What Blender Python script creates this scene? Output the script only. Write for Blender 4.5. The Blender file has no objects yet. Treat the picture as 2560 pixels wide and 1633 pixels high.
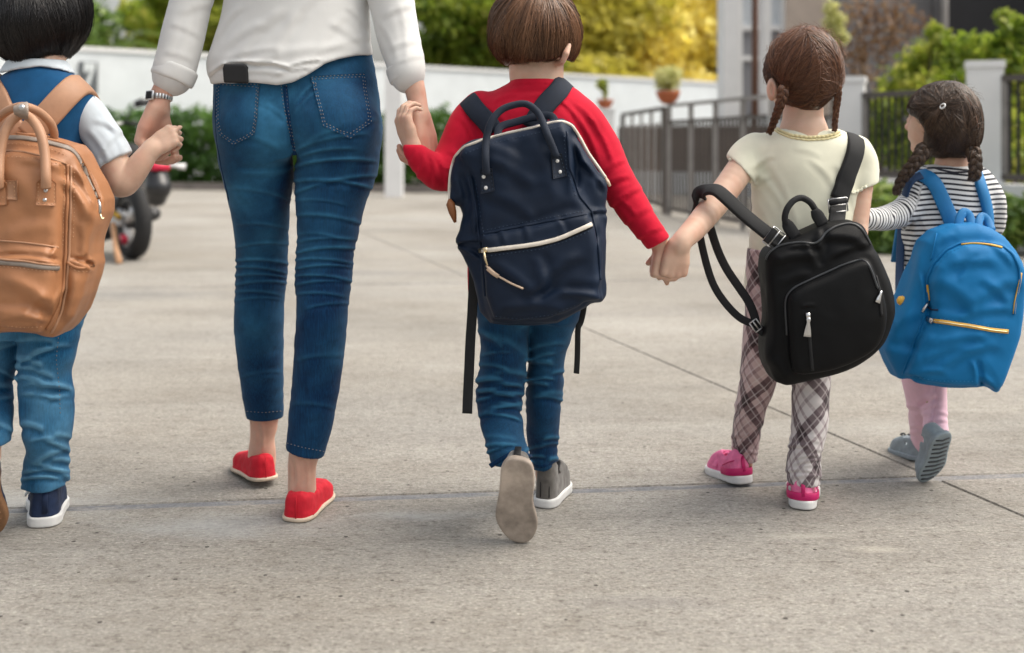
import bpy, math, random
import numpy as np
from mathutils import Vector, Matrix
from mathutils.bvhtree import BVHTree
from mathutils.geometry import delaunay_2d_cdt

scene = bpy.context.scene
COL = scene.collection

# ------------------------------------------------------------------ camera
FP = 2845.0          # focal length in pixels of the 2560 px wide photograph
CH = 0.83            # camera height
cam_d = bpy.data.cameras.new('camera')
cam = bpy.data.objects.new('camera', cam_d)
COL.objects.link(cam)
cam.location = (0, 0, CH)
cam.rotation_euler = (math.radians(90), 0, 0)
cam_d.sensor_width = 36.0
cam_d.lens = FP / 2560 * 36
cam_d.shift_y = -(816.5 - 356) / 2560
cam_d.clip_end = 600
cam_d.dof.use_dof = True
cam_d.dof.focus_distance = 2.45
cam_d.dof.aperture_fstop = 2.5
scene.camera = cam

# ------------------------------------------------------------------ world and sun
SUN_EL, SUN_AZ = 57.0, 86.0     # azimuth clockwise from +Y: a veiled sun high on the right
world = bpy.data.worlds.new('World')
scene.world = world
world.use_nodes = True
wn, wl = world.node_tree.nodes, world.node_tree.links
wn.clear()
w_out = wn.new('ShaderNodeOutputWorld')
w_bg = wn.new('ShaderNodeBackground')
w_sky = wn.new('ShaderNodeTexSky')
w_sky.sky_type = 'NISHITA'
w_sky.sun_disc = False
w_sky.sun_elevation = math.radians(SUN_EL)
w_sky.sun_rotation = math.radians(SUN_AZ)
w_sky.air_density = 1.6
w_sky.dust_density = 6.0
w_sky.ozone_density = 0.6
w_hs = wn.new('ShaderNodeHueSaturation')      # an overcast sky: the same light with little blue in it
w_hs.inputs['Saturation'].default_value = 0.28
w_bg.inputs['Strength'].default_value = 0.15
wl.new(w_sky.outputs[0], w_hs.inputs['Color'])
wl.new(w_hs.outputs[0], w_bg.inputs['Color'])
wl.new(w_bg.outputs[0], w_out.inputs[0])
sun_d = bpy.data.lights.new('sun', 'SUN')
sun_d.energy = 1.5
sun_d.angle = math.radians(55)
sun_d.color = (1.0, 0.88, 0.70)
sun = bpy.data.objects.new('sun', sun_d)
COL.objects.link(sun)
_e, _a = math.radians(SUN_EL), math.radians(SUN_AZ)
sun.rotation_euler = Vector((-math.sin(_a) * math.cos(_e), -math.cos(_a) * math.cos(_e), -math.sin(_e))).to_track_quat('-Z', 'Y').to_euler()
sun.location = (0, -3, 8)
vs = scene.view_settings
scene.display_settings.display_device = 'sRGB'
vs.view_transform = 'Standard'
vs.look = 'None'
vs.gamma = 1
vs.use_curve_mapping = False
vs.exposure = 0.64

# ------------------------------------------------------------------ shared helpers
rng = np.random.default_rng(7)
random.seed(7)


def px(u, v, d):
    """World point at distance d whose photograph position is (u, v)."""
    return np.array([(u - 1280) * d / FP, d, CH - (v - 356) * d / FP], dtype=np.float64)


def props(o, label=None, cat=None, group=None, kind=None):
    if label: o['label'] = label
    if cat: o['category'] = cat
    if group: o['group'] = group
    if kind: o['kind'] = kind
    return o


def empty(name, loc=(0, 0, 0), label=None, cat=None, group=None, kind=None):
    o = bpy.data.objects.new(name, None)
    COL.objects.link(o)
    o.location = loc
    o.empty_display_size = 0.1
    return props(o, label, cat, group, kind)


def link(name, me, mat=None, parent=None):
    o = bpy.data.objects.new(name, me)
    COL.objects.link(o)
    if mat is not None:
        for m in (mat if isinstance(mat, (list, tuple)) else [mat]):
            me.materials.append(m)
    if parent is not None:
        o.parent = parent
        # all parts are built in world coordinates: undo the parent's own place
        o.matrix_parent_inverse = world_of(parent).inverted()
    return o


def world_of(o):
    m = o.matrix_basis.copy()
    if o.parent is not None:
        m = world_of(o.parent) @ o.matrix_parent_inverse @ m
    return m


def mk_mesh(name, V, F, smooth=True):
    me = bpy.data.meshes.new(name)
    V = np.asarray(V, dtype=np.float32)
    if isinstance(F, np.ndarray) and F.ndim == 2:
        k = F.shape[1]
        me.vertices.add(len(V)); me.vertices.foreach_set('co', V.ravel())
        me.loops.add(F.size); me.loops.foreach_set('vertex_index', F.astype(np.int32).ravel())
        me.polygons.add(len(F))
        me.polygons.foreach_set('loop_start', np.arange(0, F.size, k, dtype=np.int32))
        me.polygons.foreach_set('loop_total', np.full(len(F), k, dtype=np.int32))
        me.update(calc_edges=True)
    else:
        me.from_pydata([tuple(map(float, p)) for p in V], [], [tuple(int(i) for i in f) for f in F])
        me.update()
    if smooth and len(me.polygons):
        me.polygons.foreach_set('use_smooth', np.ones(len(me.polygons), dtype=bool))
    return me


# ------------------------------------------------------------------ signed distance bodies
class S:
    def __init__(s, f, lo, hi):
        s.f, s.lo, s.hi = f, np.asarray(lo, float), np.asarray(hi, float)

    def __call__(s, P):
        return s.f(P)


def smin(a, b, k):
    if k <= 0: return np.minimum(a, b)
    h = np.clip(0.5 + 0.5 * (b - a) / k, 0, 1)
    return b + (a - b) * h - k * h * (1 - h)


def smax(a, b, k):
    return -smin(-a, -b, k)


def U(*ss, k=0.0):
    def f(P):
        pl, ph = P.min(0), P.max(0)
        gap = [max((s.lo - ph).max(), (pl - s.hi).max()) for s in ss]
        near = min(gap)
        d = None
        for s, g in zip(ss, gap):
            if g > .06 + k and g > near: continue
            e = s(P)
            d = e if d is None else smin(d, e, k)
        return d
    return S(f, np.min([s.lo for s in ss], 0), np.max([s.hi for s in ss], 0))


def cutby(s, g, k=0.004, lo=None, hi=None):
    return S(lambda P: smax(s(P), g(P), k), s.lo if lo is None else lo, s.hi if hi is None else hi)


def minus(s, t, k=0.004):
    return S(lambda P: smax(s(P), -t(P), k), s.lo, s.hi)


def disp(s, g, pad=0.012):
    return S(lambda P: s(P) - g(P), s.lo - pad, s.hi + pad)


def chain(pts, radii, k=0.0):
    pts = [np.asarray(p, float) for p in pts]
    r = list(radii)
    slo = np.array([np.minimum(pts[i] - r[i], pts[i + 1] - r[i + 1]) for i in range(len(pts) - 1)])
    shi = np.array([np.maximum(pts[i] + r[i], pts[i + 1] + r[i + 1]) for i in range(len(pts) - 1)])

    def f(P):
        out = None
        pl, ph = P.min(0), P.max(0)
        gap = np.maximum((slo - ph).max(1), (pl - shi).max(1))
        near = gap.min()
        for i in range(len(pts) - 1):
            if gap[i] > .06 and gap[i] > near: continue
            a, b = pts[i], pts[i + 1]
            ba = b - a
            L = max(float(ba @ ba), 1e-12)
            t = np.clip(((P - a) @ ba) / L, 0, 1)
            q = P - a - t[:, None] * ba
            d = np.sqrt((q * q).sum(1)) - (r[i] + (r[i + 1] - r[i]) * t)
            out = d if out is None else smin(out, d, k)
        return out
    A, R = np.array(pts), np.array(r)[:, None]
    return S(f, (A - R).min(0), (A + R).max(0))


def cspl(pts, n=6):
    """Catmull-Rom through rows (any width)."""
    A = np.asarray(pts, float)
    A = np.vstack([2 * A[0] - A[1], A, 2 * A[-1] - A[-2]])
    out = []
    for i in range(1, len(A) - 2):
        p0, p1, p2, p3 = A[i - 1], A[i], A[i + 1], A[i + 2]
        for t in np.linspace(0, 1, n, endpoint=False):
            out.append(0.5 * ((2 * p1) + (-p0 + p2) * t + (2 * p0 - 5 * p1 + 4 * p2 - p3) * t * t + (-p0 + 3 * p1 - 3 * p2 + p3) * t ** 3))
    out.append(A[-2])
    return np.array(out)


def limb(keys, n=3, k=0.004):
    """keys (u, v, d, r_px): a limb of round section."""
    K = cspl(keys, n)
    return chain([px(u, v, d) for u, v, d, r in K], [max(r, 2) * d / FP for u, v, d, r in K], k)


def ellipsoid(c, r, R=None):
    c, r = np.asarray(c, float), np.asarray(r, float)
    RM = None if R is None else np.array(R)

    def f(P):
        q = P - c
        if RM is not None: q = q @ RM
        k0 = np.sqrt(((q / r) ** 2).sum(1))
        k1 = np.sqrt(((q / (r * r)) ** 2).sum(1)) + 1e-9
        return k0 * (k0 - 1) / k1
    m = r.max() if RM is not None else r
    return S(f, c - m, c + m)


def vloft_w(rows, power=2.0):
    """rows (z, cx, cy, rx, ry): a body of elliptic level sections."""
    K = cspl(sorted(rows, key=lambda r: r[0]), 8)
    K = K[np.argsort(K[:, 0])]
    z0, z1 = K[0, 0], K[-1, 0]

    def f(P):
        z = np.clip(P[:, 2], z0, z1)
        cx, cy, rx, ry = (np.interp(z, K[:, 0], K[:, i]) for i in (1, 2, 3, 4))
        rx = np.maximum(rx, .003); ry = np.maximum(ry, .003)
        dx, dy = np.abs(P[:, 0] - cx) / rx, np.abs(P[:, 1] - cy) / ry
        if power == 2.0:
            k0 = np.sqrt(dx * dx + dy * dy)
        else:
            k0 = (dx ** power + dy ** power) ** (1 / power)
        k1 = np.sqrt((dx / rx) ** 2 + (dy / ry) ** 2) + 1e-9
        l2 = np.sqrt(dx * dx + dy * dy)
        side = l2 * (k0 - 1) / k1
        return np.maximum(side, np.maximum(P[:, 2] - z1, z0 - P[:, 2]))
    lo = [(K[:, 1] - K[:, 3]).min(), (K[:, 2] - K[:, 4]).min(), z0]
    hi = [(K[:, 1] + K[:, 3]).max(), (K[:, 2] + K[:, 4]).max(), z1]
    return S(f, lo, hi)


def vl(keys, power=2.0):
    """keys (v, uL, uR, d, ry): photograph silhouette of an upright body."""
    return vloft_w([(CH - (v - 356) * d / FP, ((a + b) / 2 - 1280) * d / FP, d, (b - a) / 2 * d / FP, ry) for v, a, b, d, ry in keys], power)


def capcyl(a, b, r, rnd=0.004):
    a, b = np.asarray(a, float), np.asarray(b, float)
    ax = b - a; L = np.linalg.norm(ax); ax = ax / L

    def f(P):
        q = P - (a + b) / 2
        h = np.abs(q @ ax) - L / 2 + rnd
        w = np.sqrt(np.maximum((q * q).sum(1) - (q @ ax) ** 2, 0)) - r + rnd
        return np.minimum(np.maximum(h, w), 0) + np.sqrt(np.maximum(h, 0) ** 2 + np.maximum(w, 0) ** 2) - rnd
    return S(f, np.minimum(a, b) - r, np.maximum(a, b) + r)


def poly_sd(poly):
    poly = np.asarray(poly, float)

    def f(x, z):
        d = np.full(len(x), 1e9); s = np.ones(len(x))
        for i in range(len(poly)):
            a, b = poly[i], poly[i - 1]
            ex, ez = b[0] - a[0], b[1] - a[1]
            wx, wz = x - a[0], z - a[1]
            t = np.clip((wx * ex + wz * ez) / (ex * ex + ez * ez + 1e-12), 0, 1)
            d = np.minimum(d, (wx - ex * t) ** 2 + (wz - ez * t) ** 2)
            c1, c2, c3 = z >= a[1], z < b[1], ex * wz > ez * wx
            s = np.where((c1 & c2 & c3) | (~c1 & ~c2 & ~c3), -s, s)
        return s * np.sqrt(d)
    return f


def slab(poly_px, d, y0, y1, rnd, bulge=0.0, blen=0.06, tilt=0.0, smooth=True):
    """A padded body: outline poly_px (seen at distance d), from y0 (camera side) to y1, edges rounded by rnd,
    the camera side bulging by `bulge`; tilt leans the top away from the camera."""
    pp = np.array([[u, v] for u, v in poly_px], float)
    if smooth:
        pp = cspl(np.vstack([pp[-1:], pp, pp[:2]]), 4)[4:-4]
    W = np.array([px(u, v, d) for u, v in pp])[:, [0, 2]]
    sd = poly_sd(W)
    zc = W[:, 1].mean()

    def f(P):
        sh = tilt * (P[:, 2] - zc)
        e = sd(P[:, 0], P[:, 2])
        b = bulge * (1 - np.exp(np.minimum(e, 0) / blen))
        a0, a1 = y0 + sh - b, y1 + sh
        h = np.maximum(a0 - P[:, 1], P[:, 1] - a1) + rnd
        w = e + rnd
        return np.minimum(np.maximum(h, w), 0) + np.sqrt(np.maximum(h, 0) ** 2 + np.maximum(w, 0) ** 2) - rnd
    m = abs(tilt) * .4
    return S(f, [W[:, 0].min(), y0 - bulge - m, W[:, 1].min()], [W[:, 0].max(), y1 + m, W[:, 1].max()])


def to_px(P):
    y = np.maximum(P[:, 1], .3)
    return 1280 + P[:, 0] / y * FP, 356 - (P[:, 2] - CH) / y * FP


def creases(rows):
    """rows (u0, v0, u1, v1, width_px, amp_mm): cloth folds laid where the photograph shows them; each is a ridge with a groove
    on its lower side."""
    rows = np.array(rows, float)

    def g(P):
        u, v = to_px(P)
        out = np.zeros(len(P))
        u0, u1, v0, v1 = u.min(), u.max(), v.min(), v.max()
        for a, b, c, e, w, am in rows:
            if max(a, c) + 3 * w < u0 or min(a, c) - 3 * w > u1 or max(b, e) + 4 * w < v0 or min(b, e) - 4 * w > v1: continue
            ex, ev = c - a, e - b
            L = math.hypot(ex, ev) + 1e-6
            m = (u > min(a, c) - 3 * w) & (u < max(a, c) + 3 * w) & (v > min(b, e) - 3.5 * w) & (v < max(b, e) + 3.5 * w)
            if not m.any(): continue
            uu, vv = u[m] - a, v[m] - b
            t = (uu * ex + vv * ev) / L
            n = (-uu * ev + vv * ex) / L
            end = np.clip(np.minimum(t, L - t) / (0.3 * L) + 0.6, 0, 1)
            end = end * end * (3 - 2 * end)
            bend = 0.10 * L * ((t / L - .5) ** 2 * 4 - 1)
            n = n - bend * .5
            out[m] += am * .001 * end * (np.exp(-(n / w) ** 2) - 0.85 * np.exp(-((n - 1.5 * w) / w) ** 2))
        return out
    return g


def gen_creases(keys, v0, v1, n, amp, w, seed, slope=0.15, cover=(.35, .8)):
    """Random folds across an upright limb with keys (v, uL, uR, ...)."""
    r = np.random.default_rng(seed)
    K = np.array([k[:3] for k in keys], float)
    K = K[np.argsort(K[:, 0])]
    out = []
    for i in range(n):
        v = v0 + (v1 - v0) * (i + r.uniform(.1, .9)) / n
        a, b = np.interp(v, K[:, 0], K[:, 1]), np.interp(v, K[:, 0], K[:, 2])
        W = b - a
        c = r.uniform(*cover) * W
        s = a - 6 if r.random() < .5 else b - c + 6
        if r.random() < .3: s = a + r.uniform(0, W - c)
        dv = r.normal(0, slope) * c
        out.append((s, v - dv / 2, s + c, v + dv / 2, w * r.uniform(.7, 1.4), amp * r.uniform(.5, 1.3)))
    return out


_perm = np.random.default_rng(3).random(4096).astype(np.float32)


def vnoise(P, freq, seed=0):
    Q = P * freq + seed * 17.31
    I = np.floor(Q).astype(np.int64)
    Fq = (Q - I); Fq = Fq * Fq * (3 - 2 * Fq)
    out = np.zeros(len(P))
    for dx in (0, 1):
        wx = Fq[:, 0] if dx else 1 - Fq[:, 0]
        for dy in (0, 1):
            wy = Fq[:, 1] if dy else 1 - Fq[:, 1]
            for dz in (0, 1):
                wz = Fq[:, 2] if dz else 1 - Fq[:, 2]
                hsh = ((I[:, 0] + dx) * 73856093 ^ (I[:, 1] + dy) * 19349663 ^ (I[:, 2] + dz) * 83492791) & 4095
                out += wx * wy * wz * _perm[hsh]
    return out * 2 - 1


def surface(s, h):
    """Surface nets over the body s with cell size h: (verts, quads)."""
    lo, hi = s.lo - 3 * h, s.hi + 3 * h
    nb = np.maximum(np.ceil((hi - lo) / (4 * h)).astype(int) + 1, 2)
    gb = [lo[i] + (np.arange(nb[i]) * 4 + 1.5) * h for i in range(3)]
    C = np.stack(np.meshgrid(*gb, indexing='ij'), -1).reshape(-1, 3)
    cv = np.concatenate([s(C[i:i + 300000]) for i in range(0, len(C), 300000)]).reshape(nb)
    V = np.repeat(np.repeat(np.repeat(cv.astype(np.float32), 4, 0), 4, 1), 4, 2)
    act = np.argwhere(np.abs(cv) < 2.6 * h * 2.6)
    off = np.stack(np.meshgrid(*[np.arange(4)] * 3, indexing='ij'), -1).reshape(-1, 3)
    g8 = act // 8
    key = (g8[:, 0] * 1000 + g8[:, 1]) * 1000 + g8[:, 2]
    order = np.argsort(key, kind='stable')
    act, key = act[order], key[order]
    cutp = np.concatenate([[0], np.nonzero(np.diff(key))[0] + 1, [len(act)]])
    for i, j in zip(cutp[:-1], cutp[1:]):
        if i == j: continue
        ii = (act[i:j, None, :] * 4 + off[None]).reshape(-1, 3)
        V[ii[:, 0], ii[:, 1], ii[:, 2]] = s(lo + ii * h)
    sg = V < 0
    n = np.zeros(tuple(np.array(V.shape) - 1), dtype=np.int8)
    for dx in (0, 1):
        for dy in (0, 1):
            for dz in (0, 1):
                n += sg[dx:V.shape[0] - 1 + dx, dy:V.shape[1] - 1 + dy, dz:V.shape[2] - 1 + dz]
    cells = np.argwhere((n > 0) & (n < 8))
    idx = np.full(n.shape, -1, dtype=np.int32)
    idx[cells[:, 0], cells[:, 1], cells[:, 2]] = np.arange(len(cells))
    acc = np.zeros((len(cells), 3)); cnt = np.zeros(len(cells))
    cor = [(0, 0, 0), (1, 0, 0), (0, 1, 0), (1, 1, 0), (0, 0, 1), (1, 0, 1), (0, 1, 1), (1, 1, 1)]
    val = [V[cells[:, 0] + c[0], cells[:, 1] + c[1], cells[:, 2] + c[2]].astype(float) for c in cor]
    for a in range(8):
        for b in range(a + 1, 8):
            if sum(abs(cor[a][i] - cor[b][i]) for i in range(3)) != 1: continue
            m = (val[a] < 0) != (val[b] < 0)
            t = val[a] / np.where(m, val[a] - val[b], 1)
            p = np.array(cor[a]) + t[:, None] * (np.array(cor[b]) - np.array(cor[a]))
            acc[m] += p[m]; cnt[m] += 1
    verts = lo + (cells + acc / cnt[:, None]) * h
    quads = []
    for ax in range(3):
        o1, o2 = (ax + 1) % 3, (ax + 2) % 3
        sl0 = [slice(None)] * 3; sl1 = [slice(None)] * 3
        sl0[ax] = slice(0, -1); sl1[ax] = slice(1, None)
        a, b = sg[tuple(sl0)], sg[tuple(sl1)]
        e = np.argwhere(a != b)
        e = e[(e[:, o1] > 0) & (e[:, o2] > 0) & (e[:, o1] < V.shape[o1] - 1) & (e[:, o2] < V.shape[o2] - 1)]
        if not len(e): continue
        ins = a[e[:, 0], e[:, 1], e[:, 2]]
        def at(d1, d2):
            q = e.copy(); q[:, o1] -= d1; q[:, o2] -= d2
            return idx[q[:, 0], q[:, 1], q[:, 2]]
        q = np.stack([at(1, 1), at(0, 1), at(0, 0), at(1, 0)], 1)
        q[~ins] = q[~ins][:, ::-1]
        quads.append(q[(q >= 0).all(1)])
    return verts, np.concatenate(quads)


class Body:
    """A meshed distance body that further details can be laid onto."""
    def __init__(b, V, Q):
        b.V, b.Q = V, Q
        b._t = None

    @property
    def tree(b):
        if b._t is None:
            b._t = BVHTree.FromPolygons(b.V.tolist(), b.Q.tolist())
        return b._t


def sculpt(name, s, h, mat, parent=None, attrs=None, relax=1):
    V, Q = surface(s, h)
    if relax:
        e = np.concatenate([Q[:, [0, 1]], Q[:, [1, 2]], Q[:, [2, 3]], Q[:, [3, 0]]])
        for _ in range(relax):
            sm = np.zeros_like(V); c = np.zeros(len(V))
            for k in range(3):
                sm[:, k] = np.bincount(e[:, 0], V[e[:, 1], k], len(V)) + np.bincount(e[:, 1], V[e[:, 0], k], len(V))
            c = np.bincount(e[:, 0], minlength=len(V)) + np.bincount(e[:, 1], minlength=len(V))
            V = V * .5 + .5 * sm / np.maximum(c, 1)[:, None]
    me = mk_mesh(name, V, Q)
    for an, fn in (attrs or {}).items():
        val = fn(V)
        t = 'FLOAT' if val.ndim == 1 else 'FLOAT_VECTOR'
        at = me.attributes.new(an, t, 'POINT')
        at.data.foreach_set('value' if t == 'FLOAT' else 'vector', np.ascontiguousarray(val, dtype=np.float32).ravel())
    o = link(name, me, mat, parent)
    return o, Body(V, Q)


EYE = Vector((0, 0, CH))


def hit(u, v, bodies):
    """Where the sight line of (u, v) meets the nearest of the bodies: (point, normal) or None."""
    dr = Vector(((u - 1280) / FP, 1, -(v - 356) / FP)).normalized()
    best = None
    for b in bodies:
        p, n, i, t = b.tree.ray_cast(EYE, dr)
        if p is not None and (best is None or t < best[2]):
            best = (np.array(p), np.array(n), t)
    return None if best is None else best[:2]


def on(path, bodies, step=6, lift=0.0, dflt=None):
    """Points and normals on the bodies along a photograph path (list of (u, v)), every `step` px."""
    path = np.asarray(path, float)
    pts, nrm = [], []
    last = dflt
    for i in range(len(path) - 1):
        L = np.hypot(*(path[i + 1] - path[i]))
        m = max(1, int(L / step))
        for t in np.linspace(0, 1, m, endpoint=(i == len(path) - 2)):
            u, v = path[i] + (path[i + 1] - path[i]) * t
            r = hit(u, v, bodies)
            if r is None:
                if last is None: continue
                r = (px(u, v, last), np.array([0, -1., 0]))
            p, n = r
            if n[1] > 0: n = -n
            last = p[1]
            pts.append(p + n * lift); nrm.append(n)
    return np.array(pts), np.array(nrm)


def smooth_path(P, it=2):
    P = np.array(P, float)
    for _ in range(it):
        Q = P.copy()
        Q[1:-1] = P[1:-1] * .5 + .25 * (P[:-2] + P[2:])
        P = Q
    return P


def tube_vf(P, r, n=6, closed_ends=True):
    """Verts and faces of a tube along points P (radius r or list)."""
    P = np.asarray(P, float)
    m = len(P)
    r = np.full(m, r) if np.isscalar(r) else np.asarray(r, float)
    T = np.gradient(P, axis=0)
    T /= np.linalg.norm(T, axis=1)[:, None] + 1e-12
    ref = np.array([0, -1., 0.3])
    if abs(T[0] @ ref) > .9: ref = np.array([1., 0, 0.2])
    V = []
    nrm = ref - T[0] * (ref @ T[0]); nrm /= np.linalg.norm(nrm)
    for i in range(m):
        nrm = nrm - T[i] * (nrm @ T[i]); nrm /= np.linalg.norm(nrm) + 1e-12
        b = np.cross(T[i], nrm)
        for k in range(n):
            a = 2 * math.pi * k / n
            V.append(P[i] + r[i] * (math.cos(a) * nrm + math.sin(a) * b))
    F = []
    for i in range(m - 1):
        for k in range(n):
            F.append((i * n + k, i * n + (k + 1) % n, (i + 1) * n + (k + 1) % n, (i + 1) * n + k))
    if closed_ends:
        F.append(tuple(range(n - 1, -1, -1))); F.append(tuple((m - 1) * n + k for k in range(n)))
    return V, F


class MB:
    """Collects boxes, tubes, ribbons; build() links them as ONE mesh object."""
    def __init__(s):
        s.V, s.F = [], []

    def add(s, V, F):
        o = len(s.V)
        s.V += [tuple(map(float, v)) for v in V]
        s.F += [tuple(int(i) + o for i in f) for f in F]
        return s

    def tube(s, P, r, n=6):
        return s.add(*tube_vf(P, r, n))

    def box(s, lo, hi, R=None, c=None):
        lo, hi = np.array(lo, float), np.array(hi, float)
        V = [(x, y, z) for x in (lo[0], hi[0]) for y in (lo[1], hi[1]) for z in (lo[2], hi[2])]
        if R is not None:
            c = np.zeros(3) if c is None else np.array(c, float)
            V = [np.array(R) @ np.array(v) + c for v in V]
        return s.add(V, [(0, 1, 3, 2), (4, 6, 7, 5), (0, 4, 5, 1), (2, 3, 7, 6), (0, 2, 6, 4), (1, 5, 7, 3)])

    def ribbon(s, P, N, w, t):
        """A band of width w and thickness t along P, N = facing normals (outer face)."""
        P, N = np.asarray(P, float), np.asarray(N, float)
        m = len(P)
        w = np.full(m, w) if np.isscalar(w) else np.asarray(w, float)
        T = np.gradient(P, axis=0)
        T /= np.linalg.norm(T, axis=1)[:, None] + 1e-12
        N = N - T * (N * T).sum(1)[:, None]
        N /= np.linalg.norm(N, axis=1)[:, None] + 1e-12
        B = np.cross(T, N)
        V = []
        prof = [(-.5, -.5), (-.5, .25), (-.42, .5), (0, .62), (.42, .5), (.5, .25), (.5, -.5), (0, -.6)]
        for i in range(m):
            for a, b in prof:
                V.append(P[i] + B[i] * (a * w[i]) + N[i] * (b * t))
        n = len(prof)
        F = []
        for i in range(m - 1):
            for k in range(n):
                F.append((i * n + k, i * n + (k + 1) % n, (i + 1) * n + (k + 1) % n, (i + 1) * n + k))
        F.append(tuple(range(n - 1, -1, -1))); F.append(tuple((m - 1) * n + k for k in range(n)))
        return s.add(V, F)

    def dome(s, c, n, r, hgt):
        c, n = np.asarray(c, float), np.asarray(n, float)
        n = n / np.linalg.norm(n)
        a = np.cross(n, [0.3, 0.2, 1.]); a /= np.linalg.norm(a); b = np.cross(n, a)
        V, F = [], []
        for rr, hh in ((1, 0), (.8, .6), (.4, .95)):
            for k in range(8):
                t = 2 * math.pi * k / 8
                V.append(c + r * rr * (math.cos(t) * a + math.sin(t) * b) + n * hgt * hh)
        V.append(c + n * hgt)
        for i in range(2):
            for k in range(8):
                F.append((i * 8 + k, i * 8 + (k + 1) % 8, (i + 1) * 8 + (k + 1) % 8, (i + 1) * 8 + k))
        for k in range(8):
            F.append((16 + k, 16 + (k + 1) % 8, 24))
        return s.add(V, F)

    def build(s, name, mat, parent=None, smooth=True, kind=None):
        me = mk_mesh(name, s.V, s.F, smooth)
        o = link(name, me, mat, parent)
        if kind: o['kind'] = kind
        return o


def patch(name, poly, bodies, mat, parent, lift=0.002, t=0.003, step=9, smooth=True):
    """A piece of cloth or leather of outline poly (photograph px) lying on the bodies, thickness t."""
    poly = np.asarray(poly, float)
    rim = []
    for i in range(len(poly)):
        a, b = poly[i], poly[(i + 1) % len(poly)]
        m = max(1, int(np.hypot(*(b - a)) / step))
        for q in range(m): rim.append(a + (b - a) * q / m)
    rim = np.array(rim)
    sd = poly_sd(rim)
    gx, gy = np.meshgrid(np.arange(rim[:, 0].min() + step / 2, rim[:, 0].max(), step), np.arange(rim[:, 1].min() + step / 2, rim[:, 1].max(), step))
    g = np.stack([gx.ravel(), gy.ravel()], 1)
    g = g[sd(g[:, 0], g[:, 1]) < -step * .5] if len(g) else g
    pts = np.vstack([rim, g])
    n = len(rim)
    res = delaunay_2d_cdt([Vector(p) for p in pts], [(i, (i + 1) % n) for i in range(n)], [list(range(n))], 1, 1e-4)
    P2, F = res[0], res[2]
    out, nr = [], []
    last = 2.4
    for p in P2:
        r = hit(p[0], p[1], bodies)
        if r is None:
            q, nn = px(p[0], p[1], last), np.array([0, -1., 0])
        else:
            q, nn = r
            if nn[1] > 0: nn = -nn
            last = q[1]
        out.append(q + nn * lift); nr.append(nn)
    out, nr = np.array(out), np.array(nr)
    m = len(out)
    V = np.vstack([out + nr * t, out - nr * .004])
    faces = []
    for f in F:
        a, b, c = (out[i] for i in f[:3])
        if np.cross(b - a, c - a)[1] > 0: f = f[::-1]
        faces.append(tuple(f)); faces.append(tuple(i + m for i in reversed(f)))
    for i in range(n):
        j = (i + 1) % n
        faces.append((j, i, i + m, j + m))
    me = mk_mesh(name, V, faces, smooth)
    return link(name, me, mat, parent)


def stitches(path, bodies, mb, r=.0011, dash=7, gap=4, lift=.0025):
    path = np.asarray(path, float)
    seg = np.hypot(*np.diff(path, axis=0).T)
    cum = np.concatenate([[0], np.cumsum(seg)])
    x = 0
    while x < cum[-1] - 2:
        e = min(x + dash, cum[-1])
        pp = [[np.interp(q, cum, path[:, 0]), np.interp(q, cum, path[:, 1])] for q in (x, (x + e) / 2, e)]
        P, N = on(pp, bodies, step=50, lift=lift)
        if len(P) >= 2: mb.tube(P, r, 4)
        x = e + gap


def hand(wrist, fdir, pnorm, L, side=1, curl=(30, 35, 25), thumb=(.55, .75, .25), spread=6, tcurl=.2, kk=.012):
    """A palm with four separate fingers of unequal length and a thumb. fdir: wrist to knuckles; pnorm: where the palm faces;
    side: +1 / -1 puts the thumb on either side."""
    w = np.asarray(wrist, float)
    Y = np.asarray(fdir, float); Y /= np.linalg.norm(Y)
    Z = np.asarray(pnorm, float); Z = Z - Y * (Z @ Y); Z /= np.linalg.norm(Z)
    X = np.cross(Y, Z) * side
    def rot(th, sp=0):
        d = Y * math.cos(th) + Z * math.sin(th)
        return d * math.cos(sp) + X * math.sin(sp)
    kx = (.165, .055, -.055, -.15); ky = (.49, .51, .49, .45); fl = (.46, .5, .47, .37)
    palm = []
    fingers = []
    for i in range(4):
        a = w + X * kx[i] * .55 * L + Y * .03 * L
        kn = w + X * kx[i] * L + Y * ky[i] * L
        palm.append(chain([a, w + X * kx[i] * .9 * L + Y * .28 * L, kn], [.098 * L, .092 * L, .066 * L]))
        p = kn - Y * .02 * L
        th = 0; sp = math.radians(spread) * (1, .3, -.4, -1.2)[i]
        pts, rr = [p], [.056 * L]
        for j, frac in enumerate((.46, .3, .24)):
            th += math.radians(curl[j] * (1 + .05 * (i - 1)))
            p = p + rot(th, sp) * frac * fl[i] * L
            pts.append(p); rr.append((.050, .046, .040)[j] * L * (.88 if i == 3 else 1))
        fingers.append(chain(pts, rr))
    t0 = w + Y * .10 * L + X * .09 * L + Z * .02 * L
    td = X * thumb[0] + Y * thumb[1] + Z * thumb[2]; td /= np.linalg.norm(td)
    t1 = t0 + td * .26 * L
    td2 = td + (Y - X * .5 + Z * .2) * tcurl; td2 /= np.linalg.norm(td2)
    t2 = t1 + td2 * .17 * L
    t3 = t2 + (td2 + (Y + Z * .3) * tcurl) / np.linalg.norm(td2 + (Y + Z * .3) * tcurl) * .13 * L
    th_ = chain([t0, t1, t2, t3], [.09 * L, .068 * L, .058 * L, .045 * L])
    return U(U(*palm, k=.05 * L), U(*fingers), th_, k=kk * .45)


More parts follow.
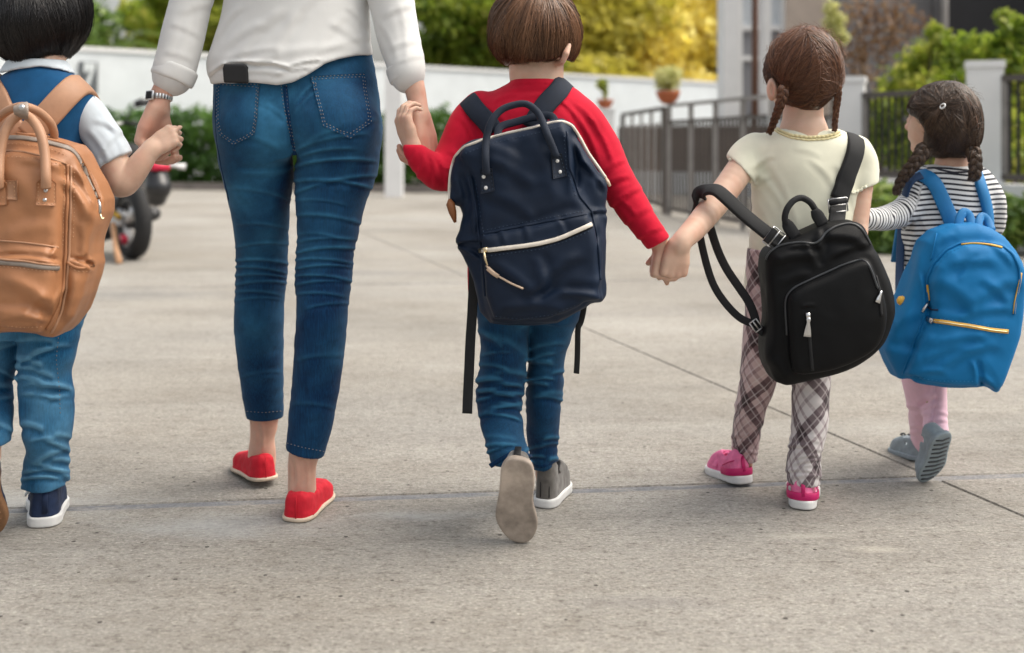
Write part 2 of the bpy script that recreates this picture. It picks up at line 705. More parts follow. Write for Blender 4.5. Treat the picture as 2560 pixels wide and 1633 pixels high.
def head(c, w, dp, ht, yaw=0.0):
    """A head with brow, eye sockets, nose, lips, chin and ears; yaw turns the face from +Y (away from the camera) to the left."""
    c = np.asarray(c, float)
    Ry = np.array(Matrix.Rotation(yaw, 3, 'Z'))
    def L(x, y, z): return c + Ry @ np.array([x * w, y * dp, z * ht])
    sk = ellipsoid(c + Ry @ np.array([0, -.04 * dp, .06 * ht]), (w * .5, dp * .5, ht * .46), Ry)
    jaw = ellipsoid(L(0, .14, -.2), (w * .37, dp * .33, ht * .31), Ry)
    hd = U(sk, jaw, k=.03)
    nose = chain([L(0, .46, .02), L(0, .52, -.09)], [.035 * w, .075 * w])
    lips = ellipsoid(L(0, .44, -.24), (w * .13, dp * .05, ht * .03), Ry)
    chin = ellipsoid(L(0, .38, -.4), (w * .13, dp * .09, ht * .08), Ry)
    hd = U(hd, nose, lips, chin, k=.012)
    for sx in (-1, 1):
        eye = ellipsoid(L(sx * .2, .47, .0), (w * .1, dp * .06, ht * .055), Ry)
        hd = minus(hd, eye, .012)
        hd = U(hd, ellipsoid(L(sx * .2, .4, .0), (w * .08, dp * .06, ht * .045), Ry), k=.006)
        ear = ellipsoid(L(sx * .52, -.02, -.06), (w * .045, dp * .11, ht * .13), np.array(Matrix.Rotation(yaw + sx * -.45, 3, 'Z')))
        con = ellipsoid(L(sx * .555, -.04, -.05), (w * .025, dp * .06, ht * .08), np.array(Matrix.Rotation(yaw + sx * -.45, 3, 'Z')))
        hd = U(hd, minus(ear, con, .004), k=.006)
    return hd


# ------------------------------------------------------------------ materials
def nodes_of(name):
    m = bpy.data.materials.new(name)
    m.use_nodes = True
    nt = m.node_tree
    b = nt.nodes['Principled BSDF']
    return m, nt, b


def N(nt, t, **kw):
    n = nt.nodes.new(t)
    for k, v in kw.items():
        if k in n.inputs: n.inputs[k].default_value = v
        else: setattr(n, k, v)
    return n


def ramp(nt, stops):
    r = nt.nodes.new('ShaderNodeValToRGB')
    el = r.color_ramp.elements
    while len(el) < len(stops): el.new(.5)
    for e, (p, c) in zip(el, stops):
        e.position = p
        e.color = tuple(c) + (1,) if len(c) == 3 else c
    return r


def mix(nt, fac, a, b, mode='MIX'):
    m = nt.nodes.new('ShaderNodeMix')
    m.data_type = 'RGBA'; m.blend_type = mode
    for s, v in ((0, fac), (6, a), (7, b)):
        if isinstance(v, bpy.types.NodeSocket): nt.links.new(v, m.inputs[s])
        elif s == 0: m.inputs[0].default_value = v
        else: m.inputs[s].default_value = tuple(v) + (1,) if len(v) == 3 else v
    return m.outputs[2]


def noise(nt, scale, detail=4, rough=.55, stretch=None, coord='Object', dist=0):
    if coord == 'Position':
        c = nt.nodes.new('ShaderNodeNewGeometry').outputs['Position']
    else:
        c = nt.nodes.new('ShaderNodeTexCoord').outputs[coord]
    if stretch:
        mp = nt.nodes.new('ShaderNodeMapping'); mp.inputs['Scale'].default_value = stretch
        nt.links.new(c, mp.inputs[0]); c = mp.outputs[0]
    n = N(nt, 'ShaderNodeTexNoise', Scale=scale, Detail=detail, Roughness=rough, Distortion=dist)
    nt.links.new(c, n.inputs['Vector'])
    return n.outputs['Fac']


def bump(nt, b, h, strength=.3, dist=.002):
    n = N(nt, 'ShaderNodeBump', Strength=strength, Distance=dist)
    nt.links.new(h, n.inputs['Height'])
    nt.links.new(n.outputs[0], b.inputs['Normal'])


def plain(name, col, rough=.7, var=.12, vs=30, metal=0, spec=.5, bs=0, bscale=300, sheen=0, stretch=None, coat=0):
    m, nt, b = nodes_of(name)
    f = noise(nt, vs, 4, .6, stretch)
    c2 = tuple(min(1, x * (1 + var)) for x in col); c1 = tuple(x * (1 - var) for x in col)
    r = ramp(nt, [(.3, c1), (.7, c2)])
    nt.links.new(f, r.inputs[0]); nt.links.new(r.outputs[0], b.inputs['Base Color'])
    b.inputs['Roughness'].default_value = rough
    b.inputs['Metallic'].default_value = metal
    b.inputs['Specular IOR Level'].default_value = spec
    b.inputs['Sheen Weight'].default_value = sheen
    b.inputs['Coat Weight'].default_value = coat
    if bs:
        bump(nt, b, noise(nt, bscale, 3, .6, stretch), bs, .001)
    return m


def denim(name, dark, mid, pale, wear):
    """Twill with vertical slubs; `wear` 0..1 fades it where the attribute 'wear' is high."""
    m, nt, b = nodes_of(name)
    slub = noise(nt, 420, 2, .7, (1, 1, .06))
    r1 = ramp(nt, [(.3, dark), (.7, mid)]); nt.links.new(slub, r1.inputs[0])
    at = N(nt, 'ShaderNodeAttribute', attribute_name='wear')
    bl = noise(nt, 14, 5, .6)
    mu = N(nt, 'ShaderNodeMath', operation='MULTIPLY'); nt.links.new(at.outputs['Fac'], mu.inputs[0]); nt.links.new(bl, mu.inputs[1])
    m2 = N(nt, 'ShaderNodeMath', operation='MULTIPLY'); nt.links.new(mu.outputs[0], m2.inputs[0]); m2.inputs[1].default_value = wear * 2
    m2.use_clamp = True
    c = mix(nt, m2.outputs[0], r1.outputs[0], pale)
    c = mix(nt, .25, c, ramp_noise(nt, 60, (.4, .4, .4), (1.3, 1.3, 1.3)), 'MULTIPLY')
    nt.links.new(c, b.inputs['Base Color'])
    b.inputs['Roughness'].default_value = .82
    b.inputs['Sheen Weight'].default_value = .04
    b.inputs['Specular IOR Level'].default_value = .18
    bump(nt, b, noise(nt, 900, 2, .6, (1, 1, .5)), .25, .0008)
    return m


def ramp_noise(nt, scale, a, b, stretch=None, lo=.3, hi=.7):
    r = ramp(nt, [(lo, a), (hi, b)])
    nt.links.new(noise(nt, scale, 4, .6, stretch), r.inputs[0])
    return r.outputs[0]


def skin(name, col):
    m, nt, b = nodes_of(name)
    c = ramp_noise(nt, 40, tuple(x * .93 for x in col), tuple(min(1, x * 1.05) for x in col))
    red = N(nt, 'ShaderNodeAttribute', attribute_name='flush')
    c = mix(nt, red.outputs['Fac'], c, (col[0] * .92, col[1] * .62, col[2] * .56))
    nt.links.new(c, b.inputs['Base Color'])
    b.inputs['Roughness'].default_value = .48
    b.inputs['Subsurface Weight'].default_value = .25
    b.inputs['Subsurface Radius'].default_value = (1, .35, .2)
    b.inputs['Subsurface Scale'].default_value = .006
    b.inputs['Specular IOR Level'].default_value = .35
    bump(nt, b, noise(nt, 700, 3, .6), .12, .0006)
    return m


def hair_mat(name, dark, light):
    m, nt, b = nodes_of(name)
    at = N(nt, 'ShaderNodeAttribute', attribute_name='strand')
    r = ramp(nt, [(0, dark), (1, light)])
    nt.links.new(at.outputs['Fac'], r.inputs[0])
    nt.links.new(r.outputs[0], b.inputs['Base Color'])
    b.inputs['Roughness'].default_value = .38
    b.inputs['Specular IOR Level'].default_value = .45
    b.inputs['Anisotropic'].default_value = .5
    return m


def leaf_mat(name, c1, c2, c3, trans=.35):
    m, nt, b = nodes_of(name)
    at = N(nt, 'ShaderNodeAttribute', attribute_name='tint')
    r = ramp(nt, [(0, c1), (.5, c2), (1, c3)])
    nt.links.new(at.outputs['Fac'], r.inputs[0])
    b.inputs['Roughness'].default_value = .5
    nt.links.new(r.outputs[0], b.inputs['Base Color'])
    tr = nt.nodes.new('ShaderNodeBsdfTranslucent')
    nt.links.new(r.outputs[0], tr.inputs['Color'])
    ms = nt.nodes.new('ShaderNodeMixShader'); ms.inputs[0].default_value = trans
    out = nt.nodes['Material Output']
    nt.links.new(b.outputs[0], ms.inputs[1]); nt.links.new(tr.outputs[0], ms.inputs[2]); nt.links.new(ms.outputs[0], out.inputs[0])
    return m
# ------------------------------------------------------------------ ground
def ground_mat():
    m, nt, b = nodes_of('concrete_ground')
    big = ramp(nt, [(.3, (.250, .228, .198)), (.5, (.322, .303, .274)), (.72, (.392, .376, .350))])
    nt.links.new(noise(nt, .55, 5, .6, (1, 1, 1), 'Position'), big.inputs[0])
    # faint broom strokes across the slab
    st = ramp(nt, [(.30, (.80, .79, .78)), (.6, (1.06, 1.06, 1.06))])
    nt.links.new(noise(nt, 5, 7, .72, (.28, 1.5, 1), 'Position', .8), st.inputs[0])
    c = mix(nt, .55, big.outputs[0], st.outputs[0], 'MULTIPLY')
    st2 = ramp(nt, [(.35, (.86, .87, .88)), (.62, (1.06, 1.06, 1.05))])
    nt.links.new(noise(nt, 1.6, 6, .62, (.35, 1.0, 1), 'Position', .6), st2.inputs[0])
    c = mix(nt, .8, c, st2.outputs[0], 'MULTIPLY')
    # sand grains and fine pits at two sizes
    gr = ramp(nt, [(.28, (.42, .39, .36)), (.42, (.90, .89, .88)), (.58, (1.04, 1.04, 1.04)), (.74, (1.7, 1.68, 1.64))])
    nt.links.new(noise(nt, 165, 2, .75, (.7, 1, 1), 'Position'), gr.inputs[0])
    c = mix(nt, .9, c, gr.outputs[0], 'MULTIPLY')
    gr2 = ramp(nt, [(.32, (.42, .39, .36)), (.45, (1, 1, 1)), (.68, (1.25, 1.24, 1.21))])
    nt.links.new(noise(nt, 70, 3, .85, (.55, 1, 1), 'Position'), gr2.inputs[0])
    c = mix(nt, .75, c, gr2.outputs[0], 'MULTIPLY')
    mo = ramp(nt, [(.34, (.76, .74, .72)), (.52, (1, 1, 1))])
    nt.links.new(noise(nt, 22, 6, .75, (.7, 1, 1), 'Position'), mo.inputs[0])
    c = mix(nt, .7, c, mo.outputs[0], 'MULTIPLY')
    # scattered dark pebbles and holes
    pos = nt.nodes.new('ShaderNodeNewGeometry').outputs['Position']
    vo = N(nt, 'ShaderNodeTexVoronoi', Scale=16.0); vo.feature = 'F1'
    nt.links.new(pos, vo.inputs['Vector'])
    lt = N(nt, 'ShaderNodeMath', operation='LESS_THAN'); lt.inputs[1].default_value = .075
    nt.links.new(vo.outputs['Distance'], lt.inputs[0])
    keep = N(nt, 'ShaderNodeMath', operation='GREATER_THAN'); keep.inputs[1].default_value = .35
    sc = nt.nodes.new('ShaderNodeSeparateColor'); nt.links.new(vo.outputs['Color'], sc.inputs[0]); nt.links.new(sc.outputs[0], keep.inputs[0])
    pb = N(nt, 'ShaderNodeMath', operation='MULTIPLY'); nt.links.new(lt.outputs[0], pb.inputs[0]); nt.links.new(keep.outputs[0], pb.inputs[1])
    c = mix(nt, pb.outputs[0], c, (.07, .062, .055))
    # pale lime marks, with shapes of their own
    def blot(x, y, rx, ry, col, amt):
        nonlocal c
        mp = nt.nodes.new('ShaderNodeMapping'); mp.vector_type = 'POINT'
        mp.inputs['Location'].default_value = (-x / rx, -y / ry, 0); mp.inputs['Scale'].default_value = (1 / rx, 1 / ry, 0)
        nt.links.new(pos, mp.inputs[0])
        ln = N(nt, 'ShaderNodeVectorMath', operation='LENGTH'); nt.links.new(mp.outputs[0], ln.inputs[0])
        nz = noise(nt, 14, 5, .7, (.5, 1, 1), 'Position')
        ad = N(nt, 'ShaderNodeMath', operation='MULTIPLY_ADD'); nt.links.new(nz, ad.inputs[0]); ad.inputs[1].default_value = 1.5; nt.links.new(ln.outputs['Value'], ad.inputs[2])
        rr = ramp(nt, [(.35, (1, 1, 1)), (.8, (0, 0, 0))])
        hf = N(nt, 'ShaderNodeMath', operation='MULTIPLY'); nt.links.new(ad.outputs[0], hf.inputs[0]); hf.inputs[1].default_value = .5
        nt.links.new(hf.outputs[0], rr.inputs[0])
        a2 = N(nt, 'ShaderNodeMath', operation='MULTIPLY'); nt.links.new(rr.outputs[0], a2.inputs[0]); a2.inputs[1].default_value = amt
        c = mix(nt, a2.outputs[0], c, col)
    blot(-.62, 2.46, .36, .11, (.52, .53, .53), .5)
    blot(-.22, 2.53, .25, .05, (.50, .51, .51), .4)
    blot(.74, 2.32, .09, .03, (.54, .50, .43), .6)
    blot(.62, 2.40, .13, .03, (.52, .49, .43), .6)
    blot(-1.1, 2.62, .4, .16, (.48, .48, .47), .6)
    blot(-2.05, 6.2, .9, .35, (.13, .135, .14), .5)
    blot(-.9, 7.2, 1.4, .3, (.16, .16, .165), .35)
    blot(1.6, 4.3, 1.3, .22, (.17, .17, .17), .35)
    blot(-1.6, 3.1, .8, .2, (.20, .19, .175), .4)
    blot(.9, 3.3, .9, .16, (.46, .45, .42), .35)
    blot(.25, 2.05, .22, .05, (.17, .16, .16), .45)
    blot(-.98, 1.88, .04, .012, (.06, .06, .09), .9)
    nt.links.new(c, b.inputs['Base Color'])
    b.inputs['Roughness'].default_value = .82
    b.inputs['Specular IOR Level'].default_value = .3
    h1 = noise(nt, 110, 5, .8, (.6, 1, 1), 'Position')
    h2 = noise(nt, 22, 6, .75, (.7, 1, 1), 'Position')
    ad = N(nt, 'ShaderNodeMath', operation='MULTIPLY_ADD'); nt.links.new(h2, ad.inputs[0]); ad.inputs[1].default_value = 1.0; nt.links.new(h1, ad.inputs[2])
    bump(nt, b, ad.outputs[0], .9, .007)
    return m


M_ground = ground_mat()
M_soil = plain('dark_soil', (.035, .03, .026), .95, .25, 12)
def mortar_mat():
    m, nt, b = nodes_of('blue_grey_mortar')
    r = ramp(nt, [(.34, (.17, .175, .195)), (.5, (.22, .222, .23)), (.62, (.33, .312, .285))])
    nt.links.new(noise(nt, 5, 7, .75, (1, 3, 1), 'Position', 1.0), r.inputs[0])
    c = mix(nt, .8, r.outputs[0], ramp_noise(nt, 150, (.6, .6, .6), (1.2, 1.2, 1.2)), 'MULTIPLY')
    nt.links.new(c, b.inputs['Base Color'])
    b.inputs['Roughness'].default_value = .85
    bump(nt, b, noise(nt, 110, 5, .8, None, 'Position'), .8, .006)
    return m


M_mortar = mortar_mat()
M_white = plain('white_render', (.69, .73, .75), .85, .05, 2.5, bs=.1, bscale=40)
M_white2 = plain('white_paint', (.78, .78, .78), .6, .04, 4)
M_rail = plain('dark_grey_metal', (.085, .072, .065), .5, .15, 10)
M_rail2 = plain('grey_metal', (.25, .235, .225), .5, .15, 10)
M_grey_wall = plain('grey_plaster', (.17, .165, .17), .85, .16, 3, bs=.2, bscale=30)
M_dark = plain('black_opening', (.012, .012, .015), .7, .2, 3)
M_beige = plain('beige_stone', (.50, .42, .36), .8, .12, 5)
M_bark = plain('bark', (.12, .09, .065), .9, .3, 12, bs=.5, bscale=30)
M_terra = plain('terracotta', (.40, .115, .045), .75, .15, 20)
M_brownpole = plain('brown_painted_metal', (.095, .038, .02), .5, .1, 10)
M_plank = plain('weathered_board', (.105, .075, .06), .8, .35, 9, stretch=(1, 1, .2))
M_window = plain('sky_toned_glass', (.62, .66, .70), .12, .1, .8, spec=.6)  # pale base colour paints in the bright sky reflected by the panes
M_winlow = plain('lower_pane_glass', (.30, .30, .32), .2, .1, 1.2, spec=.6)  # darker even grey for the lower panes

ground = empty('ground', (0, 0, 0), kind='structure')
mb = MB()
mb.add([(-300, -60, -.03), (300, -60, -.03), (300, 500, -.03), (-300, 500, -.03)], [(0, 1, 2, 3)])
mb.build('soil', M_soil, ground, smooth=False)

# concrete slabs between the two joints one sees; all share one mesh
e1 = np.array([.9936, .113]); e2 = np.array([.301, -.9536])
C0 = np.array([1.045, 2.815])          # where the sealed joint and the open joint meet
S1, S2 = 4.2, 4.1
def slab_mesh():
    g1, g2, bev = .0032, .019, .003
    me_V, F = [], []
    cs = [(g1, g2), (S1 - g1, g2), (S1 - g1, S2 - g2), (g1, S2 - g2)]
    for z, ins in ((-.028, 0), (-.004, 0), (0, bev)):
        for i, (a, b) in enumerate(cs):
            a2 = a + (ins if i in (0, 3) else -ins); b2 = b + (ins if i in (0, 1) else -ins)
            p = e1 * a2 + e2 * b2
            me_V.append((p[0], p[1], z))
    for L in (0, 4):
        for i in range(4):
            F.append((L + i, L + 4 + i, L + 4 + (i + 1) % 4, L + (i + 1) % 4))
    F.append((11, 10, 9, 8))
    return mk_mesh('concrete_slab', me_V, F, False)
slab_me = slab_mesh(); slab_me.materials.append(M_ground)
first = True
for i in range(-5, 4):
    for j in range(-6, 2):
        p = C0 + e1 * S1 * i + e2 * S2 * j
        o = bpy.data.objects.new('concrete_slab', slab_me); COL.objects.link(o)
        o.parent = ground; o.location = (p[0], p[1], 0)
mb = MB()
for j in (-1, 0, 1):
    a = C0 + e1 * S1 * -5 + e2 * S2 * j; b = C0 + e1 * S1 * 4 + e2 * S2 * j
    n = e2 * .024
    mb.add([(a[0] - n[0], a[1] - n[1], -.004), (a[0] + n[0], a[1] + n[1], -.004), (b[0] + n[0], b[1] + n[1], -.004), (b[0] - n[0], b[1] - n[1], -.002)], [(0, 1, 2, 3)])
mb.build('joint_filler', M_mortar, ground, smooth=False)

# ------------------------------------------------------------------ foliage
def leaf_cloud(blobs, n, size, seed, core=.25):
    """n small bent leaves spread through ellipsoid blobs [(centre, radii)], denser towards the outside."""
    r = np.random.default_rng(seed)
    vol = np.array([b[1][0] * b[1][1] * b[1][2] for b in blobs]) ** (2 / 3)
    k = r.choice(len(blobs), n, p=vol / vol.sum())
    d = r.normal(size=(n, 3)); d /= np.linalg.norm(d, axis=1)[:, None]
    rad = (core + (1 - core) * r.random(n) ** .5) * (1 + .25 * r.normal(size=n) * .5)
    Cc = np.array([b[0] for b in blobs])[k]; R = np.array([b[1] for b in blobs])[k]
    P = Cc + d * R * rad[:, None]
    ax = r.normal(size=(n, 3)); ax /= np.linalg.norm(ax, axis=1)[:, None]
    nr = d + .9 * r.normal(size=(n, 3)); nr -= ax * (nr * ax).sum(1)[:, None]; nr /= np.linalg.norm(nr, axis=1)[:, None]
    bx = np.cross(ax, nr)
    sz = size * r.uniform(.6, 1.4, n)[:, None]
    V = np.stack([P - ax * sz, P - bx * sz * .45 + nr * sz * .12, P + ax * sz, P + bx * sz * .45 + nr * sz * .12], 1).reshape(-1, 3)
    F = np.arange(n * 4).reshape(n, 4)
    clump = np.clip(.5 + .45 * vnoise(P, 1 / (size * 9), seed) + .2 * r.normal(size=n), 0, 1)
    return V, F, np.repeat(clump, 4)


def foliage(name, blobs, n, size, mat, parent, seed, core=.25, kind=None):
    V, F, t = leaf_cloud(blobs, n, size, seed, core)
    me = mk_mesh(name, V, F)
    me.attributes.new('tint', 'FLOAT', 'POINT').data.foreach_set('value', t.astype(np.float32))
    o = link(name, me, mat, parent)
    if kind: o['kind'] = kind
    return o


M_leaf_green = leaf_mat('leaf_green', (.07, .14, .025), (.18, .29, .05), (.38, .44, .12))
M_leaf_dark = leaf_mat('leaf_dark', (.025, .075, .012), (.065, .155, .018), (.12, .24, .03), .3)
M_leaf_golden_glow = leaf_mat('leaf_golden_glow', (.62, .50, .05), (.82, .68, .12), (.90, .82, .32), .62)  # strong yellow: the golden glow of the light, put into the leaf colour
M_leaf_lime = leaf_mat('leaf_lime', (.13, .22, .02), (.34, .42, .045), (.60, .58, .12), .55)
M_leaf_olive = leaf_mat('leaf_olive', (.34, .33, .03), (.56, .50, .07), (.74, .66, .15), .6)
M_leaf_pale = leaf_mat('leaf_pale', (.50, .52, .20), (.70, .68, .32), (.82, .80, .48), .55)
M_leaf_dry = leaf_mat('leaf_dry', (.16, .08, .04), (.26, .15, .08), (.34, .24, .14), .3)


def tree(name, x, y, hgt, crown_r, label, cat, mat, seed, n=5000, leaf=.15, low=1.6, group=None, squash=.8):
    r = np.random.default_rng(seed)
    t = empty(name, (x, y, 0), label, cat, group)
    mb = MB()
    top = np.array([x + r.normal(0, .3), y + r.normal(0, .3), hgt * .72])
    mid = np.array([x + r.normal(0, .15), y, hgt * .35])
    tr = cspl([(x, y, -.05), mid, top], 5)
    mb.tube(tr, np.linspace(.17, .05, len(tr)) * hgt / 6, 8)
    blobs = []
    for i in range(9):
        a = 2 * math.pi * i / 9 + r.uniform(-.3, .3)
        q = r.uniform(.35, .8)
        c = np.array([x + math.cos(a) * crown_r * q, y + math.sin(a) * crown_r * q * .8, low + (hgt - low) * r.uniform(.12, .85)])
        s = tr[int(r.uniform(.35, .9) * (len(tr) - 1))]
        br = cspl([s, (s + c) / 2 + np.array([0, 0, -.15]), c], 4)
        mb.tube(br, np.linspace(.06, .02, len(br)) * hgt / 6, 5)
        k = crown_r * r.uniform(.34, .55)
        blobs.append((c, (k, k, k * squash)))
    blobs.append((np.array([x, y, low + (hgt - low) * .55]), (crown_r * .55, crown_r * .55, (hgt - low) * .42)))
    mb.build('trunk', M_bark, t)
    foliage('crown', blobs, n, leaf, mat, t, seed)
    return t


# ------------------------------------------------------------------ wall, hedge, post
def beam(a, b, z0, z1, th):
    """Upright box along the ground line a to b."""
    a, b = np.array(a, float), np.array(b, float)
    d = (b - a) / np.linalg.norm(b - a); n = np.array([-d[1], d[0]]) * th / 2
    c = [a - n, b - n, b + n, a + n]
    V = [(p[0], p[1], z) for z in (z0, z1) for p in c]
    return V, [(3, 2, 1, 0), (4, 5, 6, 7), (0, 1, 5, 4), (1, 2, 6, 5), (2, 3, 7, 6), (3, 0, 4, 7)]

WA, WB = np.array([-8.1, 21.0]), np.array([6.1, 33.6])
wd = (WB - WA) / np.linalg.norm(WB - WA)
wall = empty('garden_wall', (WA[0], WA[1], 0), 'long white rendered wall running behind the hedge below the trees', 'wall')
MB().add(*beam(WA - wd * 12, WB + wd * 1.0, 0, 2.52, .2)).build('wall_face', M_white, wall, smooth=False)
MB().add(*beam(WA - wd * 12, WB + wd * 1.0, 2.523, 2.6, .28)).build('coping', M_white2, wall, smooth=False)

sg = np.array([-7.93, 21.16])
wn2 = np.array([wd[1], -wd[0]])       # towards the camera
sign = empty('number_sign', (sg[0], sg[1], 1.8), 'dark grey plate with a white number 7 on the white wall', 'house number')
c = sg + wn2 * .14
MB().add(*beam(c - wd * .17, c + wd * .17, 1.72, 2.32, .03)).build('plate', plain('plate_grey', (.10, .11, .12), .6, .3, 8), sign, smooth=False)
M_digit = plain('digit_white', (.62, .66, .67), .6, .05, 10)
poly = [(-.10, .24), (.12, .24), (.12, .18), (-.005, -.19), (-.085, -.19), (.03, .10), (-.03, .10), (-.04, .06), (-.1, .06)]
c = sg + wn2 * .163
V = []
for dd in (0, .012):
    for a, z in poly:
        p = c + wn2 * dd + wd * a
        V.append((p[0], p[1], 2.06 + z))
n = len(poly)
MB().add(V, [tuple(range(n - 1, -1, -1)), tuple(range(n, 2 * n))] + [(i, (i + 1) % n, (i + 1) % n + n, i + n) for i in range(n)]).build('digit', M_digit, sign, smooth=False)
bx = sg - wd * .62 + wn2 * .2
box_t = empty('letter_box', (bx[0], bx[1], 1.9), 'small black letter box on the white wall left of the number 7', 'letter box')
MB().add(*beam(bx - wd * .12, bx + wd * .12, 1.98, 2.20, .18)).build('case', M_dark, box_t, smooth=False)
MB().add(*beam(bx - wd * .13, bx + wd * .13, 2.203, 2.235, .20)).build('lid', M_rail, box_t, smooth=False)

HA, HB = np.array([-8.5, 20.9]), np.array([.55, 18.4])
hd = (HB - HA) / np.linalg.norm(HB - HA)
hn = np.array([-hd[1], hd[0]])
def hedge(name, A, B, h, th, label, n, leaf, mat, seed, z0=.02):
    A, B = np.array(A, float), np.array(B, float)
    L = np.linalg.norm(B - A); d = (B - A) / L; nn = np.array([-d[1], d[0]])
    t = empty(name, (A[0], A[1], 0), label, 'hedge')
    r = np.random.default_rng(seed)
    blobs = []
    m = int(L / (th * .45)) + 1
    for i in range(m):
        for lv in range(max(1, int(h / (th * .5)))):
            p = A + d * L * (i + r.uniform(.2, .8)) / m + nn * th * .5
            z = z0 + (lv + .5) * h / max(1, int(h / (th * .5))) + r.normal(0, .03)
            blobs.append((np.array([p[0], p[1], z]), (th * .38, th * .5, h / max(1, int(h / (th * .5))) * .62)))
    foliage('foliage', blobs, n, leaf, mat, t, seed, .55, 'stuff')
    mb = MB()
    for i in range(m):
        p = A + d * L * (i + .5) / m + nn * th * .5
        mb.tube([(p[0], p[1], -.02), (p[0] + .03, p[1], h * .5), (p[0] - .02, p[1], h * .85)], [.02, .015, .006], 5)
    mb.build('stem', M_bark, t, kind='stuff')
    return t
hedge('boundary_hedge', HA, HB, 1.28, .95, 'clipped green hedge along the foot of the long white wall', 26000, .07, M_leaf_dark, 21, .06)
kerb = MB().add(*beam(HA - hn * .16 - hd * 3, HB - hn * .16, 0, .12, .14)).build('kerb', plain('kerb_stone', (.20, .175, .16), .85, .2, 6), None, smooth=False)
props(kerb, kind='structure')
bed = MB().add([(*(HA - hn * .1), .015), (*(HB - hn * .1), .015), (*(HB + hn * 1.6), .015), (*(HA + hn * 1.6), .015)], [(0, 1, 2, 3)]).build('planting_bed', M_soil, None, smooth=False)
props(bed, kind='structure')

def pillar(name, x, y, w, h, label, rot=0.0, cap=True, cat='pillar', mat=None):
    t = empty(name, (x, y, 0), label, cat)
    R = np.array(Matrix.Rotation(rot, 3, 'Z'))
    MB().box((-w / 2, -w / 2, 0), (w / 2, w / 2, h - (.06 if cap else 0)), R, (x, y, 0)).build('shaft', mat or M_white2, t, smooth=False)
    if cap:
        MB().box((-w / 2 - .012, -w / 2 - .012, h - .057), (w / 2 + .012, w / 2 + .012, h), R, (x, y, 0)).build('cap', mat or M_white2, t, smooth=False)
    return t
pillar('wall_post', -1.79, 17.3, .26, 2.0, 'tall white post standing in front of the hedge beside the woman', 0, True, 'post')
pillar('fence_pillar', 1.44, 17.6, .26, 1.35, 'low white pillar under the smaller flower pot', 0, True)

# ------------------------------------------------------------------ trees behind the wall
GT = 'trees behind the white wall'
tree('leafy_tree', -11.3, 27.5, 5.2, 2.2, 'loose blue-green tree above the wall, furthest left', 'tree', M_leaf_green, 31, 6500, .17)
tree('leafy_tree', -8.9, 29.5, 4.7, 1.5, 'small green tree with sky gaps left of the white sleeve', 'tree', M_leaf_lime, 32, 3600, .13, 1.7)
tree('leafy_tree', -7.3, 26.6, 5.8, 1.4, 'yellow-green tree seen between the sleeve and the white blouse', 'tree', M_leaf_lime, 38, 6500, .16)
tree('leafy_tree', -.75, 32.0, 6.0, 2.1, 'dense green tree above the wall left of the boy in red', 'tree', M_leaf_lime, 33, 11000, .17)
tree('leafy_tree', 2.1, 35.0, 6.3, 2.7, 'olive green tree behind the head of the boy in red', 'tree', M_leaf_olive, 34, 15000, .18)
tree('leafy_tree', 4.2, 35.6, 5.6, 2.7, 'tree beside the white building, golden glow put into its leaf colour', 'tree', M_leaf_golden_glow, 35, 15000, .15, 1.2)
tree('leafy_tree', 7.6, 38.5, 6.8, 2.9, 'second tree with golden glow put into its leaf colour, mostly hidden behind the white building', 'tree', M_leaf_golden_glow, 36, 13000, .18, 1.2)
tree('leafy_tree', 3.2, 43.0, 7.4, 4.2, 'brown-green tree furthest back above the wall', 'tree', M_leaf_olive, 37, 15000, .22, 1.4)
# a palm among the left trees
pt = empty('palm_tree', (-9.2, 25.4, 0), 'palm with arching fronds above the wall on the left', 'palm tree')
MB().tube(cspl([(-9.2, 25.4, 0), (-9.15, 25.4, 1.5), (-9.0, 25.4, 2.7)], 5), .12, 8).build('trunk', M_bark, pt)
r = np.random.default_rng(5)
for i in range(13):
    a = 2 * math.pi * i / 13; mb = MB()
    L = r.uniform(1.1, 1.6); up = r.uniform(.25, 1.0)
    c0 = np.array([-9.0, 25.4, 2.7]); dx = np.array([math.cos(a), math.sin(a), 0])
    rib = cspl([c0, c0 + dx * L * .4 + np.array([0, 0, up * .7]), c0 + dx * L * .8 + np.array([0, 0, up * .6]), c0 + dx * L * 1.05 + np.array([0, 0, up * .1])], 5)
    mb.tube(rib, np.linspace(.02, .005, len(rib)), 4)
    sd = np.cross(dx, [0, 0, 1])
    for k in range(2, len(rib)):
        for s_ in (-1, 1):
            q = rib[k] + sd * s_ * .34 + dx * .18 - np.array([0, 0, .14])
            mb.add([rib[k] - dx * .03, rib[k] + dx * .03, q], [(0, 1, 2)])
    o = mb.build('frond', M_leaf_green, pt)
    o.data.attributes.new('tint', 'FLOAT', 'POINT').data.foreach_set('value', np.full(len(o.data.vertices), r.uniform(.4, .9), dtype=np.float32))

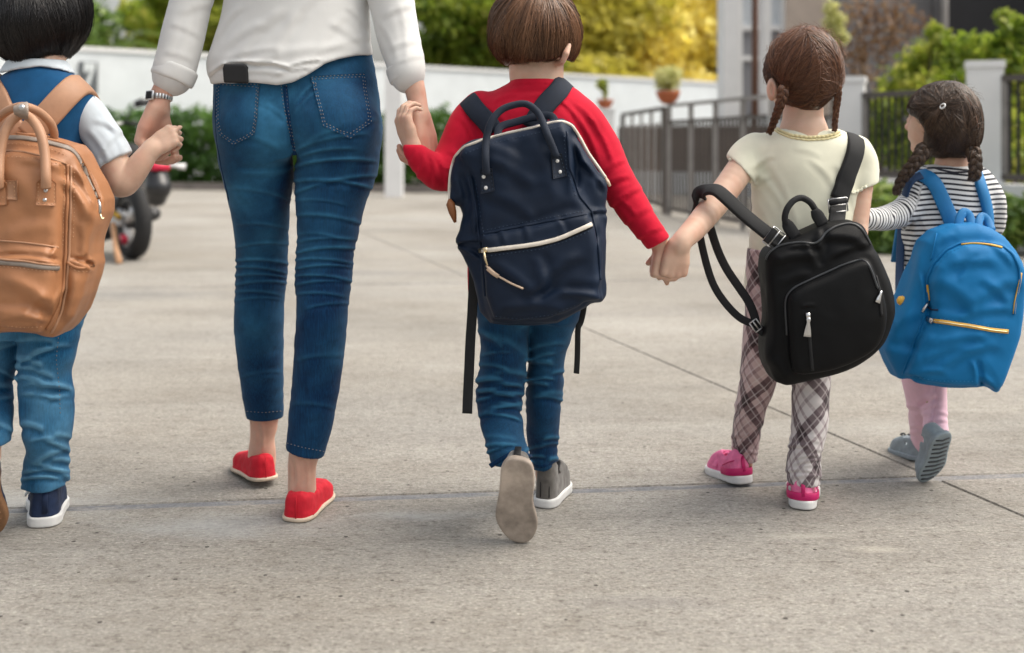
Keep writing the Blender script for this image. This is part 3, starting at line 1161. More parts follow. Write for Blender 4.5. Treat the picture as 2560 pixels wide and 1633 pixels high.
# ------------------------------------------------------------------ railing, gate, pots
def railing(name, pts, z0, z1, zr, label, spacing, cat='railing', mid_posts=True):
    t = empty(name, (pts[0][0], pts[0][1], 0), label, cat)
    pk = None
    for a, b in zip(pts[:-1], pts[1:]):
        a, b = np.array(a, float), np.array(b, float)
        L = np.linalg.norm(b - a); d = (b - a) / L
        MB().add(*beam(a, b, z1 - .035, z1, .05)).build('top_rail', M_rail2, t, smooth=False)
        MB().add(*beam(a, b, zr - .03, zr, .03)).build('middle_rail', M_rail, t, smooth=False)
        MB().add(*beam(a, b, z0, z0 + .04, .03)).build('bottom_rail', M_rail, t, smooth=False)
        m = int(L / spacing)
        for i in range(m + 1):
            p = a + d * L * i / m
            big = i % 7 == 0
            key = 'post' if big else 'picket'
            w = .024 if big else .011
            me = bpy.data.meshes.get(name + key)
            if me is None:
                q = MB().box((-w, -w, 0 if big else z0 + .04), (w, w, (z1 - .036) if big else zr - .031))
                me = mk_mesh(name + key, q.V, q.F, False); me.materials.append(M_rail2 if big else M_rail)
            o = bpy.data.objects.new(key, me); COL.objects.link(o); o.parent = t
            o.location = (p[0] - pts[0][0], p[1] - pts[0][1], 0)
    return t
railing('metal_railing', [(1.775, 12.85), (2.28, 10.25)], .06, 1.26, 1.08, 'grey metal railing with a high top rail leading to the flower pot', .10)
railing('side_railing', [(2.33, 10.2), (2.95, 10.42)], .06, 1.26, 1.08, 'short run of grey railing behind the girl with braids', .105)
gt = empty('metal_gate', (1.58, 16.2, 0), 'dark framed gate with wide grey-brown boards left of the railing', 'gate')
ga, gb = np.array([1.575, 16.2]), np.array([1.755, 13.1])
gdir = (gb - ga) / np.linalg.norm(gb - ga); gL = np.linalg.norm(gb - ga)
MB().add(*beam(ga, gb, 1.20, 1.245, .05)).build('top_bar', M_rail, gt, smooth=False)
MB().add(*beam(ga, gb, .08, .13, .05)).build('bottom_bar', M_rail, gt, smooth=False)
for k in (0, 1):
    p = ga + gdir * gL * k
    MB().add(*beam(p - gdir * .03, p + gdir * .03, 0, 1.199, .06)).build('gate_post', M_rail, gt, smooth=False)
for i in range(13):
    p = ga + gdir * gL * (i + .5) / 13
    h = 1.06 if i % 3 else 1.199
    MB().add(*beam(p - gdir * .045, p + gdir * .035, .131, h, .02)).build('board', M_plank if i % 2 else M_rail2, gt, smooth=False)
screen = empty('board_screen', (1.8, 18.6, 0), 'dark brown board screen standing behind the railing', 'screen')
MB().add(*beam((1.75, 18.7), (4.0, 17.2), 0, .36, .16)).build('plinth', M_white, screen, smooth=False)
for i in range(15):
    a = np.array([1.75, 18.7]) + np.array([2.25, -1.5]) * i / 15; b = np.array([1.75, 18.7]) + np.array([2.25, -1.5]) * (i + .94) / 15
    MB().add(*beam(a, b, .363, 1.08, .03)).build('plank', M_plank, screen, smooth=False)

def pot(x, y, z, w, label, mat, seed, tall=False):
    t = empty('flower_pot', (x, y, z), label, 'flower pot')
    prof = [(.17, 0), (.26, .03), (.41, .2), (.5, .42), (.52, .46), (.52, .56), (.46, .56), (.44, .46), (.0, .44)]
    V, F = [], []
    for r_, h in prof:
        for k in range(20):
            a = 2 * math.pi * k / 20
            V.append((x + r_ * w * math.cos(a), y + r_ * w * math.sin(a), z + h * w))
    for i in range(len(prof) - 1):
        for k in range(20):
            F.append((i * 20 + k, i * 20 + (k + 1) % 20, (i + 1) * 20 + (k + 1) % 20, (i + 1) * 20 + k))
    F.append(tuple(range(19, -1, -1)))
    MB().add(V, F).build('bowl', M_terra, t)
    if tall:
        bl = [(np.array([x, y, z + w * 1.0]), (w * .15, w * .15, w * .5)), (np.array([x - .05, y, z + w * 1.5]), (w * .35, w * .3, w * .35))]
    else:
        bl = [(np.array([x, y, z + w * .85]), (w * .5, w * .5, w * .4)), (np.array([x, y, z + w * 1.2]), (w * .62, w * .55, w * .4))]
    foliage('plant', bl, 700 if not tall else 350, .035, mat, t, seed)
pot(1.765, 12.87, 1.262, .265, 'terracotta bowl with a bushy pale plant on the railing corner', M_leaf_pale, 41)
pot(1.44, 17.6, 1.352, .25, 'smaller terracotta pot with a thin plant on the white pillar', M_leaf_lime, 42, True)

# ------------------------------------------------------------------ white building
bd = empty('white_building', (3.25, 18.5, 0), 'white building with bright tall windows at the end of the wall', 'building')
Y0 = 18.0
def bpart(name, x0, x1, z0, z1, y0, y1, mat, parent=bd):
    return MB().box((x0, y0, z0), (x1, y1, z1)).build(name, mat, parent, smooth=False)
k = Y0 / FP
X = lambda u: (u - 1280) * k
Z = lambda v: CH - (v - 356) * k
bpart('corner_column', X(1803), X(1838), 0, 6.5, Y0 - .25, Y0 + .34, M_white2)
bpart('base_wall', X(1838) + .002, X(2000), 0, Z(290), Y0, Y0 + .3, M_white)
for (a, b) in ((1846, 1908), (1918, 1962)):
    f = empty('window', (X(a), Y0, Z(286))); f.parent = bd; f.matrix_parent_inverse = world_of(bd).inverted()
    bpart('window_frame', X(a), X(a) + .06, Z(286), 6.4, Y0 - .02, Y0 + .12, M_white2, f)
    bpart('window_frame', X(b) - .06, X(b), Z(286), 6.4, Y0 - .02, Y0 + .12, M_white2, f)
    bpart('transom', X(a) + .062, X(b) - .062, Z(152), Z(140), Y0 - .02, Y0 + .12, M_white2, f)
    bpart('transom', X(a) + .062, X(b) - .062, Z(76), Z(64), Y0 - .02, Y0 + .12, M_white2, f)
    bpart('pane', X(a) + .062, X(b) - .062, Z(286), Z(152) - .002, Y0 + .05, Y0 + .06, M_winlow, f)
    bpart('pane', X(a) + .062, X(b) - .062, Z(140) + .002, Z(76) - .002, Y0 + .05, Y0 + .06, M_winlow, f)
    bpart('pane', X(a) + .062, X(b) - .062, Z(64) + .002, 6.4, Y0 + .05, Y0 + .06, M_window, f)
bpart('mullion', X(1908) + .002, X(1918) - .002, Z(290) + .002, 6.5, Y0 - .04, Y0 + .3, M_white2)
bpart('mullion', X(1839), X(1846) - .002, Z(290) + .002, 6.5, Y0 - .01, Y0 + .3, M_white2)
bpart('stone_panel', X(1962) + .002, X(2072), Z(290) + .002, 6.5, Y0 - .05, Y0 + .3, M_beige)
bpart('stone_panel', X(2072) + .01, X(2090), 0, 6.5, Y0 - .05, Y0 + .3, M_white2)
bpart('back_wall', X(1850), X(2090), 0, 6.5, Y0 + .35, Y0 + .6, M_white)
bpart('rear_wing', 5.2, 9.0, 0, 6.5, Y0 + .61, Y0 + 8, M_white)
pole = MB().tube([(2.62, 12.3, 0), (2.625, 12.3, 2.0), (2.63, 12.3, 4.2)], .035, 10).build('brown_pole', M_brownpole, None)
props(pole, 'thin brown painted pole rising in front of the white building', 'pole')

# grey house with a dark opening, far right
gh = empty('grey_house', (5.2, 14.6, 0), 'dark grey house front with a black opening behind the vines', 'house')
Y1 = 14.6; k2 = Y1 / FP
X2 = lambda u: (u - 1280) * k2
bpart('wall', X2(2092), X2(2330), 0, 5, Y1, Y1 + .25, M_grey_wall, gh)
bpart('wall', X2(2331), X2(2356), 0, 5, Y1 - .15, Y1 + .25, M_grey_wall, gh)
bpart('opening', X2(2357), X2(2900), .02, 5, Y1 + 1.4, Y1 + 1.6, M_dark, gh)  # black slab at the back: the shade inside, painted as colour
bpart('side_wall', X2(2900) + .01, X2(2940), 0, 5, Y1, Y1 + 1.6, M_grey_wall, gh)
MB().tube([(X2(2346), Y1 - .2, 0), (X2(2346), Y1 - .2, 5)], .05, 8).build('downpipe', M_rail2, gh)

# boundary with pillars and iron fence on the right
P2, P1, P0 = np.array([3.11, 10.45]), np.array([3.80, 9.15]), np.array([5.6, 6.0])
pillar('gate_pillar', P2[0], P2[1], .25, 1.43, 'white square pillar right behind the girl with two braids', -.35)
pillar('gate_pillar', P1[0], P1[1], .27, 1.48, 'taller white square pillar beside the dark iron fence on the right', -.35)
pw = empty('plinth_wall', (P1[0], P1[1], 0), 'low white plinth wall under the iron fence', 'wall')
dd = (P1 - P2) / np.linalg.norm(P1 - P2)
MB().add(*beam(P2 + dd * .13, P1 - dd * .14, 0, .50, .22)).build('wall_face', M_white2, pw, smooth=False)
MB().add(*beam(P1 + dd * .14, P0, 0, .50, .22)).build('wall_face', M_white2, pw, smooth=False)
def iron_fence(a, b, z0, z1, label):
    t = empty('iron_fence', (a[0], a[1], 0), label, 'fence')
    L = np.linalg.norm(b - a); d = (b - a) / L
    MB().add(*beam(a, b, z1 - .05, z1, .05)).build('top_rail', M_rail, t, smooth=False)
    MB().add(*beam(a, b, z0, z0 + .05, .05)).build('bottom_rail', M_rail, t, smooth=False)
    for e in (a + d * .03, b - d * .03):
        MB().add(*beam(e - d * .025, e + d * .025, z0 + .052, z1 - .052, .05)).build('end_post', M_rail2, t, smooth=False)
    m = int(L / .075)
    w = .011
    q = MB().box((-w, -w, z0 + .052), (w, w, z1 - .052))
    me = mk_mesh('picket', q.V, q.F, False); me.materials.append(M_dark)
    for i in range(1, m):
        p = a + d * L * i / m
        o = bpy.data.objects.new('picket', me); COL.objects.link(o); o.parent = t; o.location = (p[0] - a[0], p[1] - a[1], 0)
iron_fence(P2 + dd * .15, P1 - dd * .16, .53, 1.28, 'dark iron fence panel between the two white pillars')
iron_fence(P1 + dd * .16, P0, .53, 1.36, 'dark iron fence panel right of the taller pillar')
hedge('low_hedge', (2.45, 8.42), (4.12, 8.16), .43, .42, 'low clipped hedge in front of the white plinth on the right', 9000, .035, M_leaf_green, 51)

def bush(name, blobs_px, n, leaf, mat, label, seed, stem_to, cat='shrub'):
    bl = [(px(u, v, d), (r_ * d / FP, r_ * d / FP * .7, r_ * d / FP)) for u, v, d, r_ in blobs_px]
    x, y = stem_to
    t = empty(name, (x, y, 0), label, cat)
    mb = MB()
    for c, rr in bl:
        mb.tube(cspl([(x, y, 0), ((x + c[0]) / 2, (y + c[1]) / 2, c[2] * .6), c], 4), np.linspace(.03, .008, 9), 5)
    mb.build('stem', M_bark, t)
    foliage('leaves', bl, n, leaf, mat, t, seed, .1)
bush('vine_shrub', [(2215, 330, 11.6, 60), (2260, 230, 11.8, 70), (2310, 160, 11.8, 60), (2350, 100, 11.6, 32), (2390, 140, 11.5, 50), (2330, 250, 11.4, 80), (2200, 270, 11.4, 36),
                    (2250, 370, 11.4, 60), (2310, 350, 11.5, 70), (2390, 230, 11.2, 60), (2330, 75, 11.6, 20), (2440, 130, 11, 50)], 3800, .055, M_leaf_lime,
     'bright yellow-green climbing shrub behind the small girl', 61, (4.3, 11.9))
bush('vine_shrub', [(2500, 120, 10.2, 45), (2540, 170, 10.2, 60), (2515, 45, 10.4, 24), (2550, 80, 10.2, 40), (2560, 260, 10.2, 70), (2520, 330, 10.0, 60), (2480, 400, 9.8, 45), (2550, 400, 9.8, 60)], 2600, .05, M_leaf_lime,
     'green climbing shrub behind the iron fence at the right edge', 62, (4.75, 10.1))
bush('dry_shrub', [(2140, 40, 13.2, 60), (2200, 110, 13.2, 70), (2130, 130, 13.2, 50), (2230, 40, 13.2, 60), (2160, 190, 13.0, 40), (2280, 60, 13.2, 40)], 900, .04, M_leaf_dry,
     'dry brown twiggy shrub against the grey house', 63, (4.2, 13.3))
bush('pale_shrub', [(2085, 55, 12.6, 30), (2100, 90, 12.6, 26), (2075, 20, 12.6, 20)], 420, .04, M_leaf_pale, 'pale lime sprig beside the head of the braided girl', 64, (3.6, 12.7))
# ------------------------------------------------------------------ people: shared pieces
M_skin = skin('skin_fair', (.60, .405, .305))
M_skin2 = skin('skin_woman', (.60, .365, .275))
M_hair_black = hair_mat('hair_black', (.004, .004, .005), (.022, .018, .018))
M_hair_brown = hair_mat('hair_brown', (.040, .017, .008), (.27, .135, .07))
M_hair_auburn = hair_mat('hair_auburn', (.035, .013, .007), (.24, .105, .052))
M_hair_dark = hair_mat('hair_dark_brown', (.012, .007, .005), (.13, .078, .050))
M_denim_w = denim('denim_dark_blue', (.0008, .014, .050), (.0022, .040, .115), (.035, .165, .30), .75)
M_denim_b = denim('denim_mid_blue', (.0008, .015, .052), (.0022, .042, .118), (.035, .155, .275), .7)
M_denim_l = denim('denim_light_blue', (.003, .050, .130), (.012, .115, .25), (.12, .30, .46), .75)
M_thread = plain('pale_thread', (.20, .19, .19), .8, .1, 60)
M_thread_d = plain('blue_thread', (.13, .20, .28), .8, .1, 60)
M_blouse = plain('white_blouse_cloth', (.63, .63, .62), .8, .04, 9, bs=.12, bscale=500, sheen=.2)
M_red = plain('red_knit', (.50, .006, .028), .9, .14, 22, bs=.35, bscale=420, sheen=.08, spec=.2)
M_vest = plain('blue_knit_vest', (.008, .075, .19), .9, .16, 25, bs=.3, bscale=420, sheen=.1, spec=.2)
M_poly = plain('pale_grey_shirt', (.56, .62, .67), .85, .08, 16, bs=.15, bscale=400, sheen=.15)
M_tee = plain('pale_yellow_cotton', (.72, .71, .57), .9, .06, 18, bs=.15, bscale=450, sheen=.2)
M_pinkleg = plain('pink_cotton', (.77, .50, .60), .9, .08, 25, bs=.2, bscale=400, sheen=.2)
M_redshoe = plain('red_canvas', (.56, .006, .022), .85, .12, 40, bs=.35, bscale=500)
M_sole_cream = plain('cream_rubber', (.58, .47, .36), .7, .12, 30)
M_sole_white = plain('white_rubber', (.70, .70, .69), .6, .1, 25)
M_sole_beige = plain('worn_beige_rubber', (.36, .30, .25), .8, .45, 16, bs=.4, bscale=90)
M_sole_brown = plain('brown_rubber', (.22, .11, .05), .7, .25, 30)
M_sole_dark = plain('dark_rubber', (.05, .055, .06), .8, .3, 60)
M_suede = plain('grey_suede', (.115, .105, .095), .95, .2, 40, bs=.2, bscale=300, sheen=.3)
M_navyshoe = plain('navy_mesh', (.004, .016, .055), .75, .2, 60, bs=.3, bscale=600)
M_pink = plain('pink_mesh', (.80, .17, .36), .7, .12, 70, bs=.4, bscale=700)
M_magenta = plain('magenta_leather', (.52, .005, .12), .5, .1, 40)
M_greyshoe = plain('blue_grey_canvas', (.25, .30, .33), .8, .12, 50, bs=.2, bscale=500)
M_black = plain('black_plastic', (.005, .005, .006), .6, .2, 20)
M_steel = plain('steel', (.6, .6, .6), .3, .05, 30, metal=1)


def stripe_mat():
    m, nt, b = nodes_of('striped_jersey')
    at = N(nt, 'ShaderNodeAttribute', attribute_name='band')
    fr = N(nt, 'ShaderNodeMath', operation='FRACT'); nt.links.new(at.outputs['Fac'], fr.inputs[0])
    r = ramp(nt, [(0, (.70, .70, .70)), (.56, (.70, .70, .70)), (.6, (.018, .02, .03)), (.96, (.018, .02, .03)), (1, (.70, .70, .70))])
    nt.links.new(fr.outputs[0], r.inputs[0]); nt.links.new(r.outputs[0], b.inputs['Base Color'])
    b.inputs['Roughness'].default_value = .9
    b.inputs['Sheen Weight'].default_value = .15
    bump(nt, b, noise(nt, 450, 3), .15, .001)
    return m


def plaid_mat():
    """Bias check printed on the cloth: broad grey bands, thin light lines; attribute 'cloth' holds (round, along)."""
    m, nt, b = nodes_of('plaid_cotton')
    at = N(nt, 'ShaderNodeAttribute', attribute_name='cloth')
    tone = N(nt, 'ShaderNodeAttribute', attribute_name='dye')
    sx = nt.nodes.new('ShaderNodeSeparateXYZ'); nt.links.new(at.outputs['Vector'], sx.inputs[0])
    base = mix(nt, tone.outputs['Fac'], (.62, .60, .60), (.50, .31, .30))
    c = base
    for op in ('ADD', 'SUBTRACT'):
        s = N(nt, 'ShaderNodeMath', operation=op); nt.links.new(sx.outputs[0], s.inputs[0]); nt.links.new(sx.outputs[1], s.inputs[1])
        f = N(nt, 'ShaderNodeMath', operation='FRACT'); nt.links.new(s.outputs[0], f.inputs[0])
        r = ramp(nt, [(0, (1, 1, 1)), (.1, (1, 1, 1)), (.12, (.27, .22, .24)), (.36, (.27, .22, .24)), (.38, (1, 1, 1)), (.52, (1, 1, 1)), (.54, (.62, .56, .58)), (.60, (.62, .56, .58)), (.62, (1, 1, 1)),
                      (.78, (1, 1, 1)), (.8, (.72, .68, .7)), (.86, (.72, .68, .7)), (.88, (1, 1, 1))])
        nt.links.new(f.outputs[0], r.inputs[0])
        c = mix(nt, 1, c, r.outputs[0], 'MULTIPLY')
    for op in ('ADD', 'SUBTRACT'):
        s = N(nt, 'ShaderNodeMath', operation=op); nt.links.new(sx.outputs[0], s.inputs[0]); nt.links.new(sx.outputs[1], s.inputs[1])
        s2 = N(nt, 'ShaderNodeMath', operation='MULTIPLY'); nt.links.new(s.outputs[0], s2.inputs[0]); s2.inputs[1].default_value = 4.0
        f = N(nt, 'ShaderNodeMath', operation='FRACT'); nt.links.new(s2.outputs[0], f.inputs[0])
        g = N(nt, 'ShaderNodeMath', operation='LESS_THAN'); nt.links.new(f.outputs[0], g.inputs[0]); g.inputs[1].default_value = .14
        g2 = N(nt, 'ShaderNodeMath', operation='MULTIPLY'); nt.links.new(g.outputs[0], g2.inputs[0]); g2.inputs[1].default_value = .34
        c = mix(nt, g2.outputs[0], c, (.66, .60, .60))
    nt.links.new(c, b.inputs['Base Color'])
    b.inputs['Roughness'].default_value = .9
    b.inputs['Sheen Weight'].default_value = .15
    bump(nt, b, noise(nt, 450, 3), .15, .001)
    return m


M_stripe = stripe_mat()
M_plaid = plaid_mat()


def wear_of(P):
    return np.clip(.35 + .55 * vnoise(P, 9, 5) + .25 * vnoise(P, 23, 6), 0, 1)


def whiskers(g, gain=150):
    """Fading rubbed into the raised folds."""
    return lambda P: np.clip(wear_of(P) * .8 + gain * np.maximum(g(P), 0) * 1.6 - 25 * np.maximum(-g(P), 0), 0, 1)


FLUSH = {'flush': lambda P: np.clip(.10 + .30 * vnoise(P, 30, 3) + .20 * vnoise(P, 9, 4) + .12 * vnoise(P, 90, 5), 0, .55)}


def cast_from(c, D, tree):
    """Outer surface point of a star-shaped cap seen from its middle c."""
    out = np.full(D.shape, np.nan)
    cv = Vector(c)
    for i, d in enumerate(D):
        dv = Vector(d)
        p, n, ix, t = tree.ray_cast(cv + dv * .4, -dv)
        if p is not None: out[i] = p
    return out


def strand_mesh(paths, r, tint, sides=3):
    """paths (n, K, 3) -> verts, quads, tint."""
    n, K, _ = paths.shape
    T = np.gradient(paths, axis=1); T /= np.linalg.norm(T, axis=2)[..., None] + 1e-9
    ref = np.array([.31, -.8, .52]); ref = ref / np.linalg.norm(ref)
    A = np.cross(T, ref); A /= np.linalg.norm(A, axis=2)[..., None] + 1e-9
    B = np.cross(T, A)
    prof = np.linspace(1, .35, K)[None, :, None] * r
    ring = [paths + prof * (math.cos(2 * math.pi * k / sides) * A + math.sin(2 * math.pi * k / sides) * B) for k in range(sides)]
    V = np.stack(ring, 2).reshape(-1, 3)
    i = np.arange(n)[:, None, None] * K * sides; j = np.arange(K - 1)[None, :, None] * sides; k = np.arange(sides)[None, None, :]
    k2 = (k + 1) % sides
    Q = np.stack([i + j + k, i + j + k2, i + j + sides + k2, i + j + sides + k], -1).reshape(-1, 4)
    return V, Q, np.repeat(tint, K * sides)


def resample(p, K):
    s = np.concatenate([[0], np.cumsum(np.linalg.norm(np.diff(p, axis=0), axis=1))])
    t = np.linspace(0, s[-1], K)
    return np.stack([np.interp(t, s, p[:, i]) for i in range(3)], 1)


def hair_join(name, mat, parent, parts):
    """parts: list of (V, Q, tint array)."""
    V = np.concatenate([p[0] for p in parts]); off = np.cumsum([0] + [len(p[0]) for p in parts[:-1]])
    Q = np.concatenate([p[1] + o for p, o in zip(parts, off)])
    me = mk_mesh(name, V, Q)
    me.attributes.new('strand', 'FLOAT', 'POINT').data.foreach_set('value', np.concatenate([p[2] for p in parts]).astype(np.float32))
    return link(name, me, mat, parent)


def bob_strands(body, c, crown, n, hem, seed, K=12, r=.00085, lift=.004, jitter=.006):
    """Strands from the crown down over a star-shaped cap to the hem height hem(x, y)."""
    rg = np.random.default_rng(seed)
    A = np.array(crown, float); A /= np.linalg.norm(A)
    B = np.cross(A, [0, 1., 0]); B /= np.linalg.norm(B); C = np.cross(A, B)
    out = []
    th = np.linspace(.05, 2.75, 26)
    tn = []; tk = []
    for i in range(n):
        ph = rg.uniform(0, 2 * math.pi)
        lk_ = int(ph * 9); rk = np.random.default_rng(lk_ + seed * 100)
        sw = rk.normal(0, .10) + rg.normal(0, .05); s0 = rg.uniform(0, .9) if rg.random() < .55 else 0.0
        lf = lift * (rg.uniform(-.1, 1) + (rg.random() < .06) * rg.uniform(0, 1.2)); wob = rg.normal(0, .03); tn.append(.25 * rk.normal() + rg.normal(.45, .22))
        a = ph + sw * th + wob * np.sin(th * 5 + i)
        D = np.cos(th)[:, None] * A + np.sin(th)[:, None] * (np.cos(a)[:, None] * B + np.sin(a)[:, None] * C)
        D = D[th >= s0]
        P = cast_from(c, D, body.tree)
        ok = ~np.isnan(P[:, 0]); P = P[ok]; D = D[ok]
        if len(P) < 5: continue
        h = hem(P[:, 0], P[:, 1]) + rg.normal(0, jitter)
        keep = P[:, 2] > h
        if not keep.all(): 
            kk = np.argmin(keep); P, D = P[:kk + 1], D[:kk + 1]
        if len(P) < 4: continue
        ln = np.linspace(0, 1, len(P))[:, None]
        P = P + D * lf * (.5 + .8 * ln)
        out.append(resample(P, K)); tk.append(tn[-1])
    out = np.array(out)
    t = np.clip(np.array(tk), 0, 1)
    return strand_mesh(out, r, t)


def sweep_strands(body, c, starts, ends, n, seed, K=12, r=.0008, lift=.003, bulge=0.0):
    """Combed strands over the cap from a parting (starts: point arrays) to gathering points (ends)."""
    rg = np.random.default_rng(seed)
    out = []
    for i in range(n):
        s = starts[rg.integers(len(starts))] + rg.normal(0, .003, 3)
        e = ends[rg.integers(len(ends))] + rg.normal(0, .008, 3)
        a, b = s - c, e - c
        t = np.linspace(0, 1, 16)[:, None]
        D = a * (1 - t) + b * t
        D = D + np.sin(math.pi * t) * rg.normal(0, .010, 3)
        D = D / np.linalg.norm(D, axis=1)[:, None]
        P = cast_from(c, D, body.tree)
        ok = ~np.isnan(P[:, 0]); P, D = P[ok], D[ok]
        if len(P) < 5: continue
        out.append(resample(P + D * lift * (rg.uniform(0, 1) + (rg.random() < .08) * rg.uniform(0, 1.5)), K))
    out = np.array(out)
    return strand_mesh(out, r, np.clip(rg.normal(.45, .26, len(out)), 0, 1))


def braid(path, w, twist, seed, r0=1.0, r1=.6):
    """Three strands plaited along path (points); w = half width."""
    P = cspl(path, 14)
    s = np.concatenate([[0], np.cumsum(np.linalg.norm(np.diff(P, axis=0), axis=1))])
    m = max(30, int(s[-1] / .0035))
    P = resample(P, m)
    T = np.gradient(P, axis=0); T /= np.linalg.norm(T, axis=1)[:, None]
    Nn = np.array([0, -1., .2]) - T * (T @ np.array([0, -1., .2]))[:, None]; Nn /= np.linalg.norm(Nn, axis=1)[:, None]
    B = np.cross(T, Nn)
    u = np.linspace(0, s[-1], m)
    taper = np.linspace(r0, r1, m)
    parts = []
    rg = np.random.default_rng(seed)
    for k in range(3):
        a = 2 * math.pi * (u / twist + k / 3)
        c = P + B * (np.sin(a) * w * .62 * taper)[:, None] + Nn * (np.sin(2 * a) * w * .36 * taper)[:, None]
        nn = 8
        Tt = np.gradient(c, axis=0); Tt /= np.linalg.norm(Tt, axis=1)[:, None]
        b2 = np.cross(Tt, Nn); b2 /= np.linalg.norm(b2, axis=1)[:, None]; n2 = np.cross(b2, Tt)
        ring = np.stack([c + (w * .6 * taper)[:, None] * (math.cos(q) * b2 + .6 * math.sin(q) * n2) for q in np.linspace(0, 2 * math.pi, nn, endpoint=False)], 1)
        V = ring.reshape(-1, 3)
        i = np.arange(m - 1)[:, None] * nn; j = np.arange(nn)[None, :]; j2 = (j + 1) % nn
        Q = np.stack([i + j, i + j2, i + nn + j2, i + nn + j], -1).reshape(-1, 4)
        parts.append((V, Q, np.full(len(V), .3)))
        hs = []
        for q in range(40):
            al = rg.uniform(0, 2 * math.pi)
            off = (w * .64 * taper)[:, None] * (math.cos(al) * b2 + .72 * math.sin(al) * n2)
            hs.append(resample(c + off * (1 + .10 * rg.normal()) + w * .16 * np.sin(np.linspace(0, rg.uniform(5, 14), m) + rg.uniform(0, 6))[:, None] * Nn, max(12, m // 2)))
        parts.append(strand_mesh(np.array(hs), .0008, np.clip(rg.normal(.5, .28, len(hs)), 0, 1)))
    return parts


FOOT = np.array([(-.52, .02), (-.70, .10), (-.74, .26), (-.66, .5), (-.84, .7), (-.86, .82), (-.62, .95), (-.2, 1.0), (.28, .97), (.72, .86), (1.0, .68), (.84, .45), (.74, .25), (.68, .1), (.42, .0), (0, -.02)])


def shoe(person, label, M, L, W, H, toe_h, up_mat, sole_mat, sole_t=.012, mirror=1, opening=.30, vamp=.52, name='shoe', flare=.003, outsole=None, heel_lean=.10, hole_=(.30, .17, .27, .5), seams=False):
    """One shoe in its own frame (x right, y forward, z up, heel at the origin), then put in place by M = (right, fwd, up, heel).
    Returns the shoe part and its frame for adding straps and tabs."""
    fp = FOOT * [W / 2 * mirror, L]
    fpc = cspl(np.vstack([fp[-1:], fp, fp[:2]]), 3)[3:-3]
    sd = poly_sd(fpc)
    R = np.array([M[0], M[1], M[2]], float)      # rows: axes
    org = np.array(M[3], float)
    hy = np.array([0, opening, vamp, .75, .92, 1.0]) * L
    hz = np.array([H, H * .93, H * .66 + toe_h * .2, toe_h * 1.12, toe_h * .92, toe_h * .6])

    def upf(P):
        h = np.interp(P[:, 1], hy, hz)
        w = sd(P[:, 0], P[:, 1] ) + heel_lean * np.maximum(P[:, 2] - sole_t, 0) + .002
        a = smax(w, P[:, 2] - h, .020)
        d = np.maximum(a, sole_t * .5 - P[:, 2])
        # the opening for the ankle
        oy, ox = (P[:, 1] - L * hole_[0]) / (L * hole_[1]), P[:, 0] / (W * hole_[2])
        hole = (np.sqrt(oy * oy + ox * ox) - 1) * W * hole_[2]
        d = smax(d, -np.maximum(hole, H * hole_[3] - P[:, 2]), .004)
        return d - .0013 * vnoise(P * [1, 1, 1.7], 48, 3) - .0006 * vnoise(P, 120, 4)
    s = S(upf, [-W * .6, -.01 - L * .03, 0], [W * .6, L * 1.03, H * 1.05])
    V, Q = surface(s, .0024)
    def place(V): return org + V @ R
    o = link(name, mk_mesh(name, place(V), Q if np.linalg.det(R) > 0 else Q[:, ::-1]), up_mat, person)
    if label: o['label'] = label
    def sof(P):
        w = sd(P[:, 0], P[:, 1]) - flare
        h = np.abs(P[:, 2] - sole_t / 2) - sole_t / 2
        a, b = w + .003, h + .003
        return np.minimum(np.maximum(a, b), 0) + np.sqrt(np.maximum(a, 0) ** 2 + np.maximum(b, 0) ** 2) - .003
    s2 = S(sof, [-W * .6, -L * .04, -.001], [W * .6, L * 1.04, sole_t + .002])
    V2, Q2 = surface(s2, .0026)
    so = link('sole', mk_mesh('sole', place(V2), Q2), sole_mat, o)
    up = Body(place(V), Q)
    if seams:
        MB().tube(place(np.array([(0, -L * .02 - .001, sole_t), (0, -L * .015, H * .5), (0, -L * .004, H * .95)])), .0013, 5).build('back_seam', up_mat, o)
        e = [(W * .46 * s_ * mirror, y_, sole_t + .001) for s_, y_ in ((.72, .02), (.78, L * .2), (.8, L * .4))]
        MB().tube(cspl(place(np.array(e)), 4), .0012, 5).build('side_seam', up_mat, o)
    if outsole is not None:
        mb = MB()
        # tread bars under the foot
        for i in range(int(L / .014)):
            y = .012 + i * .014
            xs = [x for x in np.linspace(-W / 2, W / 2, 41) if sd(np.array([x]), np.array([y]))[0] < -.004]
            if len(xs) < 2: continue
            p = [place(np.array([[xs[0], y, -.0005]]))[0], place(np.array([[(xs[0] + xs[-1]) / 2, y + .003, -.0015]]))[0], place(np.array([[xs[-1], y, -.0005]]))[0]]
            mb.tube(p, .0022, 5)
        mb.build('tread', outsole, o)
    return o, up, place


def frame(heel, yaw, pitch, roll=0.0):
    """Axes of a foot whose toes point yaw degrees to the left of straight ahead; pitch > 0 lifts the heel."""
    y, p, r = map(math.radians, (yaw, pitch, roll))
    fw = np.array([-math.sin(y) * math.cos(p), math.cos(y) * math.cos(p), -math.sin(p)])
    rt = np.array([math.cos(y), math.sin(y), 0])
    upv = np.cross(rt, fw)
    rt2 = rt * math.cos(r) + upv * math.sin(r); up2 = -rt * math.sin(r) + upv * math.cos(r)
    return rt2, fw, up2, np.array(heel, float)


def legs_body(Lk, Rk, pelvis, k=.02):
    return U(vl(Lk), vl(Rk), vl(pelvis), k=k)


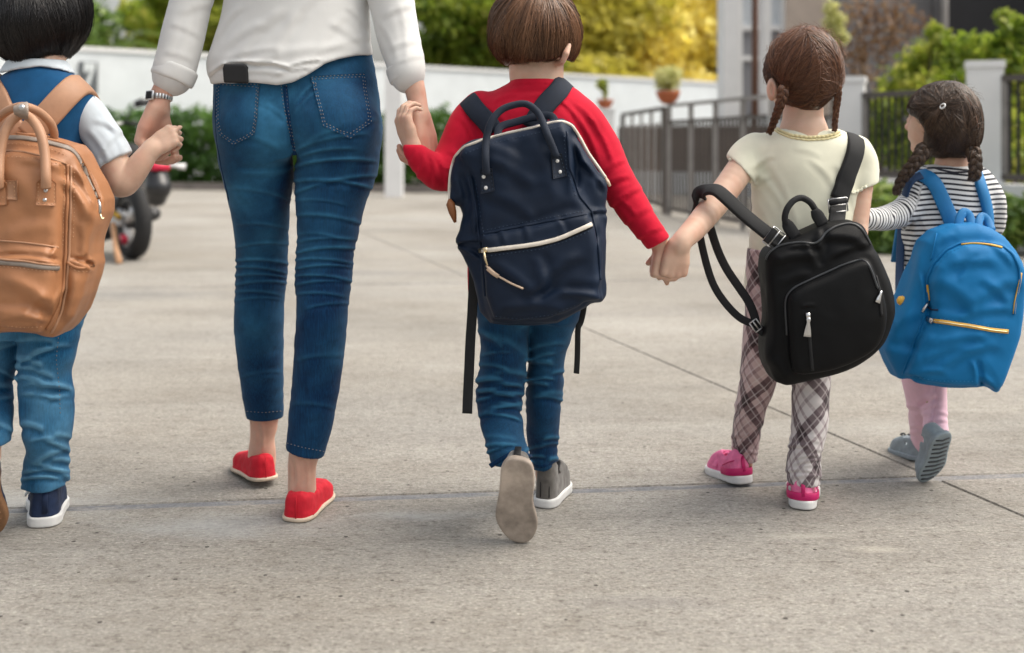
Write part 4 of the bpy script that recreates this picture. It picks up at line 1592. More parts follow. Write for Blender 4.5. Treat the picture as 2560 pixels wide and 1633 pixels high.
# ------------------------------------------------------------------ the woman
D = 2.6
wl_left = [(300, 545, 742, 2.60, .112), (397, 548, 736, 2.60, .10), (456, 562, 731, 2.61, .092), (501, 573, 724, 2.625, .087), (547, 583, 721, 2.64, .082), (592, 589, 720, 2.66, .074), (638, 591, 719, 2.68, .068),
           (700, 590, 717, 2.70, .064), (748, 588, 710, 2.71, .062), (800, 587, 709, 2.715, .064), (845, 589, 708, 2.73, .063), (943, 600, 708, 2.75, .055), (1000, 609, 708, 2.765, .05), (1050, 618, 708, 2.78, .047)]
wl_right = [(300, 736, 952, 2.6, .112), (397, 737, 948, 2.59, .105), (456, 738, 936, 2.585, .098), (501, 740, 917, 2.58, .092), (547, 743, 904, 2.575, .085), (592, 744, 895, 2.57, .078), (638, 741, 884, 2.565, .07),
            (700, 738, 880, 2.56, .065), (748, 741, 872, 2.555, .065), (800, 741, 868, 2.55, .066), (845, 738, 864, 2.55, .064), (943, 732, 853, 2.55, .055), (1041, 722, 836, 2.55, .048), (1100, 717, 822, 2.55, .045), (1150, 713, 806, 2.55, .043)]
w_pelvis = [(125, 560, 928, 2.61, .10), (182, 538, 939, 2.6, .112), (237, 536, 948, 2.6, .12), (292, 534, 953, 2.6, .122), (342, 538, 952, 2.6, .112), (390, 556, 940, 2.6, .09)]
wj = legs_body(wl_left, wl_right, w_pelvis, .012)
wj = U(wj, ellipsoid(px(648, 318, 2.535), (.082, .075, .088)), ellipsoid(px(838, 312, 2.53), (.090, .08, .092)), k=.035)
_r = [(738, 415, 930, 402, 5, 3.2), (740, 452, 926, 470, 5, 3.4), (742, 480, 935, 440, 5, 2.6), (744, 537, 905, 560, 5, 2.2), (746, 500, 860, 512, 4, 1.6), (742, 632, 886, 622, 4.5, 3), (742, 650, 884, 660, 4, 2.6),
      (741, 672, 880, 668, 4, 2.6), (741, 690, 878, 702, 4, 2.8), (741, 712, 876, 706, 4, 2.4), (743, 735, 860, 742, 4, 2.2), (740, 606, 890, 600, 4, 2.2), (745, 585, 840, 592, 4, 1.6), (770, 770, 872, 760, 4, 1.6),
      (588, 652, 720, 660, 4.5, 3), (589, 668, 716, 684, 4, 2.8), (588, 690, 716, 694, 4, 2.6), (590, 712, 716, 708, 4, 2.4), (589, 730, 700, 738, 4, 2), (590, 618, 718, 610, 4, 2.0), (600, 560, 720, 572, 5, 1.6),
      (588, 752, 700, 748, 4, 1.4), (575, 470, 725, 500, 6, 1.4), (745, 372, 905, 335, 6, 2.4), (756, 388, 880, 372, 5, 2.2), (770, 352, 940, 300, 7, 1.4), (560, 330, 690, 368, 8, 1.0), (740, 255, 790, 205, 5, 2.2),
      (738, 282, 800, 222, 5, 1.6), (660, 260, 716, 300, 6, 1.0), (560, 225, 640, 228, 5, .8), (610, 940, 700, 930, 5, 1.0), (740, 900, 855, 890, 6, 1.0), (728, 1010, 835, 1020, 6, .9), (735, 420, 600, 430, 7, 1.1)]
_g = creases(_r)
_seam = creases([(716, 214, 735, 395, 3, 0.1)])
def _cleft(P):
    u, v = to_px(P)
    m = np.interp(v, [214, 300, 395, 410], [716, 722, 737, 738])
    return -.010 * np.exp(-((u - m) / 9) ** 2) * np.clip((v - 230) / 100, 0, 1) * np.clip((430 - v) / 40, 0, 1)
wj = disp(wj, lambda P: 1.35 * _g(P) + _cleft(P) + .0012 * vnoise(P * [1, 1, 2.2], 30, 3))
_hemR = (px(715, 1121, 2.55), px(808, 1143, 2.55)); _hemL = px(640, 1043, 2.78)
def _hemcut(P):
    zr = _hemR[0][2] + (P[:, 0] - _hemR[0][0]) * (_hemR[1][2] - _hemR[0][2]) / (_hemR[1][0] - _hemR[0][0])
    u, v = to_px(P)
    return np.where(u < 712, _hemL[2] - P[:, 2], zr - P[:, 2])
wj = cutby(wj, _hemcut, .003)

wb_torso = vl([(-262, 690, 800, 2.6, .05), (-235, 620, 860, 2.6, .07), (-205, 572, 905, 2.6, .085), (-150, 558, 925, 2.6, .1), (-60, 562, 923, 2.6, .11), (0, 561, 922, 2.6, .115), (59, 551, 925, 2.6, .12), (114, 534, 929, 2.6, .128), (150, 521, 936, 2.6, .135), (178, 520, 940, 2.6, .137), (205, 528, 943, 2.6, .138), (240, 536, 946, 2.6, .138)])
wb_torso = U(wb_torso, ellipsoid(px(648, 318, 2.535), (.088, .085, .102)), ellipsoid(px(838, 312, 2.53), (.094, .086, .104)), k=.03)
_hx = [505, 532, 557, 619, 692, 733, 774, 815, 850, 892, 935, 960]
_hv = [216, 212, 207, 207, 213, 205, 185, 160, 149, 141, 139, 138]
def _bl_hem(P):
    u, v = to_px(P)
    back = P[:, 1] < 2.62
    h = np.where(back, np.interp(u, _hx, _hv), 190)
    return (v - h) * 2.6 / FP
wb_torso = cutby(wb_torso, _bl_hem, .006, hi=np.array([.0, 2.9, 1.5]), lo=np.array([-.85, 2.3, .9]))
wsl_L = limb([(590, -205, 2.6, 70), (540, -130, 2.6, 66), (494, -50, 2.58, 56), (475, 15, 2.57, 51), (456, 90, 2.56, 52), (442, 150, 2.55, 52), (435, 182, 2.545, 51), (433, 196, 2.545, 46)])
wsl_R = limb([(885, -205, 2.6, 70), (930, -130, 2.6, 64), (965, -40, 2.57, 57), (980, 10, 2.56, 55), (996, 90, 2.55, 52), (1012, 150, 2.53, 48), (1016, 178, 2.52, 44), (1018, 192, 2.52, 40)])
wbl = U(wb_torso, wsl_L, wsl_R, k=.005)
_bg = creases([(523, 186, 560, 160, 5, 9), (556, 161, 640, 156, 5, 11), (640, 156, 720, 168, 5, 9), (716, 168, 800, 150, 5, 6), (575, 184, 700, 186, 5, 3), (690, 186, 770, 168, 6, 4), (560, 150, 690, 120, 9, 3), (560, 118, 650, 60, 12, 4.5),
               (600, 130, 700, 30, 14, 4.5), (690, 130, 740, 40, 14, 3), (640, 150, 900, 118, 12, 3), (780, 140, 925, 90, 10, 2.5), (830, 60, 920, 120, 10, 2.5), (545, 90, 600, 20, 8, 3.5), (870, 20, 925, 70, 8, 2.5),
               (430, 60, 500, 90, 8, 2.5), (415, 130, 480, 150, 8, 2.5), (455, 30, 530, 10, 10, 2.5), (470, 60, 440, 160, 9, 2.2), (500, 30, 478, 120, 9, 2.0), (960, 40, 1035, 10, 9, 2.5), (975, 120, 1050, 100, 9, 2.5), (1000, 20, 1015, 150, 8, 2), (985, 160, 1058, 140, 6, 2), (950, 60, 990, 140, 7, 2.4), (720, 60, 800, -20, 14, 3), (800, 110, 860, 40, 12, 2)])
wbl = disp(wbl, lambda P: .62 * _bg(P) + .0022 * vnoise(P * [1, 1, .6], 16, 9))

hw = px(397, 268, 2.535)
wh_L = hand(hw, (-.34, .04, -.94), (.82, -.28, -.42), .18, side=-1, curl=(52, 50, 36), thumb=(.35, .8, .55), tcurl=.1)
wh_R = hand(px(1048, 288, 2.50), (.20, -.04, -.98), (-.88, .45, -.15), .176, side=1, curl=(62, 55, 40), thumb=(.5, .6, .55))
w_head = head(px(740, -430, 2.62), .15, .19, .22)
wbody = U(
    w_head, chain([px(740, -350, 2.61), px(740, -230, 2.6)], [.05, .058]),
    vl([(-240, 640, 840, 2.6, .06), (-190, 580, 900, 2.6, .08), (-60, 570, 905, 2.6, .095), (150, 560, 915, 2.6, .1), (330, 560, 920, 2.6, .09)]),
    limb([(600, -190, 2.6, 45), (490, -40, 2.58, 38), (444, 150, 2.55, 34), (414, 215, 2.54, 27), (400, 245, 2.535, 25), (397, 272, 2.535, 24)]),
    limb([(880, -190, 2.6, 45), (970, -30, 2.56, 40), (1012, 150, 2.53, 34), (1034, 212, 2.515, 26), (1042, 245, 2.51, 23.5), (1048, 280, 2.50, 22.5), (1050, 300, 2.50, 23)]),
    wh_L, wh_R, k=.008)
w_legsk = U(limb([(640, 330, 2.6, 70), (650, 700, 2.7, 52), (652, 850, 2.73, 50), (660, 1040, 2.78, 36), (656, 1090, 2.785, 29), (655, 1130, 2.79, 33), (654, 1165, 2.80, 34)]),
            limb([(840, 330, 2.6, 75), (806, 700, 2.56, 55), (800, 850, 2.55, 52), (772, 1080, 2.55, 42), (757, 1150, 2.552, 35), (755, 1190, 2.553, 33), (755, 1225, 2.553, 34), (756, 1265, 2.553, 34)]),
            chain([px(654, 1165, 2.80), px(626, 1172, 2.93)], [.028, .02]), chain([px(757, 1265, 2.555), px(792, 1245, 2.68)], [.028, .02]), k=.006)
_tend = creases([(650, 1050, 656, 1120, 5, 3.0), (738, 1150, 742, 1215, 5, 3.0), (765, 1150, 768, 1215, 5, 2.6)])
w_legsk = disp(w_legsk, _tend)
wbody = U(wbody, w_legsk, k=.02)
woman, b_woman = sculpt('person', wbody, .0028, M_skin2, None, FLUSH)
props(woman, 'woman in white blouse and skinny blue jeans with a child on each hand', 'person')
blouse, b_blouse = sculpt('blouse', wbl, .0042, M_blouse, woman)
for a, b_, r_ in ((px(442, 166, 2.55), px(433, 202, 2.545), 55 * 2.55 / FP), (px(1011, 160, 2.525), px(1018, 195, 2.52), 48 * 2.52 / FP)):
    ax = (b_ - a) / np.linalg.norm(b_ - a)
    tilt = np.array([-.32, 0, .1]) if a[0] < -.5 else np.array([.32, 0, .1])
    ax2 = ax + tilt * .55 * (1 if a[0] < -.5 else 1) * np.array([1, 1, 1]); ax2 /= np.linalg.norm(ax2)
    m_ = (a + b_) / 2; hl = .019
    cu = minus(capcyl(m_ - ax2 * hl, m_ + ax2 * hl, r_, .006), capcyl(m_ + ax2 * .006, m_ + ax2 * .06, r_ - .010, .002), .004)
    cu = disp(cu, lambda P: .0025 * vnoise(P, 26, 4))
    sculpt('cuff', cu, .0032, M_blouse, blouse)
jeans, b_jeans = sculpt('jeans', wj, .0034, M_denim_w, woman, {'wear': lambda P: np.clip(whiskers(_g)(P) + .5 * np.exp(-((to_px(P)[1] - 300) / 60) ** 2) * np.maximum(np.exp(-((to_px(P)[0] - 660) / 45) ** 2), np.exp(-((to_px(P)[0] - 830) / 45) ** 2)), 0, 1)})

def back_pocket(person_jeans, poly, body, thread, mat):
    p = patch('back_pocket', poly, [body], mat, person_jeans, .0006, .0026, 9)
    c = np.mean(poly, 0)
    me = p.data
    V = np.zeros(len(me.vertices) * 3, np.float32); me.vertices.foreach_get('co', V)
    me.attributes.new('wear', 'FLOAT', 'POINT').data.foreach_set('value', wear_of(V.reshape(-1, 3)).astype(np.float32))
    mb = MB()
    for k_ in (.955, .875):
        q = [c + (np.array(a) - c) * k_ for a in poly]
        stitches(q + [q[0]], [body], mb, .0009, 6, 3, .0042)
    mb.build('stitching', thread, p)
    return p
back_pocket(jeans, [(545, 200), (650, 210), (643, 300), (637, 336), (586, 363), (552, 338), (543, 300)], b_jeans, M_thread, M_denim_w)
back_pocket(jeans, [(776, 192), (910, 184), (914, 225), (928, 305), (876, 346), (808, 316), (795, 262)], b_jeans, M_thread, M_denim_w)
mb = MB()
seam = [(709, 214), (713, 260), (722, 310), (734, 360), (738, 392)]
for off in (-6, 7):
    stitches([(a + off * (1 - (b_ - 214) / 260), b_) for a, b_ in seam], [b_jeans], mb, .0009, 6, 3, .0012)
stitches([(618, 1028), (660, 1031), (706, 1027)], [b_jeans], mb, .0008, 6, 3, .0012)
stitches([(719, 1108), (760, 1119), (811, 1129)], [b_jeans], mb, .0008, 6, 3, .0012)
mb.build('seam_stitching', M_thread, jeans)
mb = MB()
P_, N_ = on([(713, 216), (718, 270), (727, 330), (737, 388)], [b_jeans], 6, .0006); mb.ribbon(smooth_path(P_), N_, .010, .0022)
mb.build('seam', M_denim_w, jeans)
mb = MB()
P_, N_ = on([(541, 232), (538, 290), (541, 350), (553, 420), (572, 500)], [b_jeans], 8, .0004); mb.ribbon(smooth_path(P_), N_, .006, .0016)
mb.build('seam', M_denim_w, jeans)
hair_w = hair_join('hair', M_hair_black, woman, [(lambda s_: (s_[0], s_[1], np.full(len(s_[0]), .3)))(surface(U(ellipsoid(px(740, -445, 2.58), (.092, .105, .125)), vl([(-420, 655, 825, 2.57, .075), (-330, 660, 820, 2.56, .05), (-270, 675, 805, 2.55, .03)]), k=.03), .006))])
# her shoes
_f = px(664, 1192, 2.735); _f[2] = .016
o, bd_, pl_ = shoe(woman, None, frame(_f, 26, 4), .23, .094, .062, .036, M_redshoe, M_sole_cream, .009, -1, .36, .66, heel_lean=.10, hole_=(.27, .16, .26, .62), seams=True)
_f = px(741, 1302, 2.485); _f[2] = .001
o, bd_, pl_ = shoe(woman, None, frame(_f, -3, 0), .235, .098, .060, .036, M_redshoe, M_sole_cream, .009, 1, .36, .66, heel_lean=.08, hole_=(.27, .16, .26, .62), seams=True)
ph = empty('mobile_phone', px(590, 190, 2.46), 'black mobile phone sticking out of the back pocket of the jeans', 'phone')
r1, r2 = hit(590, 215, [b_jeans]), hit(590, 300, [b_jeans])
yy = min(hit(u, v, [b_blouse, b_jeans])[0][1] for u in (566, 590, 612) for v in (172, 185, 200, 206)) - .004
pts = slab([(560, 160), (612, 160), (620, 168), (621, 209), (559, 207), (556, 170)], yy, yy - .002, yy + .007, .003, smooth=False, tilt=0)
sculpt('case', pts, .0022, M_black, ph)
wt = empty('wristwatch', px(397, 243, 2.535), 'steel wristwatch with a dark dial on the wrist of the woman', 'watch')
ca, cb = px(402, 236, 2.538), px(397, 252, 2.536)
axw = (cb - ca) / np.linalg.norm(cb - ca) + np.array([.22, 0, 0]); axw /= np.linalg.norm(axw)
mb = MB()
e_x = np.cross(axw, [0, 1., 0]); e_x /= np.linalg.norm(e_x); e_y = np.cross(axw, e_x)
cc = (ca + cb) / 2; rr_ = 29.5 * 2.535 / FP
lk = []
for k_ in range(22):
    a0, a1 = 2 * math.pi * k_ / 22, 2 * math.pi * (k_ + .86) / 22
    P_ = [cc + rr_ * (math.cos(t) * e_x + 1.0 * math.sin(t) * e_y) for t in (a0, (a0 + a1) / 2, a1)]
    N_ = [(p - cc) / np.linalg.norm(p - cc) for p in P_]
    mb.ribbon(P_, N_, .0125, .0028)
mb.build('bracelet', M_steel, wt)
dirw = np.array([-.45, -.85, .1]); dirw -= axw * (dirw @ axw); dirw /= np.linalg.norm(dirw)
MB().ribbon([cc + dirw * (rr_ + .003) + np.cross(axw, dirw) * t for t in (-.011, 0, .011)], [dirw] * 3, .021, .005).build('case', M_steel, wt)
MB().ribbon([cc + dirw * (rr_ + .0062) + np.cross(axw, dirw) * t for t in (-.008, 0, .008)], [dirw] * 3, .016, .001).build('dial', M_black, wt)
# ------------------------------------------------------------------ the boy in red (centre)
d0 = 2.52
cb_L = [(760, 1190, 1322, 2.50, .085), (800, 1195, 1322, 2.50, .083), (850, 1199, 1320, 2.505, .08), (896, 1199, 1318, 2.51, .075), (945, 1192, 1314, 2.515, .072), (973, 1190, 1312, 2.515, .070), (1010, 1192, 1306, 2.505, .066), (1050, 1198, 1306, 2.48, .062),
        (1087, 1207, 1310, 2.45, .06), (1130, 1218, 1322, 2.43, .056), (1160, 1226, 1330, 2.42, .052)]
cb_R = [(760, 1310, 1452, 2.53, .085), (800, 1314, 1444, 2.54, .082), (850, 1317, 1426, 2.55, .078), (882, 1318, 1415, 2.56, .074), (928, 1318, 1410, 2.57, .070), (964, 1315, 1408, 2.58, .068), (1000, 1314, 1405, 2.585, .065), (1042, 1315, 1401, 2.59, .06), (1087, 1317, 1396, 2.605, .054), (1130, 1322, 1393, 2.618, .050), (1172, 1326, 1394, 2.625, .049)]
cb_P = [(610, 1185, 1472, 2.52, .09), (680, 1184, 1470, 2.52, .095), (740, 1188, 1462, 2.52, .095), (800, 1198, 1440, 2.52, .085)]
cbj = legs_body(cb_L, cb_R, cb_P, .012)
_c = creases(gen_creases(cb_L, 880, 1060, 9, 5.5, 6, 11, .18) + gen_creases(cb_R, 860, 1010, 8, 4.5, 5, 12, .15) + gen_creases(cb_L, 1080, 1155, 4, 3.5, 5, 13, .2) + gen_creases(cb_R, 1085, 1160, 5, 4, 5, 14, .12) + gen_creases(cb_L, 770, 880, 4, 3, 9, 15, .4)
             + [(1196, 1000, 1308, 985, 6, 5), (1194, 985, 1300, 962, 5, 4), (1196, 1040, 1306, 1010, 6, 4)])
cbj = disp(cbj, lambda P: _c(P) + .0022 * vnoise(P * [1, 1, 1.8], 24, 5))
def _bhem(P):
    u, v = to_px(P)
    return (v - np.where(u < 1323, np.interp(u, [1215, 1260, 1290, 1326], [1172, 1168, 1140, 1140]), np.interp(u, [1326, 1360, 1394], [1174, 1180, 1166]))) * 2.5 / FP
cbj = cutby(cbj, _bhem, .003)

cb_T = vl([(200, 1300, 1392, 2.52, .045), (208, 1274, 1415, 2.52, .056), (222, 1245, 1436, 2.52, .062), (240, 1213, 1452, 2.52, .068), (262, 1182, 1474, 2.52, .076), (300, 1162, 1492, 2.52, .085), (365, 1156, 1500, 2.52, .09), (480, 1162, 1500, 2.52, .092), (600, 1168, 1494, 2.52, .094), (700, 1170, 1488, 2.52, .098), (742, 1172, 1480, 2.52, .10)])
cb_aL = limb([(1200, 272, 2.52, 46), (1170, 315, 2.51, 50), (1142, 380, 2.50, 50), (1108, 430, 2.47, 46), (1066, 412, 2.45, 37), (1040, 385, 2.44, 28), (1028, 366, 2.44, 23)])
cb_aR = limb([(1420, 272, 2.52, 50), (1458, 310, 2.515, 52), (1492, 356, 2.51, 49), (1528, 425, 2.49, 46), (1570, 500, 2.47, 44), (1612, 562, 2.455, 36), (1640, 598, 2.45, 31), (1650, 614, 2.45, 29)])
cbs = U(cb_T, cb_aL, cb_aR, k=.02)
cbs = U(cbs, minus(vl([(196, 1284, 1402, 2.515, .052), (212, 1268, 1416, 2.515, .060)]), vl([(180, 1290, 1394, 2.515, .046), (220, 1290, 1394, 2.515, .046)]), .003), k=.004)
_c2 = creases([(1448, 300, 1500, 420, 7, 4), (1470, 290, 1530, 400, 7, 3), (1440, 262, 1490, 310, 6, 2), (1500, 470, 1570, 440, 7, 4), (1520, 520, 1600, 470, 7, 4), (1560, 560, 1625, 520, 7, 3), (1510, 430, 1560, 400, 6, 3), (1590, 600, 1655, 570, 5, 3), (1550, 500, 1590, 540, 6, 2.5),
               (1120, 420, 1160, 470, 6, 4), (1100, 400, 1120, 470, 6, 4), (1130, 380, 1170, 420, 6, 3), (1060, 390, 1040, 450, 5, 3.5), (1080, 395, 1085, 465, 5, 3.5), (1040, 380, 1020, 410, 4, 2.5), (1160, 300, 1190, 370, 7, 3), (1275, 226, 1400, 224, 5, 2.5), (1240, 250, 1290, 235, 6, 2.5), (1300, 245, 1380, 242, 6, 2), (1400, 250, 1440, 290, 6, 2.5), (1210, 268, 1260, 300, 6, 2)])
cbs = disp(cbs, lambda P: _c2(P) + .0025 * vnoise(P, 17, 6))
_qa, _qb = px(1646, 610, 2.45), px(1625, 574, 2.453)
def _scut(P):
    u, v = to_px(P)
    right = (P - _qa) @ ((_qa - _qb) / np.linalg.norm(_qa - _qb))
    left = (362 + (u - 1012) * .0 - v) * 2.44 / FP
    return np.where(u > 1560, right, np.where((u < 1060) & (v < 380), left, -.05))
cbs = cutby(cbs, _scut, .003)

ch_L = hand(px(1029, 366, 2.455), (-.30, .05, .95), (.80, .58, .1), .128, side=1, curl=(28, 45, 40), thumb=(.45, .8, .3))
ch_R = hand(px(1652, 612, 2.472), (-.24, .02, -.97), (.93, -.02, -.25), .128, side=1, curl=(80, 30, 42), thumb=(-.1, 1, .5))
cbody = U(head(px(1340, 92, 2.53), .15, .178, .195, -.12), limb([(1340, 150, 2.525, 68), (1341, 185, 2.52, 66), (1342, 215, 2.52, 64), (1342, 250, 2.52, 58)]),
          vl([(215, 1290, 1400, 2.52, .05), (262, 1200, 1460, 2.52, .06), (480, 1180, 1480, 2.52, .075), (760, 1190, 1465, 2.52, .075)]),
          limb([(1190, 290, 2.52, 34), (1142, 380, 2.5, 32), (1105, 430, 2.47, 30), (1062, 412, 2.45, 25), (1036, 376, 2.45, 20), (1029, 362, 2.455, 19)]),
          limb([(1450, 290, 2.52, 36), (1492, 356, 2.51, 34), (1545, 450, 2.48, 31), (1600, 545, 2.46, 26), (1640, 596, 2.46, 22), (1653, 618, 2.47, 20.5)]),
          limb([(1256, 760, 2.5, 45), (1254, 980, 2.52, 38), (1265, 1100, 2.45, 33), (1285, 1165, 2.41, 28)]), limb([(1382, 760, 2.53, 45), (1362, 980, 2.58, 36), (1360, 1150, 2.62, 24), (1366, 1225, 2.635, 22)]),
          chain([px(1421, 114, 2.452), px(1415, 134, 2.442), px(1407, 154, 2.448), px(1398, 158, 2.47)], [.0065, .0075, .006, .008]), ch_L, ch_R, k=.01)
boy, b_boy = sculpt('person', cbody, .0026, M_skin, None, FLUSH)
props(boy, 'boy with brown bowl haircut in red sweater walking in the middle', 'person')
sweater, b_sweater = sculpt('sweater', cbs, .0042, M_red, boy)
o, b_cbj = sculpt('jeans', cbj, .0036, M_denim_b, boy, {'wear': whiskers(_c)})
mb = MB()
stitches([(1258, 800), (1256, 980)], [b_cbj], mb, .0008, 6, 4, .001)
P_, N_ = on([(1326, 1142), (1290, 1128), (1250, 1150), (1226, 1165)], [b_cbj], 6, .0); mb.ribbon(smooth_path(P_), N_, .010, .004)
P_, N_ = on([(1327, 1160), (1350, 1168), (1392, 1152)], [b_cbj], 6, .0); mb.ribbon(smooth_path(P_), N_, .010, .004)
mb.build('hem', M_denim_b, o, kind='stuff')
cap = vl([(-36, 1318, 1356, 2.53, .03), (-22, 1282, 1394, 2.53, .06), (0, 1251, 1419, 2.53, .085), (30, 1233, 1440, 2.525, .1), (68, 1227, 1451, 2.52, .107), (95, 1226, 1451, 2.52, .108), (122, 1232, 1445, 2.52, .102), (145, 1247, 1434, 2.52, .092), (160, 1262, 1420, 2.52, .083), (174, 1276, 1406, 2.52, .074)])
def _cuth(P):
    u, v = to_px(P)
    return (v - np.interp(u, [1225, 1262, 1280, 1330, 1385, 1405, 1425, 1452], [164, 166, 158, 155, 150, 128, 158, 150])) * 2.5 / FP
cap = cutby(cap, _cuth, .006)
cap = minus(cap, chain([px(1424, 108, 2.438), px(1414, 134, 2.428), px(1404, 162, 2.436)], [.006, .009, .008]), .003)
cap = disp(cap, lambda P: .0032 * vnoise(P * [1, 1, .14], 75, 3) + .002 * vnoise(P * [1, 1, .3], 28, 4))
Vc, Qc = surface(cap, .0036)
capb = Body(Vc, Qc)
cc_ = px(1340, 85, 2.53)
st = bob_strands(capb, cc_, (.12, -.45, .9), 4200, lambda x, y: cc_[2] - .062 - .012 * np.sin(x * 90), 3, jitter=.011)
hair_join('hair', M_hair_brown, boy, [(Vc, Qc, np.full(len(Vc), .08)), st])
# trainers: left one rolled onto its toes with the whole sole towards us
toe = px(1295, 1352, 2.352); toe[2] = .004
A_ = frame((0, 0, 0), -3, 74)
L_ = .186
heel_ = toe - A_[1] * L_ + A_[2] * .0
o, bd_, pl_ = shoe(boy, None, (A_[0], A_[1], A_[2], heel_), L_, .084, .062, .040, M_suede, M_sole_beige, .017, -1, .3, .55, flare=.004)
MB().ribbon(pl_(np.array([(0, -.004, .020), (0, -.001, .045), (0, .004, .064)])), [-A_[1]] * 3, .014, .003).build('heel_tab', M_black, o)
f_ = px(1362, 1268, 2.58); f_[2] = .001
o, bd_, pl_ = shoe(boy, None, frame(f_, -13, 0), .186, .076, .106, .042, M_suede, M_sole_white, .020, 1, .36, .60, heel_lean=.05, hole_=(.33, .19, .30, .6))
mb = MB()
for dx in (-.010, .010):
    mb.tube(pl_(np.array([(dx, -.001, .024), (dx, .001, .045), (dx, .006, .07)])), .0014, 5)
mb.build('heel_seam', M_black, o, kind='stuff')

# ------------------------------------------------------------------ the boy with the tan backpack (left)
lb_R = [(760, 62, 212, 2.46, .08), (800, 54, 204, 2.46, .078), (845, 54, 195, 2.46, .075), (900, 50, 181, 2.46, .07), (943, 48, 172, 2.46, .066), (975, 50, 175, 2.46, .066), (992, 52, 178, 2.46, .066), (1040, 56, 181, 2.46, .066), (1080, 60, 177, 2.46, .063), (1114, 70, 169, 2.47, .06), (1150, 66, 168, 2.485, .056), (1180, 60, 169, 2.492, .054), (1214, 58, 168, 2.495, .053)]
lb_L = [(760, -90, 60, 2.46, .08), (845, -84, 50, 2.46, .075), (900, -82, 46, 2.47, .07), (943, -90, 30, 2.47, .066), (980, -94, 24, 2.46, .065), (1040, -86, 27, 2.42, .062), (1080, -80, 24, 2.40, .06), (1112, -74, 22, 2.39, .056)]
lb_P = [(640, -85, 208, 2.46, .085), (720, -88, 210, 2.46, .09), (780, -86, 206, 2.46, .088), (840, -70, 190, 2.46, .075)]
lbj = legs_body(lb_L, lb_R, lb_P, .012)
_c3 = creases(gen_creases(lb_R, 860, 1010, 9, 5, 7, 21, .25) + gen_creases(lb_R, 1060, 1200, 8, 4.5, 6, 22, .2) + gen_creases(lb_L, 860, 1100, 8, 5, 7, 23, .2) + gen_creases(lb_R, 780, 860, 3, 3, 9, 24, .5) + [(60, 962, 176, 972, 7, 6), (58, 985, 150, 1000, 6, 4), (60, 1182, 168, 1178, 5, 5), (62, 1196, 166, 1200, 4, 3)])
lbj = disp(lbj, lambda P: _c3(P) + .0026 * vnoise(P * [1, 1, 1.6], 22, 7))
lv = vl([(166, 60, 140, 2.46, .05), (176, 34, 166, 2.46, .058), (190, 8, 188, 2.46, .064), (208, -20, 210, 2.46, .07), (235, -46, 236, 2.46, .078), (262, -52, 240, 2.46, .084), (300, -46, 230, 2.46, .09), (364, -32, 212, 2.46, .092), (480, -24, 206, 2.46, .092), (620, -26, 208, 2.46, .094), (780, -30, 212, 2.46, .097)])
lv = disp(lv, lambda P: .003 * vnoise(P, 14, 8))
lv = cutby(lv, lambda P: (to_px(P)[1] - 772) * 2.46 / FP)
lslR, lslL = (limb([(206, 266, 2.46, 40), (232, 306, 2.46, 45), (262, 352, 2.46, 46), (284, 396, 2.46, 47), (292, 414, 2.46, 46)]), limb([(-22, 266, 2.46, 40), (-48, 306, 2.46, 45), (-78, 352, 2.46, 46), (-100, 396, 2.46, 47), (-108, 414, 2.46, 46)]))
_qd = px(284, 406, 2.46); _qe = px(-100, 406, 2.46)
_dR = np.array([.50, 0, -.86]); _dL = np.array([-.5, 0, -.86])
lslR, lslL = cutby(lslR, lambda P: (P - _qd) @ _dR, .004), cutby(lslL, lambda P: (P - _qe) @ _dL, .004)
_c4 = creases([(240, 300, 300, 330, 8, 3), (245, 390, 300, 330, 8, 2.5), (225, 330, 270, 400, 8, 3), (260, 290, 310, 380, 8, 2)])
lslR = disp(lslR, lambda P: _c4(P) + .002 * vnoise(P, 20, 2))
lcol = minus(vl([(150, 26, 160, 2.46, .060), (166, 14, 174, 2.46, .066), (186, 2, 186, 2.46, .072)]), vl([(140, 40, 150, 2.46, .052), (190, 40, 150, 2.46, .052)]), .004)
lcol = cutby(lcol, lambda P: (to_px(P)[1] - np.interp(to_px(P)[0], [0, 40, 100, 150, 186], [184, 174, 166, 174, 186])) * 2.46 / FP, .003)
lh = hand(px(378, 374, 2.468), (.80, .16, .56), (.10, .97, -.25), .116, side=1, curl=(66, 70, 50), thumb=(-.02, 1, .02), tcurl=.06)
lh2 = hand(px(-150, 480, 2.46), (0, .2, -1), (1, 0, 0), .128, side=1)
lbody = U(head(px(100, 60, 2.48), .155, .178, .195, .1), limb([(100, 130, 2.47, 60), (98, 175, 2.46, 60), (96, 220, 2.46, 70)]),
          vl([(190, 20, 170, 2.46, .05), (262, -30, 215, 2.46, .06), (480, -10, 190, 2.46, .075), (780, -10, 190, 2.46, .07)]),
          limb([(212, 280, 2.46, 34), (250, 340, 2.46, 36), (286, 415, 2.46, 39), (302, 455, 2.46, 38), (326, 440, 2.46, 33), (352, 408, 2.46, 28), (368, 386, 2.464, 24), (380, 372, 2.467, 22)]),
          limb([(-20, 280, 2.46, 36), (-70, 350, 2.46, 36), (-120, 420, 2.44, 30), (-148, 475, 2.46, 22)]),
          limb([(132, 760, 2.46, 48), (116, 980, 2.46, 40), (114, 1180, 2.49, 26), (116, 1262, 2.502, 25)]), limb([(-10, 760, 2.46, 48), (-34, 980, 2.46, 38), (-28, 1110, 2.39, 28), (-30, 1150, 2.38, 28)]), lh, lh2, k=.01)
lboy, b_lboy = sculpt('person', lbody, .0026, M_skin, None, FLUSH)
props(lboy, 'boy with black hair in blue knit vest walking at the left edge', 'person')
o, b_vest = sculpt('vest', lv, .0045, M_vest, lboy)
mb = MB()
P_, N_ = on([(238, 240), (226, 300), (212, 364)], [b_vest], 6, .001)
mb.ribbon(smooth_path(P_), N_, .014, .004); mb.build('armhole_trim', M_vest, o)
